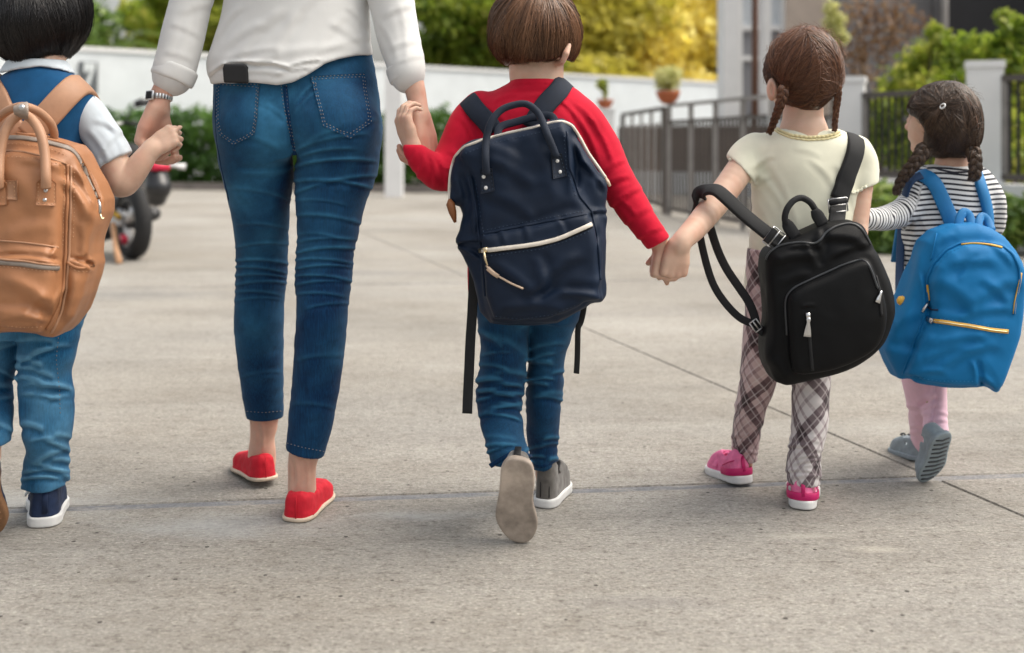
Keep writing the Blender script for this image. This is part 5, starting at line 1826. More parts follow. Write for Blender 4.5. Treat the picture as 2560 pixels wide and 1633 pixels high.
o2, b_shirt = sculpt('sleeve', lslR, .004, M_poly, lboy)
sculpt('sleeve', lslL, .006, M_poly, lboy)
sculpt('collar', lcol, .0035, M_poly, lboy)
o, b_lbj = sculpt('jeans', lbj, .0038, M_denim_l, lboy, {'wear': whiskers(_c3)})
mb = MB()
stitches([(150, 800), (140, 900), (148, 975), (150, 1040)], [b_lbj], mb, .0008, 7, 4, .001)
mb.build('side_stitching', M_thread, o)
cap = vl([(-78, 62, 140, 2.48, .03), (-60, 20, 182, 2.48, .065), (-30, -5, 207, 2.478, .092), (10, -15, 219, 2.475, .106), (50, -18, 219, 2.47, .11), (80, -17, 211, 2.47, .108), (101, -12, 196, 2.47, .1), (125, 0, 174, 2.47, .09), (145, 20, 148, 2.47, .078), (163, 60, 116, 2.47, .064)])
cap = disp(cap, lambda P: .0032 * vnoise(P * [1, 1, .14], 75, 3) + .002 * vnoise(P * [1, 1, .3], 28, 4))
Vc, Qc = surface(cap, .0036); capb = Body(Vc, Qc); cc_ = px(100, 45, 2.48)
st = bob_strands(capb, cc_, (-.1, -.3, .95), 3000, lambda x, y: px(0, 160, 2.45)[2] + 0 * x, 5, jitter=.010)
hair_join('hair', M_hair_black, lboy, [(Vc, Qc, np.full(len(Vc), .1)), st])
f_ = px(112, 1316, 2.452); f_[2] = .001
o, bd_, pl_ = shoe(lboy, None, frame(f_, 21, 0), .195, .092, .094, .042, M_navyshoe, M_sole_white, .022, 1, .33, .56, heel_lean=.06)
MB().ribbon(pl_(np.array([(0, -.004, .03), (0, -.003, .055), (0, .002, .08)])), [(0, -1, 0)] * 3, .012, .002).build('heel_tab', M_navyshoe, o)
P_ = pl_(np.array([(-.030, .012, .078), (-.036, .03, .070), (-.040, .05, .06)])); MB().ribbon(P_, [(-1, -.3, .2)] * 3, .008, .003).build('tongue_edge', M_poly, o)
toe = px(-30, 1290, 2.40); toe[2] = .004; A_ = frame((0, 0, 0), 4, 72)
o, bd_, pl_ = shoe(lboy, None, (A_[0], A_[1], A_[2], toe - A_[1] * .19), .19, .088, .062, .04, M_navyshoe, M_sole_brown, .018, -1, .3, .55, flare=.004, outsole=M_sole_brown)

# ------------------------------------------------------------------ the girl in the yellow tee
def cloth_uv(cx, cy, pitch):
    def f(P):
        ang = np.arctan2(P[:, 0] - np.interp(P[:, 2], cx[0], cx[1]), -(P[:, 1] - np.interp(P[:, 2], cy[0], cy[1])))
        return np.stack([ang * .062 / pitch, P[:, 2] / pitch, 0 * ang], 1)
    return f
yg_L = [(720, 1868, 1975, 2.66, .075), (765, 1866, 1972, 2.66, .074), (810, 1862, 1966, 2.66, .07), (900, 1854, 1948, 2.67, .064), (967, 1848, 1934, 2.69, .058), (1030, 1838, 1912, 2.72, .05), (1081, 1832, 1902, 2.765, .044), (1112, 1829, 1896, 2.785, .041), (1150, 1830, 1893, 2.80, .040)]
yg_R = [(720, 1968, 2078, 2.65, .075), (800, 1972, 2078, 2.64, .072), (900, 1978, 2076, 2.63, .066), (956, 1980, 2072, 2.62, .062), (1000, 1981, 2070, 2.615, .058), (1060, 1981, 2067, 2.605, .053), (1110, 1975, 2057, 2.60, .048), (1149, 1969, 2050, 2.605, .044), (1175, 1966, 2051, 2.608, .045), (1206, 1968, 2050, 2.61, .044)]
yg_P = [(620, 1868, 2082, 2.655, .08), (700, 1864, 2084, 2.655, .084), (770, 1866, 2082, 2.65, .082), (820, 1876, 2070, 2.65, .07)]
ygj = legs_body(yg_L, yg_R, yg_P, .012)
_c5 = creases(gen_creases(yg_R, 1085, 1200, 9, 3.6, 4, 31, .08, (.6, .95)) + gen_creases(yg_L, 1090, 1140, 5, 3, 4, 32, .1, (.6, .95)) + gen_creases(yg_L, 800, 1080, 6, 2.6, 7, 33, .4) + gen_creases(yg_R, 960, 1080, 4, 2.4, 7, 34, .4))
ygj = disp(ygj, lambda P: _c5(P) + .0015 * vnoise(P, 26, 9))
_zz = [CH - (v - 356) * d / FP for v, a, b, d, r_ in yg_L][::-1]; _zx = [((a + b) / 2 - 1280) * d / FP for v, a, b, d, r_ in yg_L][::-1]; _zy = [d for v, a, b, d, r_ in yg_L][::-1]
_yz = [CH - (v - 356) * d / FP for v, a, b, d, r_ in yg_R][::-1]; _yx = [((a + b) / 2 - 1280) * d / FP for v, a, b, d, r_ in yg_R][::-1]; _yy = [d for v, a, b, d, r_ in yg_R][::-1]
_fL, _fR = cloth_uv((_zz, _zx), (_zz, _zy), .150), cloth_uv((_yz, _yx), (_yz, _yy), .150)
_mid = px(1972, 900, 2.65)[0]
def _cl(P):
    L = P[:, 0] < np.interp(P[:, 2], [.15, .5], [_mid - .03, _mid])
    a, b_ = _fL(P), _fR(P); b_[:, 1] += .35
    return np.where(L[:, None], a, b_)
def _dye(P):
    return (P[:, 0] < np.interp(P[:, 2], [.15, .5], [_mid - .03, _mid])).astype(float) * .6 + .08

yt = vl([(318, 1952, 2078, 2.66, .04), (328, 1925, 2108, 2.66, .052), (342, 1895, 2136, 2.66, .06), (365, 1870, 2160, 2.66, .07), (400, 1868, 2160, 2.66, .078), (437, 1878, 2150, 2.66, .082), (547, 1880, 2140, 2.66, .084), (600, 1874, 2142, 2.66, .086), (700, 1862, 2146, 2.66, .092), (768, 1862, 2142, 2.66, .094)])
ys_ = U(limb([(1888, 372, 2.66, 40), (1862, 398, 2.65, 43), (1845, 432, 2.63, 44), (1838, 452, 2.62, 43)]), limb([(2140, 376, 2.66, 38), (2155, 410, 2.66, 38), (2156, 462, 2.65, 38), (2154, 490, 2.65, 36)]))
_ya = px(1850, 424, 2.63); _yn = np.array([-.72, 0, -.69])
_yb = px(2148, 472, 2.65); _yn2 = np.array([.30, 0, -.95])
ys_ = cutby(ys_, lambda P: np.where(P[:, 0] < .66, (P - _ya) @ _yn, (P - _yb) @ _yn2), .003)
ytee = U(yt, ys_, k=.018)
ytee = cutby(ytee, lambda P: (to_px(P)[1] - 762) * 2.6 / FP, .003)
ytee = minus(ytee, ellipsoid(px(2015, 300, 2.66), (.072, .06, .045)), .004)
_c6 = creases([(1900, 440, 1960, 520, 9, 2), (1885, 500, 1950, 640, 9, 2), (1880, 600, 1930, 740, 9, 2.4), (1930, 420, 1990, 560, 10, 1.8), (1880, 420, 1930, 390, 7, 2.5), (2030, 400, 2090, 470, 9, 1.6), (1960, 600, 1990, 740, 9, 2), (1880, 470, 1925, 440, 7, 2), (1990, 370, 2050, 390, 8, 1.2), (2100, 420, 2140, 520, 9, 2)])
ytee = disp(ytee, lambda P: _c6(P) + .0018 * vnoise(P, 17, 3))
yh_L = hand(px(1697, 610, 2.445), (-.16, .02, -.98), (-.12, .98, 0), .136, side=-1, curl=(58, 60, 40), thumb=(.55, .5, .75), spread=3)
yh_R = hand(px(2140, 700, 2.60), (.1, .3, -1), (-1, .2, 0), .125, side=1)
ybody = U(head(px(2008, 182, 2.67), .148, .172, .19, .55), limb([(2010, 235, 2.665, 50), (2008, 275, 2.66, 48), (2008, 315, 2.66, 52), (2010, 345, 2.66, 66)]),
          vl([(335, 1930, 2090, 2.66, .045), (380, 1885, 2140, 2.66, .055), (547, 1895, 2120, 2.66, .07), (800, 1885, 2065, 2.66, .07)]),
          limb([(1880, 385, 2.66, 33), (1850, 425, 2.63, 34), (1812, 478, 2.58, 33), (1778, 522, 2.54, 32), (1738, 570, 2.48, 29), (1708, 600, 2.45, 25), (1697, 616, 2.445, 24)], 4),
          limb([(2145, 385, 2.66, 33), (2152, 450, 2.655, 30), (2148, 510, 2.64, 27), (2144, 555, 2.63, 26), (2142, 620, 2.61, 24), (2140, 690, 2.60, 19)]),
          limb([(1915, 760, 2.66, 42), (1890, 967, 2.69, 34), (1862, 1120, 2.785, 24), (1856, 1175, 2.80, 23)]), limb([(2025, 760, 2.65, 42), (2024, 1000, 2.615, 34), (2010, 1190, 2.605, 25), (2012, 1240, 2.615, 24)]), yh_L, yh_R, minus(ellipsoid(px(1930, 224, 2.622), (.012, .018, .027)), ellipsoid(px(1930, 224, 2.604), (.005, .010, .017)), .003), k=.006)
ygirl, b_ygirl = sculpt('person', ybody, .0026, M_skin, None, FLUSH)
props(ygirl, 'girl with two thin braids in pale yellow tee and plaid leggings', 'person')
tee, b_tee = sculpt('tee', ytee, .004, M_tee, ygirl)
mb = MB()
# lettuce-edge trims
def frill(path, bodies, r, amp, wav, mb):
    P, Nn = on(path, bodies, 2.5, .001)
    P = smooth_path(P, 3)
    s = np.concatenate([[0], np.cumsum(np.linalg.norm(np.diff(P, axis=0), axis=1))])
    P = P + Nn * (amp * np.sin(s / wav * 2 * math.pi))[:, None] + np.array([0, 0, 1]) * (amp * .6 * np.cos(s / wav * 2 * math.pi + 1))[:, None]
    mb.tube(P, r, 6)
for pth in ([(1826, 396), (1840, 412), (1858, 434), (1876, 456)], [(2165, 466), (2150, 475), (2128, 484)]):
    mb = MB(); frill(pth, [b_tee], .0032, .0022, .011, mb); mb.build('sleeve_frill', M_tee, tee)
mb = MB()
frill([(1936, 316), (1950, 328), (1980, 339), (2019, 344), (2060, 342), (2085, 336), (2098, 330)], [b_tee], .0038, .0012, .010, mb)
frill([(1932, 322), (1948, 334), (1980, 346), (2019, 351), (2062, 349), (2088, 343), (2102, 336)], [b_tee], .0022, .0008, .012, mb)
mb.build('neck_frill', plain('cream_trim', (.70, .62, .36), .9, .08, 60), tee)
sculpt('leggings', ygj, .0036, M_plaid, ygirl, {'cloth': _cl, 'dye': _dye})
cap = vl([(68, 1998, 2034, 2.66, .03), (82, 1965, 2060, 2.66, .058), (110, 1935, 2087, 2.655, .082), (150, 1917, 2101, 2.65, .094), (182, 1914, 2105, 2.65, .096), (208, 1918, 2102, 2.65, .092), (232, 1930, 2090, 2.652, .082), (258, 1957, 2064, 2.656, .066), (276, 1980, 2045, 2.66, .052)])
# the hair leaves the ear and cheek free on the left
_ec = px(1918, 234, 2.63)
cap = minus(cap, ellipsoid(_ec, (.033, .075, .040)), .008)
cap = disp(cap, lambda P: .0016 * vnoise(P * [1, 1, .4], 70, 5))
Vc, Qc = surface(cap, .0036); capb = Body(Vc, Qc); cc_ = px(2010, 170, 2.66)
part = np.array([p for p in cspl([hit(2006, 76, [capb])[0], hit(2030, 110, [capb])[0], hit(2048, 160, [capb])[0], hit(2046, 210, [capb])[0], hit(2030, 255, [capb])[0]], 6)])
eL = [hit(1952, 205, [capb])[0], hit(1956, 226, [capb])[0], hit(1962, 245, [capb])[0]]
eR = [hit(2090, 196, [capb])[0], hit(2094, 215, [capb])[0], hit(2080, 232, [capb])[0]]
front = [cc_ + np.array([math.cos(t) * .04, .085, .05 + .03 * math.sin(t)]) for t in np.linspace(0, 3.1, 8)]
stL = sweep_strands(capb, cc_, part + np.array([-.002, 0, 0]), np.array(eL), 1300, 4, r=.0008)
stR = sweep_strands(capb, cc_, part + np.array([.003, 0, 0]), np.array(eR), 900, 5, r=.0008)
stB = bob_strands(capb, cc_, (.15, -.1, .95), 1500, lambda x, y: px(0, 262, 2.66)[2] + 0 * x, 23, r=.0008, lift=.001)
stF = sweep_strands(capb, cc_, np.array(front), np.array(eL + eR), 500, 6, r=.0008)
brL = braid([px(1956, 218, 2.565), px(1957, 236, 2.562), px(1950, 262, 2.566), px(1940, 290, 2.58), px(1930, 316, 2.60), px(1922, 334, 2.62)], .0085, .042, 7, 1.25, .75)
brR = braid([px(2093, 205, 2.60), px(2095, 232, 2.60), px(2091, 270, 2.605), px(2088, 300, 2.61), px(2086, 328, 2.61)], .0068, .038, 8, 1.1, .8)
hairy = hair_join('hair', M_hair_auburn, ygirl, [(Vc, Qc, np.full(len(Vc), .1)), stL, stR, stF, stB])
hair_join('braid', M_hair_auburn, hairy, brL)
hair_join('braid', M_hair_auburn, hairy, brR)
M_part = plain('scalp', (.27, .15, .11), .6, .08, 60)
P_ = smooth_path(part + np.array([.001, -.0035, .001])); MB().tube(P_, np.linspace(.0009, .0005, len(P_)), 5).build('parting', M_part, hairy)
# loose short hairs
rg = np.random.default_rng(9); fz = []
for i in range(260):
    t = rg.uniform(-1.5, 1.5); base = cc_ + np.array([math.sin(t) * .083, rg.uniform(-.06, .03), math.cos(t) * .088 + .002])
    dr = (base - cc_) / np.linalg.norm(base - cc_); tg = np.cross(dr, rg.normal(size=3)); tg /= np.linalg.norm(tg)
    fz.append(resample(np.array([base, base + dr * .006 + tg * .012, base + dr * rg.uniform(.004, .012) + tg * .028]), 6))
fv = strand_mesh(np.array(fz), .0004, np.full(len(fz), .9))
hair_join('loose_hairs', M_hair_auburn, hairy, [fv])['kind'] = 'stuff'
def trainer(person, M, L, W, mirror):
    o, bd_, pl_ = shoe(person, None, M, L, W, .084, .040, M_pink, M_sole_white, .020, mirror, .34, .58, heel_lean=.10, hole_=(.32, .18, .28, .55))
    mb = MB()
    loc = [( -W * .44, .05, .026), (-W * .42, .022, .027), (-W * .26, .004, .028), (0, -.003, .029), (W * .26, .004, .028), (W * .42, .022, .027), (W * .44, .05, .026)]
    P = cspl(pl_(np.array(loc)), 5); c = pl_(np.array([(0, .06, .026)]))[0]
    mb.ribbon(P, [(p - c) / np.linalg.norm(p - c) for p in P], .017, .004).build('heel_counter', M_magenta, o)
    MB().ribbon(pl_(np.array([(0, -.004, .030), (0, -.0005, .048), (0, .005, .066)])), [-M[1]] * 3, .009, .003).build('pull_tab', M_magenta, o)
    for zz in (.050,):
        loc = [(-W * .40, .05, zz - .012), (-W * .34, .022, zz), (-W * .2, .010, zz + .005), (0, .006, zz + .007), (W * .2, .010, zz + .005), (W * .34, .022, zz), (W * .40, .05, zz - .012)]
        MB().tube(cspl(pl_(np.array(loc)), 5), .0016, 5).build('seam', M_magenta, o)
    loc = [(W * .43 * s_, L * .52, h_) for s_, h_ in ((-1, .026), (-.75, .046), (0, .060), (.75, .046), (1, .026))]
    P = cspl(pl_(np.array(loc)), 5); c = pl_(np.array([(0, L * .52, .01)]))[0]
    MB().ribbon(P, [(p - c) / np.linalg.norm(p - c) for p in P], .022, .004).build('strap', M_pink, o)
f_ = px(1860, 1205, 2.745); f_[2] = .006
trainer(ygirl, frame(f_, 16, 5), .172, .078, -1)
f_ = px(2008, 1276, 2.567); f_[2] = .002
trainer(ygirl, frame(f_, -13, 0), .172, .078, 1)

# ------------------------------------------------------------------ the small girl
sg_L = [(900, 2246, 2340, 2.86, .06), (940, 2254, 2336, 2.865, .058), (1003, 2268, 2334, 2.885, .052), (1060, 2277, 2330, 2.92, .045), (1095, 2279, 2326, 2.96, .040), (1130, 2278, 2328, 2.985, .038)]
sg_R = [(900, 2300, 2372, 2.85, .06), (940, 2302, 2362, 2.85, .056), (1003, 2306, 2362, 2.84, .05), (1060, 2313, 2366, 2.81, .045), (1095, 2314, 2368, 2.785, .042), (1120, 2312, 2364, 2.775, .040)]
sg_P = [(700, 2252, 2468, 2.86, .08), (800, 2250, 2462, 2.86, .082), (880, 2250, 2420, 2.86, .075), (920, 2262, 2380, 2.86, .06)]
sgl = legs_body(sg_L, sg_R, sg_P, .008)
_c7 = creases(gen_creases(sg_R, 1000, 1125, 6, 3, 5, 41, .2, (.5, .9)) + gen_creases(sg_L, 980, 1115, 6, 3, 5, 42, .2, (.5, .9)) + [(2336, 930, 2330, 1060, 5, -4)])
sgl = disp(sgl, lambda P: _c7(P) + .0015 * vnoise(P, 25, 4))
ss_T = vl([(412, 2338, 2432, 2.86, .045), (420, 2316, 2450, 2.86, .053), (438, 2298, 2464, 2.86, .06), (470, 2284, 2476, 2.86, .068), (520, 2268, 2480, 2.86, .074), (570, 2254, 2478, 2.86, .078), (640, 2252, 2474, 2.86, .08), (700, 2251, 2472, 2.86, .083), (760, 2247, 2470, 2.86, .086), (800, 2246, 2468, 2.86, .088)])
_sa = [(2322, 452, 2.86, 40), (2300, 486, 2.85, 41), (2268, 524, 2.83, 36), (2225, 543, 2.79, 31), (2185, 548, 2.73, 28), (2150, 546, 2.69, 25)]
ss_aL = limb(_sa)
ss_aR = limb([(2446, 455, 2.86, 38), (2474, 500, 2.87, 36), (2478, 560, 2.92, 32), (2440, 610, 2.97, 27), (2360, 630, 2.985, 23), (2310, 628, 2.975, 22)])
sst = U(ss_T, ss_aL, ss_aR, k=.012)
sst = minus(sst, ellipsoid(px(2384, 396, 2.86), (.052, .06, .03)), .003)
_c8 = creases([(2290, 560, 2262, 640, 7, 3), (2300, 540, 2330, 640, 8, 2.5), (2262, 500, 2290, 560, 6, 2.5), (2240, 520, 2230, 570, 5, 2.5), (2200, 525, 2196, 570, 5, 2), (2255, 650, 2300, 700, 8, 2), (2280, 470, 2320, 520, 7, 2)])
sst = disp(sst, lambda P: _c8(P) + .0015 * vnoise(P, 18, 5))
_armp = cspl([np.append(px(u, v, d), 0) for u, v, d, r_ in _sa], 4)[:, :3]
_arml = np.concatenate([[0], np.cumsum(np.linalg.norm(np.diff(_armp, axis=0), axis=1))])
_armax = [px(2300, 486, 2.85), px(2268, 524, 2.83)]
def _band(P):
    d2 = ((P[:, None, :] - _armp[None]) ** 2).sum(2)
    j = d2.argmin(1)
    # continuous arc length along the sleeve
    j0 = np.clip(j, 1, len(_armp) - 2)
    t = ((P - _armp[j0]) * (_armp[j0 + 1] - _armp[j0 - 1])).sum(1) / np.linalg.norm(_armp[j0 + 1] - _armp[j0 - 1], axis=1)
    s = _arml[j0] + t
    u, v = to_px(P)
    onarm = (np.sqrt(d2.min(1)) < .052) & ((u < np.interp(v, [430, 470, 520, 560, 600], [2316, 2302, 2290, 2268, 2254])))
    return np.where(onarm, (s + .003) / .0128, (P[:, 2] + .012 * (P[:, 0] - .9) + .0025 * np.sin(P[:, 0] * 40)) / .0126)
sh_L = hand(px(2152, 546, 2.692), (-.75, -.1, .25), (-.2, -.9, -.1), .108, side=1, curl=(30, 40, 30))
sh_R = hand(px(2318, 628, 2.972), (-.98, -.14, .05), (.15, -.98, 0), .115, side=1, curl=(40, 22, 16), thumb=(.5, .8, .2))
sbody = U(head(px(2352, 300, 2.87), .14, .168, .18, .72), limb([(2382, 350, 2.862, 40), (2384, 395, 2.86, 40), (2384, 430, 2.86, 50)]),
          vl([(430, 2320, 2440, 2.86, .042), (480, 2300, 2460, 2.86, .055), (640, 2270, 2455, 2.86, .065), (900, 2270, 2400, 2.86, .06)]),
          limb([(2318, 456, 2.86, 26), (2300, 486, 2.85, 25), (2268, 524, 2.83, 22), (2225, 543, 2.79, 19), (2185, 548, 2.73, 17), (2148, 546, 2.69, 15)]), limb([(2446, 465, 2.86, 28), (2478, 560, 2.92, 24), (2440, 610, 2.97, 21), (2312, 628, 2.973, 16)]),
          limb([(2300, 900, 2.86, 34), (2302, 1040, 2.93, 23), (2301, 1130, 2.985, 19)]), limb([(2336, 900, 2.85, 34), (2340, 1040, 2.82, 23), (2338, 1092, 2.775, 19)]), sh_L, sh_R, k=.009)
sgirl, b_sgirl = sculpt('person', sbody, .0026, M_skin, None, FLUSH)
props(sgirl, 'small girl with dark braids in striped top and pink leggings at the right', 'person')
top_, b_top = sculpt('striped_top', sst, .0036, M_stripe, sgirl, {'band': _band})
P_, N_ = on([(2336, 420), (2350, 425), (2384, 432), (2416, 430), (2432, 424)], [b_top], 4, .0005); MB().tube(smooth_path(P_), .0026, 6).build('neckband', plain('dark_rib', (.03, .03, .04), .9), top_)
sculpt('leggings', sgl, .0034, M_pinkleg, sgirl)
cap = vl([(204, 2346, 2384, 2.86, .03), (216, 2312, 2408, 2.86, .058), (240, 2287, 2431, 2.855, .08), (270, 2272, 2444, 2.85, .092), (300, 2270, 2449, 2.85, .096), (330, 2280, 2449, 2.85, .093), (355, 2296, 2446, 2.852, .084), (380, 2318, 2432, 2.856, .068), (394, 2340, 2418, 2.86, .05)])
cap = minus(cap, ellipsoid(px(2262, 342, 2.90), (.036, .115, .064)), .008)
cap = disp(cap, lambda P: .0022 * vnoise(P * [1, 1, .5], 60, 6))
Vc, Qc = surface(cap, .0036); capb = Body(Vc, Qc); cc_ = px(2362, 295, 2.86)
def H_(u, v, bodies=None):
    for k_ in range(14):
        r_ = hit(u, v, [capb])
        if r_ is not None: return r_[0]
        u += (2362 - u) * .06; v += (300 - v) * .06
    return cc_
tie = H_(2352, 266)
part = np.array(cspl([H_(2392, 222), H_(2418, 250), H_(2436, 290), H_(2442, 320), H_(2436, 348)], 6))
front = np.array([H_(u, v) for u, v in ((2280, 262), (2290, 245), (2310, 225), (2335, 212), (2362, 208), (2385, 214), (2400, 230), (2412, 250))])
eL = np.array([H_(2302, 362), H_(2308, 374), H_(2316, 384)]); eR = np.array([H_(2428, 364), H_(2436, 352), H_(2424, 378)])
s1 = sweep_strands(capb, cc_, front, np.array([tie, tie + np.array([.004, 0, .002])]), 700, 11, r=.0008)
low = np.array([H_(2385, 290), H_(2400, 320), H_(2380, 350), H_(2350, 330), H_(2360, 290), H_(2330, 290)])
s2 = sweep_strands(capb, cc_, np.concatenate([low, [tie] * 4]), eL, 900, 12, r=.0008)
s3 = sweep_strands(capb, cc_, np.concatenate([part[::4], low[:2]]), eR, 500, 13, r=.0008)
s6 = sweep_strands(capb, cc_, part, np.array([H_(2446, 330), H_(2444, 345), H_(2440, 356), H_(2447, 310)]), 500, 21, r=.0008)
s7 = bob_strands(capb, cc_, (.25, -.2, .9), 1500, lambda x, y: px(0, 384, 2.86)[2] + 0 * x, 22, r=.0008, lift=.0015)
s4 = sweep_strands(capb, cc_, np.concatenate([[tie], low]), np.array([H_(2370, 388), H_(2400, 388), H_(2350, 384)]), 400, 14, r=.0008)
# the little tied tuft sweeping down to the left
rg = np.random.default_rng(15); tf = []
for i in range(260):
    e = np.array([H_(2290 + rg.uniform(-4, 34), 345 + rg.uniform(-30, 10))][0])
    m_ = (tie + e) / 2 + np.array([-.006, -.016, .002]) * rg.uniform(.4, 1.2) + rg.normal(0, .003, 3)
    tf.append(resample(cspl([tie + rg.normal(0, .002, 3) + np.array([0, -.006, 0]), m_, e + np.array([0, -.004, 0])], 8), 12))
s5 = strand_mesh(np.array(tf), .0009, np.clip(rg.normal(.65, .25, len(tf)), 0, 1))
hs = hair_join('hair', M_hair_dark, sgirl, [(Vc, Qc, np.full(len(Vc), .08)), s1, s2, s3, s4, s5, s6, s7])
MB().tube([tie + np.array([-.0, -.012, 0]) + .0065 * (math.cos(t) * np.array([.5, 0, .86]) + math.sin(t) * np.array([.4, -.9, -.1])) for t in np.linspace(0, 2 * math.pi, 17)], .0022, 6).build('hair_tie', M_sole_white, hs)
P_ = smooth_path(part + np.array([.002, -.003, .001])); MB().tube(P_, np.linspace(.0012, .0006, len(P_)), 5).build('parting', M_part, hs)
hair_join('braid', M_hair_dark, hs, braid([px(2312, 368, 2.785), px(2304, 386, 2.772), px(2286, 410, 2.77), px(2264, 436, 2.775), px(2248, 462, 2.79), px(2240, 486, 2.80)], .0150, .058, 16, 1.1, .6))
hair_join('braid', M_hair_dark, hs, braid([px(2428, 366, 2.79), px(2436, 390, 2.775), px(2438, 414, 2.77), px(2437, 436, 2.77), px(2434, 450, 2.775)], .0150, .055, 17, 1.0, .85))
rg = np.random.default_rng(19); fz = []
for i in range(240):
    t = rg.uniform(-1.5, 1.0); base = cc_ + np.array([math.sin(t) * .083, rg.uniform(-.06, .03), math.cos(t) * .081])
    dr = (base - cc_) / np.linalg.norm(base - cc_); tg = np.cross(dr, rg.normal(size=3)); tg /= np.linalg.norm(tg)
    fz.append(resample(np.array([base, base + dr * .006 + tg * .012, base + dr * rg.uniform(.003, .009) + tg * .024]), 6))
hair_join('loose_hairs', M_hair_dark, hs, [strand_mesh(np.array(fz), .0004, np.full(len(fz), .9))])['kind'] = 'stuff'
toe = px(2318, 1203, 2.775); toe[2] = .003; A_ = frame((0, 0, 0), 10, 60, 10)
o, bd_, pl_ = shoe(sgirl, None, (A_[0], A_[1], A_[2], toe - A_[1] * .152 - A_[0] * .0), .152, .074, .058, .036, M_greyshoe, M_greyshoe, .012, 1, .32, .56, flare=.003, outsole=M_sole_dark)
f_ = px(2306, 1150, 2.95); f_[2] = .004
o, bd_, pl_ = shoe(sgirl, None, frame(f_, 8, 5), .152, .074, .066, .036, M_greyshoe, M_greyshoe, .013, -1, .32, .56)
lc = np.array([(.0, .088, .046), (.018, .084, .052), (.012, .070, .060), (-.002, .086, .050), (-.018, .078, .056), (-.014, .064, .060), (0, .088, .047)])
MB().tube(cspl(pl_(lc), 4), .0022, 5).build('lace', M_sole_dark, o)
# ------------------------------------------------------------------ backpacks
M_navy = plain('navy_nylon', (.0022, .0105, .030), .62, .22, 9, bs=.25, bscale=600, spec=.28)
M_navy_strap = plain('navy_webbing', (.006, .012, .026), .85, .18, 40, bs=.3, bscale=500)
M_black_nylon = plain('black_nylon', (.0016, .0019, .0026), .62, .25, 12, bs=.25, bscale=600, spec=.2)
M_black_web = plain('black_webbing', (.0055, .006, .0075), .8, .25, 60, bs=.4, bscale=500)
M_piping = plain('grey_piping', (.035, .038, .042), .35, .15, 50)
M_leather = plain('tan_leather', (.37, .165, .075), .48, .13, 12, bs=.22, bscale=260, spec=.45)
M_leather_d = plain('tan_leather_strap', (.40, .215, .125), .55, .10, 25, bs=.2, bscale=260)
M_leather_in = plain('dark_lining', (.06, .028, .016), .8, .2, 30)
M_greytape = plain('grey_zip', (.24, .20, .17), .5, .12, 90)
M_blue = plain('blue_nylon', (.003, .15, .375), .66, .10, 10, bs=.25, bscale=500, spec=.25)
M_blue_strap = plain('blue_strap', (.005, .17, .42), .6, .10, 25, bs=.25, bscale=500)
M_yellow = plain('yellow_zip', (.74, .42, .06), .55, .1, 60)
M_whitezip = plain('cream_zip', (.66, .60, .52), .5, .08, 80)
M_gold = plain('pale_gold', (.75, .62, .40), .3, .05, 30, metal=1)
M_cordl = plain('pale_leather', (.56, .42, .31), .6, .1, 40)


def facing(n, d=(0, -1, .15)):
    return np.repeat(np.array([d], float), n, 0)


def strap(name, rows, w, t, mat, parent, nrm=(0, -1, .15), n=5, it=1):
    """A free band through (u, v, d[, normal]) rows."""
    K = cspl([r_[:3] for r_ in rows], n)
    P = smooth_path([px(u, v, d) for u, v, d in K], it)
    NN = facing(len(P), nrm)
    if len(rows[0]) > 3:
        idx = np.linspace(0, len(rows) - 1, len(P))
        A = np.array([r_[3] for r_ in rows], float)
        NN = np.stack([np.interp(idx, np.arange(len(rows)), A[:, i]) for i in range(3)], 1)
    return MB().ribbon(P, NN, w, t).build(name, mat, parent)


def shoulder_strap(name, path, bodies, w, t, mat, parent, fwd=1, side=0.0, dflt=2.4, lift=.006):
    """A strap laid on the back along path (bag end first), then over the shoulder and down the chest."""
    P, NN = on(path, bodies, 7, lift, dflt)
    top = P[-1]
    ext, en = [], []
    for k_, dy in enumerate((.022, .045, .068, .09, .11)):
        x_ = top[0] + side * k_ / 5
        best = None
        for b_ in bodies:
            p, n_, _i, _t = b_.tree.ray_cast(Vector((x_, top[1] + dy, top[2] + .3)), Vector((0, 0, -1)))
            if p is not None and (best is None or p.z > best[0][2]): best = (np.array(p), np.array(n_))
        if best is None or best[0][2] < top[2] - .12: break
        ext.append(best[0] + best[1] * lift); en.append(best[1])
    e_ = ext[-1] if ext else top
    ext += [e_ + np.array([0, .02, -.05]), e_ + np.array([side * .3, .03, -.16])]; en += [(0, .9, .3), (0, 1, 0)]
    P = smooth_path(np.vstack([P, ext]), 3); NN = np.vstack([NN, en])
    for _ in range(3):
        Q = NN.copy(); Q[1:-1] = NN[1:-1] * .5 + .25 * (NN[:-2] + NN[2:]); NN = Q
    return MB().ribbon(P, NN, w, t).build(name, mat, parent)


def on_tube(name, path, bodies, r, mat, parent, lift=.0, n=6, it=1, step=5):
    P, NN = on(path, bodies, step, lift)
    return MB().tube(smooth_path(P, it), r, n).build(name, mat, parent)


def on_band(name, path, bodies, w, t, mat, parent, lift=.0008, it=1, step=6):
    P, NN = on(path, bodies, step, lift)
    return MB().ribbon(smooth_path(P, it), NN, w, t).build(name, mat, parent)


def rivet(u, v, bodies, r, mat, parent, lift=.004):
    p, n = hit(u, v, bodies)
    return MB().dome(p + n * lift, n, r, r * .6).build('rivet', mat, parent)


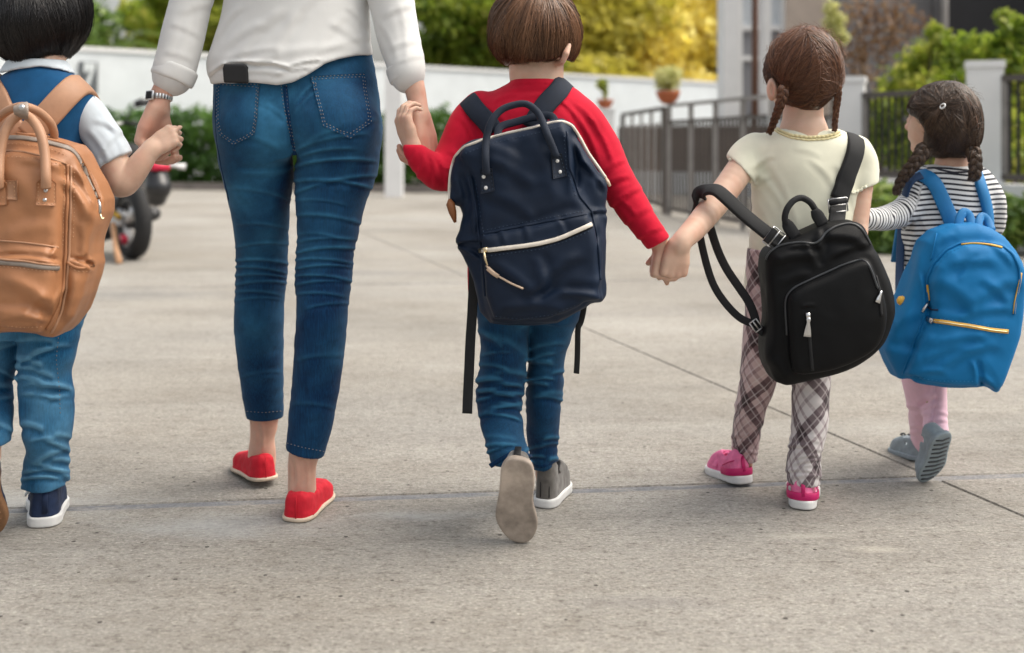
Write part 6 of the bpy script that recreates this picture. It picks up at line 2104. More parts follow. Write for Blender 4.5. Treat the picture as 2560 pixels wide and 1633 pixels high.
# --- navy backpack of the boy in red
nv = empty('backpack', px(1330, 560, 2.35), 'navy nylon backpack with cream zips on the boy in red', 'backpack')
out_ = [(1124, 476), (1126, 430), (1136, 391), (1156, 366), (1208, 346), (1275, 329), (1333, 317), (1375, 305), (1406, 300), (1432, 310), (1453, 341), (1475, 382), (1500, 416), (1516, 443), (1517, 480), (1513, 515), (1517, 540), (1518, 600), (1518, 690), (1516, 736), (1500, 752), (1458, 768), (1392, 802), (1333, 812), (1275, 812), (1228, 804), (1203, 776), (1184, 700), (1163, 653), (1143, 608), (1141, 596), (1151, 574), (1156, 537), (1150, 516), (1136, 513), (1121, 508), (1119, 490)]
sb = slab(out_, 2.35, 2.315, 2.428, .024, .020, .05, smooth=False)
fp_ = [(1150, 388), (1162, 368), (1208, 350), (1333, 322), (1404, 306), (1420, 330), (1428, 420), (1450, 491), (1480, 528), (1494, 600), (1500, 700), (1505, 745), (1458, 766), (1392, 800), (1275, 809), (1230, 800), (1210, 740), (1203, 640), (1190, 560), (1184, 500), (1178, 440)]
fb = slab(fp_, 2.32, 2.285, 2.36, .018, .018, .06, smooth=False)
nb_ = U(sb, fb, k=.016)
pk = slab([(1204, 584), (1270, 570), (1333, 557), (1400, 545), (1466, 533), (1482, 562), (1492, 620), (1498, 700), (1494, 742), (1440, 764), (1380, 790), (1290, 800), (1236, 792), (1216, 740), (1208, 660)], 2.30, 2.262, 2.33, .016, .016, .05, smooth=False)
nb_ = U(nb_, pk, k=.008)
_n1 = creases([(1425, 330, 1440, 470, 9, -9), (1440, 340, 1500, 450, 10, -10), (1455, 400, 1512, 470, 8, 8), (1180, 440, 1196, 580, 8, -6), (1150, 440, 1168, 500, 10, -6), (1150, 610, 1200, 640, 6, -6), (1145, 606, 1200, 600, 5, 5), (1230, 400, 1330, 460, 16, 4), (1300, 350, 1280, 470, 18, -3), (1360, 350, 1410, 480, 18, -4), (1220, 480, 1330, 540, 16, 4),
               (1330, 560, 1440, 520, 14, -4), (1240, 660, 1330, 735, 16, 6), (1330, 735, 1440, 640, 16, 7), (1330, 740, 1480, 720, 12, -5), (1260, 770, 1400, 770, 12, 5), (1400, 730, 1500, 750, 10, 5), (1310, 560, 1320, 600, 8, 3), (1400, 540, 1420, 580, 7, -3), (1250, 575, 1262, 610, 7, 3), (1360, 640, 1380, 720, 14, -4), (1505, 540, 1512, 700, 7, -5), (1475, 530, 1516, 528, 5, 5), (1170, 330, 1300, 380, 12, -3)])
nb_ = disp(nb_, lambda P: _n1(P) + .0024 * vnoise(P, 13, 12) + .0016 * vnoise(P * [1, 1, 1.6], 34, 13))
# the mouth of the bag gapes at both ends of the frame
gap_ = chain([px(1462, 372, 2.33), px(1494, 420, 2.33), px(1514, 450, 2.34)], [.006, .013, .008])
nb_ = minus(nb_, gap_, .006)
nb_o, B_nv = sculpt('bag', nb_, .0038, M_navy, nv)
bb = [B_nv]
on_tube('frame_zip', [(1125, 505), (1123, 470), (1127, 430), (1138, 393), (1158, 370), (1210, 350), (1276, 333), (1334, 321), (1376, 309), (1405, 304), (1428, 313), (1449, 343), (1471, 384), (1496, 419), (1514, 445)], bb, .0036, M_whitezip, nv, .001, it=3)
MB().tube([px(1513, 444, 2.34), px(1519, 455, 2.335), px(1525, 466, 2.335)], [.003, .0045, .003], 6).build('zip_pull', M_cordl, nv)
on_band('pocket_zip', [(1201, 627), (1235, 624), (1267, 620), (1310, 615), (1350, 609), (1390, 599), (1414, 590), (1448, 575), (1478, 561)], bb, .0085, .004, M_whitezip, nv, .001)
on_tube('zip_seam', [(1203, 634), (1267, 627), (1350, 616), (1414, 597), (1480, 568)], bb, .0018, M_black_nylon, nv, .0006)
P_, N_ = on([(1203, 626), (1219, 624)], bb, 6, .003); MB().ribbon(P_, N_, .010, .006).build('zip_slider', M_gold, nv)
zp = [hit(1210, 628, bb)[0] + [0, -.010, 0], hit(1213, 645, bb)[0] + [0, -.010, 0], hit(1219, 662, bb)[0] + [0, -.008, 0]]
MB().tube(zp, [.0022, .0026, .002], 6).build('zip_pull', M_gold, nv)
on_tube('pull_cord', [(1219, 662), (1227, 674), (1246, 688), (1272, 702), (1310, 719)], bb, [.0025] * 2 + [.002] * 60 if False else .0022, M_cordl, nv, .005, it=2)
on_band('pull_tag', [(1222, 668), (1234, 679), (1248, 689)], bb, .0085, .004, M_cordl, nv, .006)
on_tube('piping', [(1176, 440), (1186, 500), (1194, 560), (1206, 640), (1214, 740)], bb, .0026, M_navy, nv, .0012, it=2)
on_tube('piping', [(1416, 330), (1424, 420), (1448, 491), (1478, 528), (1493, 600), (1500, 700)], bb, .0026, M_navy, nv, .0012, it=2)
on_band('pocket_flap', [(1206, 586), (1270, 572), (1333, 560), (1400, 548), (1464, 536)], bb, .006, .003, M_navy, nv, .001, it=2)
pl1 = patch('handle_plate', [(1202, 424), (1230, 420), (1237, 478), (1205, 484)], bb, M_navy_strap, nv, .001, .0035)
pl2 = patch('handle_plate', [(1376, 386), (1404, 384), (1418, 440), (1381, 448)], bb, M_navy_strap, nv, .001, .0035)
for u, v, p in ((1210, 441, pl1), (1216, 470, pl1), (1393, 402, pl2), (1399, 430, pl2)): rivet(u, v, bb, .0042, M_sole_white, p)
def dd_(u, v, off): return hit(u, v, bb)[0][1] - off
hl = [(1216, 436, dd_(1216, 436, .010)), (1214, 400, dd_(1214, 400, .014)), (1216, 348, 2.285), (1228, 305, 2.29), (1254, 275, 2.30), (1288, 262, 2.305), (1317, 261, 2.305), (1342, 279, 2.30), (1356, 305, 2.29), (1372, 345, dd_(1372, 345, .014)), (1391, 392, dd_(1391, 392, .010))]
MB().tube([px(*k_) for k_ in cspl(hl, 5)], .0075, 8).build('handle', M_navy_strap, nv)
strap('handle', [(1244, 345, 2.375), (1250, 318, 2.39), (1290, 305, 2.40), (1340, 292, 2.40), (1378, 290, 2.395), (1390, 312, 2.38)], .016, .006, M_navy_strap, nv)
shoulder_strap('strap', [(1236, 330), (1226, 312), (1208, 294), (1188, 276), (1174, 263)], [b_sweater], .043, .010, M_navy_strap, nv, side=-.02)
shoulder_strap('strap', [(1328, 322), (1346, 288), (1366, 260), (1386, 238), (1402, 224)], [b_sweater], .044, .010, M_navy_strap, nv, side=.02)
strap('webbing', [(1182, 640, 2.40), (1184, 700, 2.40), (1180, 790, 2.40), (1176, 850, 2.395), (1173, 920, 2.39), (1170, 980, 2.385), (1168, 1034, 2.38)], .021, .0025, M_black_web, nv, (-.1, -1, .1))
strap('webbing', [(1462, 740, 2.42), (1459, 775, 2.42), (1452, 806, 2.42), (1445, 820, 2.415), (1444, 860, 2.41), (1443, 900, 2.41), (1441, 934, 2.41)], .012, .0025, M_black_web, nv, (-.3, -1, .1))
MB().tube([px(1124, 498, 2.32), px(1126, 510, 2.318), px(1132, 532, 2.318), px(1138, 556, 2.322)], [.003, .009, .008, .003], 8).build('tassel', plain('brown_leather', (.22, .075, .02), .5, .2, 40), nv)

mb = MB()
for pth in ([(1208, 642), (1267, 634), (1350, 623), (1414, 604), (1478, 576)], [(1208, 578), (1270, 564), (1333, 552), (1400, 540), (1462, 528)], [(1190, 450), (1200, 520), (1212, 600)], [(1410, 340), (1416, 420), (1440, 495)], [(1165, 384), (1215, 364), (1280, 347), (1340, 334), (1400, 318)],
            [(1205, 428), (1227, 424), (1233, 474), (1208, 479), (1205, 428)], [(1380, 390), (1401, 388), (1413, 436), (1384, 443), (1380, 390)], [(1240, 790), (1300, 797), (1380, 786), (1440, 762)]):
    stitches(pth, [B_nv], mb, .0007, 6, 4, .0014 if pth[0] not in ((1205, 428), (1380, 390)) else .0048)
mb.build('stitching', plain('navy_thread', (.03, .055, .10), .8, .1, 60), nv)['kind'] = 'stuff'

# --- tan leather backpack of the boy on the left
tn = empty('backpack', px(56, 580, 2.27), 'tan leather backpack with two handles on the boy at the left edge', 'backpack')
mir = lambda L: L + [(112 - u, v) for u, v in reversed(L)]
right_ = [(56, 332), (100, 342), (140, 353), (178, 363), (198, 384), (216, 420), (236, 462), (250, 500), (250, 532), (240, 570), (230, 610), (228, 640), (233, 664), (226, 700), (212, 740), (190, 784), (162, 822), (142, 838), (118, 836), (100, 830), (56, 829)]
sb = slab(mir(right_), 2.27, 2.235, 2.365, .022, .018, .05, smooth=False)
fr_ = [(56, 372), (103, 384), (140, 394), (166, 404), (170, 430), (167, 500), (163, 629), (155, 720), (138, 775), (122, 812), (112, 826), (56, 826)]
fb = slab(mir(fr_), 2.24, 2.196, 2.28, .016, .022, .06, smooth=False)
tb = U(sb, fb, k=.014)
pk = slab(mir([(56, 606), (110, 612), (146, 618), (150, 640), (150, 680), (142, 740), (126, 785), (112, 815), (56, 820)]), 2.22, 2.180, 2.24, .014, .020, .05, smooth=False)
tb = U(tb, pk, k=.007)
_t1 = creases([(0, 640, 140, 650, 6, -7), (20, 700, 130, 760, 18, 7), (0, 760, 100, 775, 14, -6), (60, 790, 110, 740, 12, 5), (0, 800, 110, 800, 8, 5), (130, 780, 160, 720, 7, 5), (175, 440, 240, 530, 12, -9), (205, 420, 246, 510, 8, -10), (170, 640, 230, 664, 6, -7), (168, 640, 232, 652, 5, 5), (200, 560, 210, 640, 12, 5), (175, 480, 200, 600, 12, -4), (160, 660, 150, 800, 8, -4), (20, 430, 100, 520, 22, 4), (20, 560, 120, 540, 18, -3), (60, 400, 150, 420, 10, 3), (140, 620, 125, 640, 6, 5), (185, 690, 170, 800, 14, 5)])
tb = disp(tb, lambda P: _t1(P) + .0035 * vnoise(P, 13, 22) + .001 * vnoise(P, 45, 23))
tb = minus(tb, U(chain([px(206, 410, 2.245), px(226, 455, 2.245), px(244, 500, 2.25)], [.004, .012, .010]), chain([px(196, 652, 2.24), px(216, 648, 2.245), px(230, 652, 2.25)], [.003, .008, .004])), .005)
t_o, B_tn = sculpt('bag', tb, .0038, M_leather, tn)
bb = [B_tn]
for s_ in (1, -1):
    m_ = (lambda L: L) if s_ == 1 else (lambda L: [(112 - u, v) for u, v in L])
    on_tube('piping', m_([(168, 412), (168, 500), (164, 629), (157, 720), (146, 765), (128, 805), (116, 824)]), bb, .0032, M_leather, tn, .0012, it=2)
    on_tube('piping', m_([(177, 415), (177, 500), (173, 629), (166, 725), (155, 775), (138, 815), (128, 832)]), bb, .0026, M_leather_d, tn, .001, it=2)
    if s_ == 1:
        on_band('side_pocket_rim', [(166, 655), (190, 670), (214, 671), (233, 665)], bb, .006, .004, M_leather, tn, .001, it=2)
on_band('frame_zip', [(-60, 352), (0, 345), (56, 345), (100, 352), (140, 362), (176, 372), (192, 388), (208, 420), (226, 456), (244, 494)], bb, .012, .004, M_greytape, tn, .001, it=3)
on_tube('zip_edge', [(-60, 340), (0, 335), (56, 336), (100, 344), (140, 355), (180, 366), (198, 386), (215, 420), (234, 458), (250, 496)], bb, .0028, M_leather, tn, .001, it=3)
on_tube('panel_seam', [(-60, 385), (0, 377), (56, 380), (103, 391), (166, 410)], bb, .0022, M_leather_d, tn, .0008, it=2)
on_band('pocket_zip', [(-40, 660), (0, 656), (56, 661), (100, 668), (146, 671)], bb, .0085, .004, M_greytape, tn, .0012, it=2)
on_tube('zip_edge', [(-40, 652), (0, 648), (56, 652), (100, 659), (146, 664)], bb, .0022, M_leather_d, tn, .001, it=2)
on_tube('pocket_seam', [(-40, 606), (0, 602), (56, 606), (110, 613), (146, 619)], bb, .0018, M_leather_d, tn, .0006, it=2)
patch('label_patch', [(-36, 450), (44, 452), (45, 500), (-36, 496)], bb, M_leather_d, tn, .0006, .0022)
mb = MB()
for pth in ([(160, 420), (159, 500), (156, 620)], [(186, 430), (186, 500), (182, 600)], [(0, 392), (56, 394), (100, 399), (156, 414)], [(0, 666), (56, 671), (100, 677), (142, 679)],
            [(-32, 455), (40, 457), (41, 495), (-32, 491)], [(96, 462), (105, 450), (125, 450), (134, 462), (133, 509), (96, 507), (96, 462)], [(170, 662), (190, 678), (214, 679), (230, 672)], [(20, 814), (56, 818), (104, 816)], [(0, 360), (56, 361), (100, 368), (140, 378), (168, 390)]):
    stitches(pth, bb, mb, .0007, 6, 4, .0016 if pth[0][0] not in (96, -32) else .0052)
mb.build('stitching', plain('tan_thread', (.55, .33, .19), .8, .1, 60), tn)['kind'] = 'stuff'
zz_ = hit(244, 505, bb); zz_ = zz_[0] if zz_ else px(244, 505, 2.25)
MB().tube([px(246, 500, 2.235), px(250, 515, 2.232), px(250, 534, 2.232)], .0028, 6).build('zip_pull', M_steel, tn)
MB().tube([px(250, 534, 2.232), px(254, 548, 2.232), px(260, 545, 2.234)], .0022, 6).build('zip_tab', M_gold, tn)
for s_ in (1, -1):
    f = lambda u: u if s_ == 1 else 112 - u
    pl = patch('handle_plate', [(f(92), 458), (f(104), 446), (f(126), 446), (f(138), 458), (f(137), 514), (f(92), 512)][::s_], bb, M_leather, tn, .001, .004)
    if s_ == 1:
        rivet(115, 477, bb, .0042, M_steel, pl, .0045); rivet(112, 500, bb, .0042, M_steel, pl, .0045)
d1 = hit(115, 452, bb)[0][1] - .010
arc = [(115, 470, d1 - .002), (115, 440, d1 - .006), (112, 385, 2.19), (102, 336, 2.20), (86, 306, 2.21), (68, 290, 2.215), (56, 286, 2.215)]
arc += [(112 - u, v, d) for u, v, d in reversed(arc[:-1])]
MB().tube([px(*k_) for k_ in cspl(arc, 5)], .0095, 10).build('handle', M_leather_d, tn)
arc = [(134, 352, 2.31), (135, 332, 2.30), (124, 305, 2.28), (96, 279, 2.255), (70, 268, 2.235), (56, 266, 2.23)]
arc += [(112 - u, v, d) for u, v, d in reversed(arc[:-1])]
MB().tube([px(*k_) for k_ in cspl(arc, 5)], .0085, 10).build('handle', M_leather_d, tn)
wr = MB(); wr.ribbon([px(52, 262, 2.20), px(52, 276, 2.19), px(52, 291, 2.20)], facing(3), .028, .006); wr.build('handle_wrap', plain('grey_leather', (.30, .24, .20), .5, .1, 40), tn)
MB().dome(px(54, 269, 2.188), (0, -1, .1), .006, .003).build('snap', M_steel, tn)
shoulder_strap('strap', [(70, 340), (98, 312), (126, 282), (158, 246), (192, 214)], [b_vest], .054, .010, M_leather_d, tn, side=.015)
shoulder_strap('strap', [(42, 340), (26, 312), (8, 282), (-6, 246), (-28, 214)], [b_vest], .054, .010, M_leather_d, tn, side=-.015)

# --- black backpack hanging from the shoulder of the girl in yellow
bk = empty('backpack', px(2070, 750, 2.5), 'black nylon backpack hanging off one shoulder of the girl in yellow', 'backpack')
out_ = [(1909, 655), (1916, 630), (1930, 618), (1965, 600), (2010, 583), (2062, 560), (2108, 553), (2137, 555), (2157, 568), (2174, 604), (2197, 645), (2222, 701), (2233, 750), (2233, 783), (2218, 831), (2199, 867), (2160, 900), (2108, 927), (2043, 945), (1978, 960), (1945, 957), (1929, 942), (1912, 903), (1908, 854), (1913, 805), (1911, 724)]
sb = slab(out_, 2.49, 2.455, 2.565, .028, .018, .06, smooth=True)
fp_ = [(1966, 838), (1962, 757), (1966, 737), (1984, 718), (2043, 690), (2108, 661), (2150, 648), (2168, 653), (2180, 675), (2197, 722), (2206, 780), (2196, 840), (2170, 876), (2100, 910), (2030, 930), (1985, 930), (1970, 900)]
fb = slab(fp_, 2.455, 2.42, 2.50, .014, .014, .05, smooth=True)
kb = U(sb, fb, k=.008)
_k1 = creases([(2030, 606, 2052, 660, 10, -6), (2062, 590, 2150, 600, 12, 5), (1940, 650, 2030, 640, 12, 4), (1950, 690, 2020, 670, 10, -3), (2080, 640, 2170, 610, 9, 4), (1925, 700, 1940, 860, 14, 4), (2005, 768, 2036, 764, 4, 3), (1975, 618, 2045, 615, 6, 4), (1930, 900, 1970, 945, 12, 4), (2060, 575, 2060, 640, 9, -4)])
kb = disp(kb, lambda P: _k1(P) + .003 * vnoise(P, 12, 31) + .001 * vnoise(P, 40, 32))
k_o, B_bk = sculpt('bag', kb, .0038, M_black_nylon, bk)
bb = [B_bk]
on_tube('piping', [(1916, 650), (1922, 634), (1945, 616), (1975, 609), (2004, 606), (2033, 611), (2049, 604), (2062, 584), (2088, 567), (2118, 559), (2140, 562), (2158, 578), (2176, 612)], bb, .0028, M_piping, bk, .001, it=3)
on_tube('pocket_piping', [(1968, 838), (1964, 757), (1968, 738), (1985, 720), (2043, 692), (2108, 663), (2150, 650), (2167, 655), (2178, 677), (2194, 722)], bb, .0027, M_piping, bk, .001, it=3)
on_band('zip', [(2020, 786), (2023, 830), (2027, 880), (2031, 926)], bb, .007, .003, M_black_web, bk, .0008)
on_band('zip', [(2190, 690), (2198, 725), (2204, 790)], bb, .006, .003, M_black_web, bk, .0008)
def pull(u0, v0, u1, v1, w=.0085):
    P_, N_ = on([(u0, v0), ((u0 + u1) / 2, (v0 + v1) / 2), (u1, v1)], bb, 5, .005)
    t = np.linspace(0, 1, len(P_)); ww = w * np.interp(t, [0, .15, .3, .75, 1], [.45, .7, .4, .95, 1.15])
    return MB().ribbon(P_, N_, ww, .0025).build('zip_pull', M_steel, bk)
pull(2021, 793, 2018, 841, .014)
pull(2200, 728, 2191, 757, .010)
P_, N_ = on([(2019, 782), (2021, 796)], bb, 5, .003); MB().ribbon(P_, N_, .009, .005).build('zip_slider', M_steel, bk)
hn_ = [(1978, 590, 2.50), (1966, 562, 2.485), (1962, 545, 2.48), (1968, 522, 2.48), (1984, 502, 2.485), (2004, 495, 2.49), (2024, 505, 2.49), (2036, 521, 2.49), (2046, 540, 2.495), (2058, 562, 2.50)]
MB().tube([px(*k_) for k_ in cspl(hn_, 5)], [.0072] * 46, 8).build('handle', M_black_web, bk)
for q_ in ([(1964, 552), (1974, 570), (1990, 594)], [(2036, 524), (2046, 542), (2058, 562)]):
    MB().ribbon(cspl([px(u, v, 2.483) for u, v in q_], 4), facing(9), [.016, .02, .024, .026, .027, .027, .027, .027, .026], .008).build('handle_tab', M_black_web, bk)
# right strap over the shoulder, with its slide buckle
shoulder_strap('strap', [(2094, 500), (2104, 470), (2114, 440), (2126, 408), (2136, 380), (2140, 362)], [b_tee], .046, .010, M_black_web, bk, side=.01)
strap('strap', [(2091, 572, 2.50), (2092, 550, 2.515), (2095, 525, 2.535), (2096, 498, 2.55)], .036, .007, M_black_web, bk)
def buckle(c, ux, uz, w, h, parent):
    """A wire slide: rectangle with a middle bar."""
    q = [c + ux * a * w / 2 + uz * b * h / 2 for a, b in ((-1, -1), (-1, 1), (1, 1), (1, -1), (-1, -1))]
    mb = MB()
    for i in range(4): mb.tube([q[i], (q[i] + q[i + 1]) / 2, q[i + 1]], .0016, 6)
    mb.tube([c - ux * w / 2, c, c + ux * w / 2], .0016, 6)
    return mb.build('buckle', M_steel, parent)
buckle(px(2095, 513, 2.525), np.array([.98, 0, .12]), np.array([-.12, -.1, .98]), .042, .030, bk)
strap('keeper', [(2074, 508, 2.522), (2095, 505, 2.515), (2117, 500, 2.522)], .011, .006, M_black_web, bk)
# left strap slung over the forearm
strap('strap', [(1950, 606, 2.49), (1932, 592, 2.49), (1905, 572, 2.49), (1860, 535, 2.482), (1818, 496, 2.478), (1790, 474, 2.488), (1764, 476, 2.508), (1744, 494, 2.53), (1738, 520, 2.56), (1746, 560, 2.585)], .036, .008, M_black_web, bk, (.35, -.8, .55), 6, 2)
buckle(px(1935, 596, 2.478), np.array([.62, 0, .78]), np.array([-.78, -.1, .62]), .042, .032, bk)
strap('keeper', [(1914, 606, 2.475), (1928, 588, 2.473), (1938, 574, 2.475)], .014, .007, M_black_web, bk)
strap('webbing', [(1744, 548, 2.58), (1752, 600, 2.58), (1766, 660, 2.575), (1785, 715, 2.565), (1815, 760, 2.55), (1850, 795, 2.535), (1888, 812, 2.52)], .017, .0025, M_black_web, bk, (-.2, -1, .2))
strap('webbing', [(1772, 556, 2.578), (1792, 620, 2.575), (1815, 670, 2.565), (1845, 715, 2.55), (1872, 755, 2.535), (1886, 790, 2.525), (1890, 812, 2.52)], .019, .0025, M_black_web, bk, (-.2, -1, .2))
buckle(px(1890, 814, 2.51), np.array([.6, 0, -.8]), np.array([.8, 0, .6]), .024, .018, bk)
strap('webbing', [(1888, 812, 2.518), (1902, 826, 2.515), (1915, 834, 2.51)], .020, .003, M_black_web, bk)

# --- blue backpack of the small girl
bl = empty('backpack', px(2390, 770, 2.7), 'bright blue backpack with yellow zips on the small girl', 'backpack')
out_ = [(2340, 578), (2382, 561), (2436, 557), (2475, 569), (2506, 590), (2537, 624), (2555, 657), (2559, 706), (2552, 772), (2546, 826), (2524, 896), (2502, 950), (2490, 977), (2475, 978), (2455, 963), (2400, 966), (2347, 965), (2281, 956), (2243, 947), (2223, 905), (2210, 874), (2219, 843), (2236, 781), (2259, 737), (2285, 666), (2312, 604)]
sb = slab(out_, 2.69, 2.655, 2.77, .030, .012, .06, smooth=False)
fp_ = [(2320, 800), (2319, 702), (2334, 662), (2365, 628), (2400, 611), (2453, 607), (2506, 616), (2531, 636), (2548, 668), (2551, 706), (2545, 770), (2538, 830), (2515, 896), (2492, 955), (2480, 968), (2455, 958), (2380, 958), (2300, 948), (2262, 935), (2280, 880), (2300, 830)]
fb = slab(fp_, 2.65, 2.605, 2.70, .018, .024, .07, smooth=False)
eb = U(sb, fb, k=.014)
_b1 = creases([(2380, 660, 2480, 650, 14, 5), (2350, 700, 2430, 760, 18, 6), (2430, 760, 2530, 700, 16, 6), (2400, 790, 2520, 770, 12, 5), (2330, 770, 2420, 780, 12, -4), (2330, 860, 2460, 840, 12, 6), (2270, 920, 2400, 860, 14, 7), (2360, 910, 2480, 860, 14, 6), (2443, 905, 2452, 960, 7, -9), (2455, 940, 2490, 975, 7, 6), (2260, 935, 2360, 930, 9, 5), (2290, 890, 2330, 840, 10, 5), (2300, 640, 2260, 800, 14, 5), (2230, 860, 2290, 870, 14, -5), (2240, 820, 2300, 780, 12, 4), (2340, 610, 2380, 585, 10, 3), (2480, 610, 2530, 660, 8, 3), (2390, 690, 2440, 640, 10, -4), (2460, 700, 2520, 750, 12, 4), (2310, 690, 2320, 800, 6, -6)])
eb = disp(eb, lambda P: _b1(P) + .0026 * vnoise(P, 11, 41) + .0016 * vnoise(P, 30, 42))
e_o, B_bl = sculpt('bag', eb, .004, M_blue, bl)
bb = [B_bl]
arch = [(2318, 756), (2317, 702), (2332, 662), (2364, 627), (2400, 609), (2453, 606), (2506, 616), (2531, 636), (2547, 668), (2549, 700), (2543, 732), (2536, 760), (2534, 786)]
on_tube('arch_seam', arch, bb, .0034, M_blue, bl, .001, it=2)
on_band('arch_zip', [(2404, 613), (2430, 610), (2453, 611), (2480, 614), (2504, 620)], bb, .0055, .003, M_yellow, bl, .002, it=2)
on_band('arch_zip', [(2322, 752), (2320, 735), (2320, 712)], bb, .0065, .003, M_yellow, bl, .002, it=2)
on_band('arch_zip', [(2551, 682), (2549, 700), (2543, 730), (2536, 756), (2534, 784)], bb, .006, .003, M_yellow, bl, .002, it=2)
on_band('pocket_zip', [(2328, 801), (2360, 805), (2391, 810), (2440, 818), (2480, 825), (2520, 829)], bb, .0095, .003, M_yellow, bl, .0012)
on_tube('zip_teeth', [(2332, 801), (2391, 810), (2480, 825), (2518, 829)], bb, .0014, M_gold, bl, .004)
P_, N_ = on([(2322, 798), (2334, 803)], bb, 5, .004); MB().ribbon(P_, N_, .011, .005).build('zip_slider', M_steel, bl)
P_, N_ = on([(2326, 804), (2318, 814)], bb, 5, .007); MB().ribbon(P_, N_, .006, .003).build('zip_pull', M_steel, bl)
on_tube('zip_pull', [(2318, 758), (2312, 768), (2306, 780)], bb, .0038, M_steel, bl, .003)
on_tube('pull_cord', [(2316, 764), (2330, 776), (2346, 776)], bb, .0022, M_navyshoe, bl, .003)
mb = MB()
for pth in ([(2326, 752), (2325, 704), (2340, 668), (2368, 635), (2402, 618)], [(2330, 794), (2391, 801), (2480, 816), (2520, 820)], [(2328, 812), (2391, 819), (2480, 834), (2518, 838)], [(2318, 800), (2306, 830), (2297, 852), (2280, 900)], [(2270, 940), (2347, 952), (2440, 953)]):
    stitches(pth, bb, mb, .0007, 6, 4, .0012)
mb.build('stitching', plain('blue_nylon_thread', (.012, .20, .46), .8, .1, 60), bl)['kind'] = 'stuff'
on_tube('panel_seam', [(2312, 790), (2300, 820), (2290, 845), (2272, 895), (2258, 936)], bb, .0022, M_blue, bl, .001, it=2)
on_tube('panel_seam', [(2342, 584), (2336, 610), (2328, 650)], bb, .0018, M_blue, bl, .001, it=2)
shoulder_strap('strap', [(2384, 572), (2374, 545), (2362, 515), (2350, 486), (2338, 462), (2322, 446), (2306, 440)], [b_top], .036, .011, M_blue_strap, bl, side=-.03)
shoulder_strap('strap', [(2466, 584), (2468, 560), (2466, 532), (2460, 502), (2452, 474), (2444, 456)], [b_top], .030, .011, M_blue_strap, bl, side=.01)
strap('strap', [(2304, 438, 2.80), (2284, 446, 2.80), (2270, 462, 2.80), (2262, 490, 2.82), (2256, 540, 2.86), (2252, 600, 2.86), (2248, 690, 2.82), (2248, 745, 2.76)], .022, .006, plain('dark_blue_strap', (.01, .04, .11), .7, .1, 30), bl, (-.8, -.5, .3), 5, 2)
strap('handle', [(2396, 566, 2.715), (2400, 545, 2.72), (2410, 530, 2.725), (2424, 540, 2.725), (2430, 566, 2.715)], .020, .007, M_blue_strap, bl)
strap('handle_base', [(2446, 572, 2.71), (2448, 552, 2.72), (2456, 540, 2.73), (2470, 552, 2.73), (2480, 576, 2.715)], .018, .007, M_blue_strap, bl)
MB().dome(px(2254, 752, 2.69), (-.3, -1, .1), .012, .008).build('side_tab', M_yellow, bl)
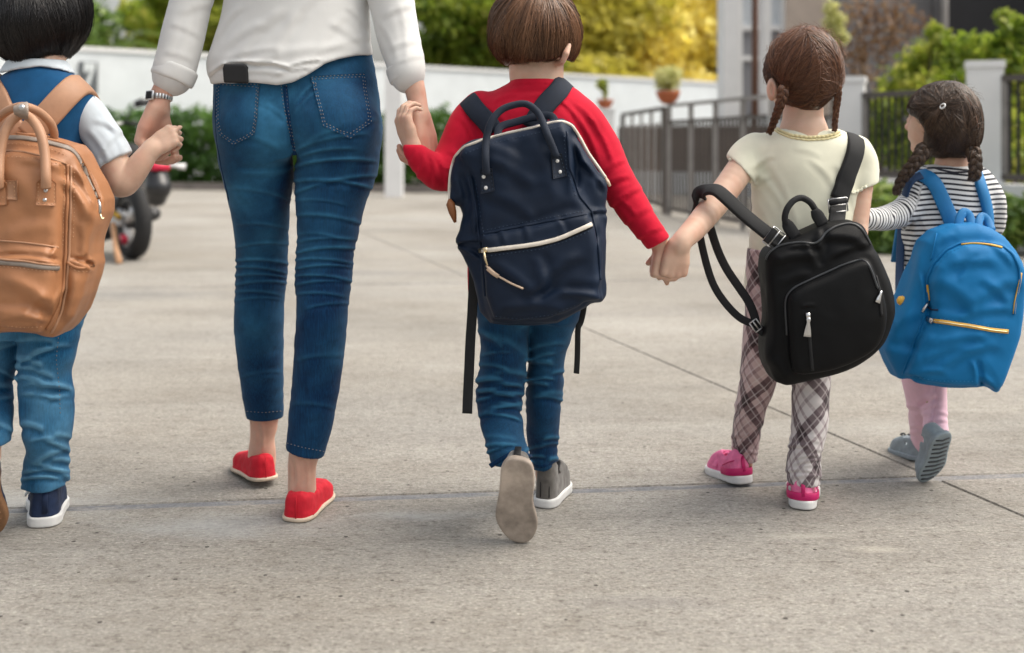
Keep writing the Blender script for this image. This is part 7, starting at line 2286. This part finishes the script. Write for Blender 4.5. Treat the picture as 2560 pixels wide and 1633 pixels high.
# ------------------------------------------------------------------ motorcycle behind the boy on the left
def motorcycle():
    t = empty('motorcycle', (-2.70, 8.10, 0), 'small black naked motorcycle parked behind the boy on the left, tail towards us', 'motorcycle')
    fwd = np.array([-.62, .7846, 0]); lf = np.array([-.7846, -.62, 0]); up = np.array([0, 0, 1.])
    O = np.array([-2.70, 8.10, 0])
    W = lambda x, y, z: O + fwd * x + lf * y + up * z
    M_tyre = plain('tyre_rubber', (.012, .012, .013), .75, .25, 40, bs=.3, bscale=60)
    M_bk = plain('black_lacquer', (.010, .010, .012), .3, .2, 15, coat=.3)
    M_eng = plain('engine_grey', (.06, .06, .062), .45, .25, 30, metal=.6)
    M_al = plain('cast_aluminium', (.62, .62, .62), .4, .08, 30)
    M_gd = plain('gold_anodised', (.48, .30, .06), .35, .1, 30, metal=.8)
    M_rd = plain('red_plastic', (.55, .01, .05), .3, .1, 20)
    M_or = plain('pale_orange_stand', (.62, .34, .18), .5, .15, 25)
    def lathe(c, prof, mat, name, parent):
        V, F = [], []
        n = 36
        for k in range(n):
            a = 2 * math.pi * k / n
            for r_, y in prof:
                V.append(c + fwd * r_ * math.cos(a) + up * r_ * math.sin(a) + lf * y)
        m = len(prof)
        for k in range(n):
            for i in range(m):
                F.append((k * m + i, k * m + (i + 1) % m, ((k + 1) % n) * m + (i + 1) % m, ((k + 1) % n) * m + i))
        return MB().add(V, F).build(name, mat, parent)
    for x0, nm in ((0, 'rear_wheel'), (1.2, 'front_wheel')):
        w = empty(nm, tuple(W(x0, 0, .26))); w.parent = t; w.matrix_parent_inverse = world_of(t).inverted()
        c = W(x0, 0, .26)
        lathe(c, [(.165, -.045), (.21, -.062), (.245, -.05), (.258, -.02), (.26, 0), (.258, .02), (.245, .05), (.21, .062), (.165, .045)], M_tyre, 'tyre', w)
        lathe(c, [(.15, -.04), (.172, -.048), (.172, .048), (.15, .04)], M_bk, 'rim', w)
        mb = MB()
        for k in range(3):
            a = math.radians(25 + 120 * k)
            d = fwd * math.cos(a) + up * math.sin(a); e = np.cross(lf, d)
            cl = c + lf * .035
            P = [cl + d * .02, cl + d * .09, cl + d * .168]
            mb.ribbon(P, [lf] * 3, [.055, .042, .06], .05)
        mb.build('spokes', M_al, w)
        lathe(c, [(.02, -.065), (.05, -.065), (.05, .06), (.02, .06)], M_eng, 'hub', w)
        lathe(c, [(.07, -.060), (.115, -.060), (.115, -.055), (.07, -.055)], M_steel, 'brake_disc', w)
        mb = MB(); mb.ribbon([c + lf * .075 - fwd * .06 - up * .13, c + lf * .075 - fwd * .03 - up * .11, c + lf * .075 + fwd * .01 - up * .10], [lf] * 3, .05, .03); mb.build('brake_caliper', M_rd, w)
    def bar(name, pts, r, mat, n=8): return MB().tube([W(*p) for p in pts], r, n).build(name, mat, t)
    def solid(name, s, mat, h=.012): return sculpt(name, s, h, mat, t)[0]
    bar('swingarm', [(0, -.085, .26), (.2, -.085, .28), (.42, -.07, .33)], [.025, .03, .035], M_al)
    bar('swingarm', [(0, .085, .26), (.2, .085, .28), (.42, .07, .33)], [.025, .03, .035], M_al)
    bar('shock', [(.12, -.05, .36), (.2, -.05, .46), (.3, -.04, .6)], .028, M_gd)
    bar('chain_guard', [(-.02, .10, .30), (.2, .10, .35), (.4, .09, .38)], .02, M_gd)
    solid('engine', U(chain([W(.45, 0, .30), W(.72, 0, .34)], [.13, .14]), chain([W(.62, 0, .36), W(.78, 0, .52)], [.11, .09]), k=.05), M_eng)
    solid('tank', U(chain([W(.5, 0, .70), W(.72, 0, .76), W(.88, 0, .72)], [.10, .135, .09]), k=.03), M_bk)
    solid('seat', chain([W(.02, 0, .74), W(.3, 0, .70), W(.52, 0, .72)], [.085, .105, .09]), M_tyre)
    solid('tail', U(chain([W(-.22, 0, .72), W(.05, 0, .64), W(.4, 0, .56)], [.05, .085, .10]), chain([W(-.22, 0, .70), W(-.44, 0, .64), W(-.48, 0, .52), W(-.46, 0, .46)], [.055, .07, .09, .07]), k=.04), M_bk)
    solid('headlight', U(ellipsoid(W(1.06, 0, .82), (.10, .10, .10)), k=.01), M_bk)
    MB().ribbon([W(-.50, 0, .70), W(-.52, 0, .67), W(-.52, 0, .64)], [-fwd] * 3, .13, .03).build('tail_light', M_rd, t)
    for s_ in (-1, 1):
        bar('indicator', [(-.4, s_ * .03, .66), (-.44, s_ * .12, .67), (-.46, s_ * .2, .66)], [.012, .014, .024], M_al)
        bar('fork', [(1.2, s_ * .085, .26), (1.08, s_ * .085, .6), (.96, s_ * .085, .92)], [.026, .024, .024], M_gd)
        bar('mirror_stalk', [(.92, s_ * .28, 1.0), (.96, s_ * .33, 1.08), (.95, s_ * .38, 1.13)], .007, M_bk)
        MB().ribbon([W(.95, s_ * .36, 1.13), W(.95, s_ * .42, 1.15), W(.95, s_ * .48, 1.15)], [-fwd] * 3, [.05, .07, .045], .02).build('mirror', M_bk, t)
        bar('grip', [(.90, s_ * .25, .985), (.86, s_ * .36, .975)], .018, M_tyre)
        bar('footpeg', [(.4, s_ * .12, .34), (.4, s_ * .22, .34)], .014, M_eng)
    bar('handlebar', [(.90, -.26, .985), (.96, -.1, .95), (.96, .1, .95), (.90, .26, .985)], .012, M_al)
    bar('exhaust', [(.6, -.12, .22), (.3, -.14, .24), (-.02, -.15, .32)], [.025, .045, .05], M_eng, 12)
    bar('belly_pan', [(.35, 0, .20), (.6, 0, .17), (.85, 0, .24)], [.07, .09, .06], M_bk, 12)
    bar('side_stand', [(.06, .12, .25), (-.14, .17, .11), (-.27, .19, .005)], [.02, .019, .024], M_or)
    bar('radiator_hose', [(.82, -.08, .3), (.9, -.06, .5), (.86, 0, .66)], .03, M_bk)
    return t
motorcycle()
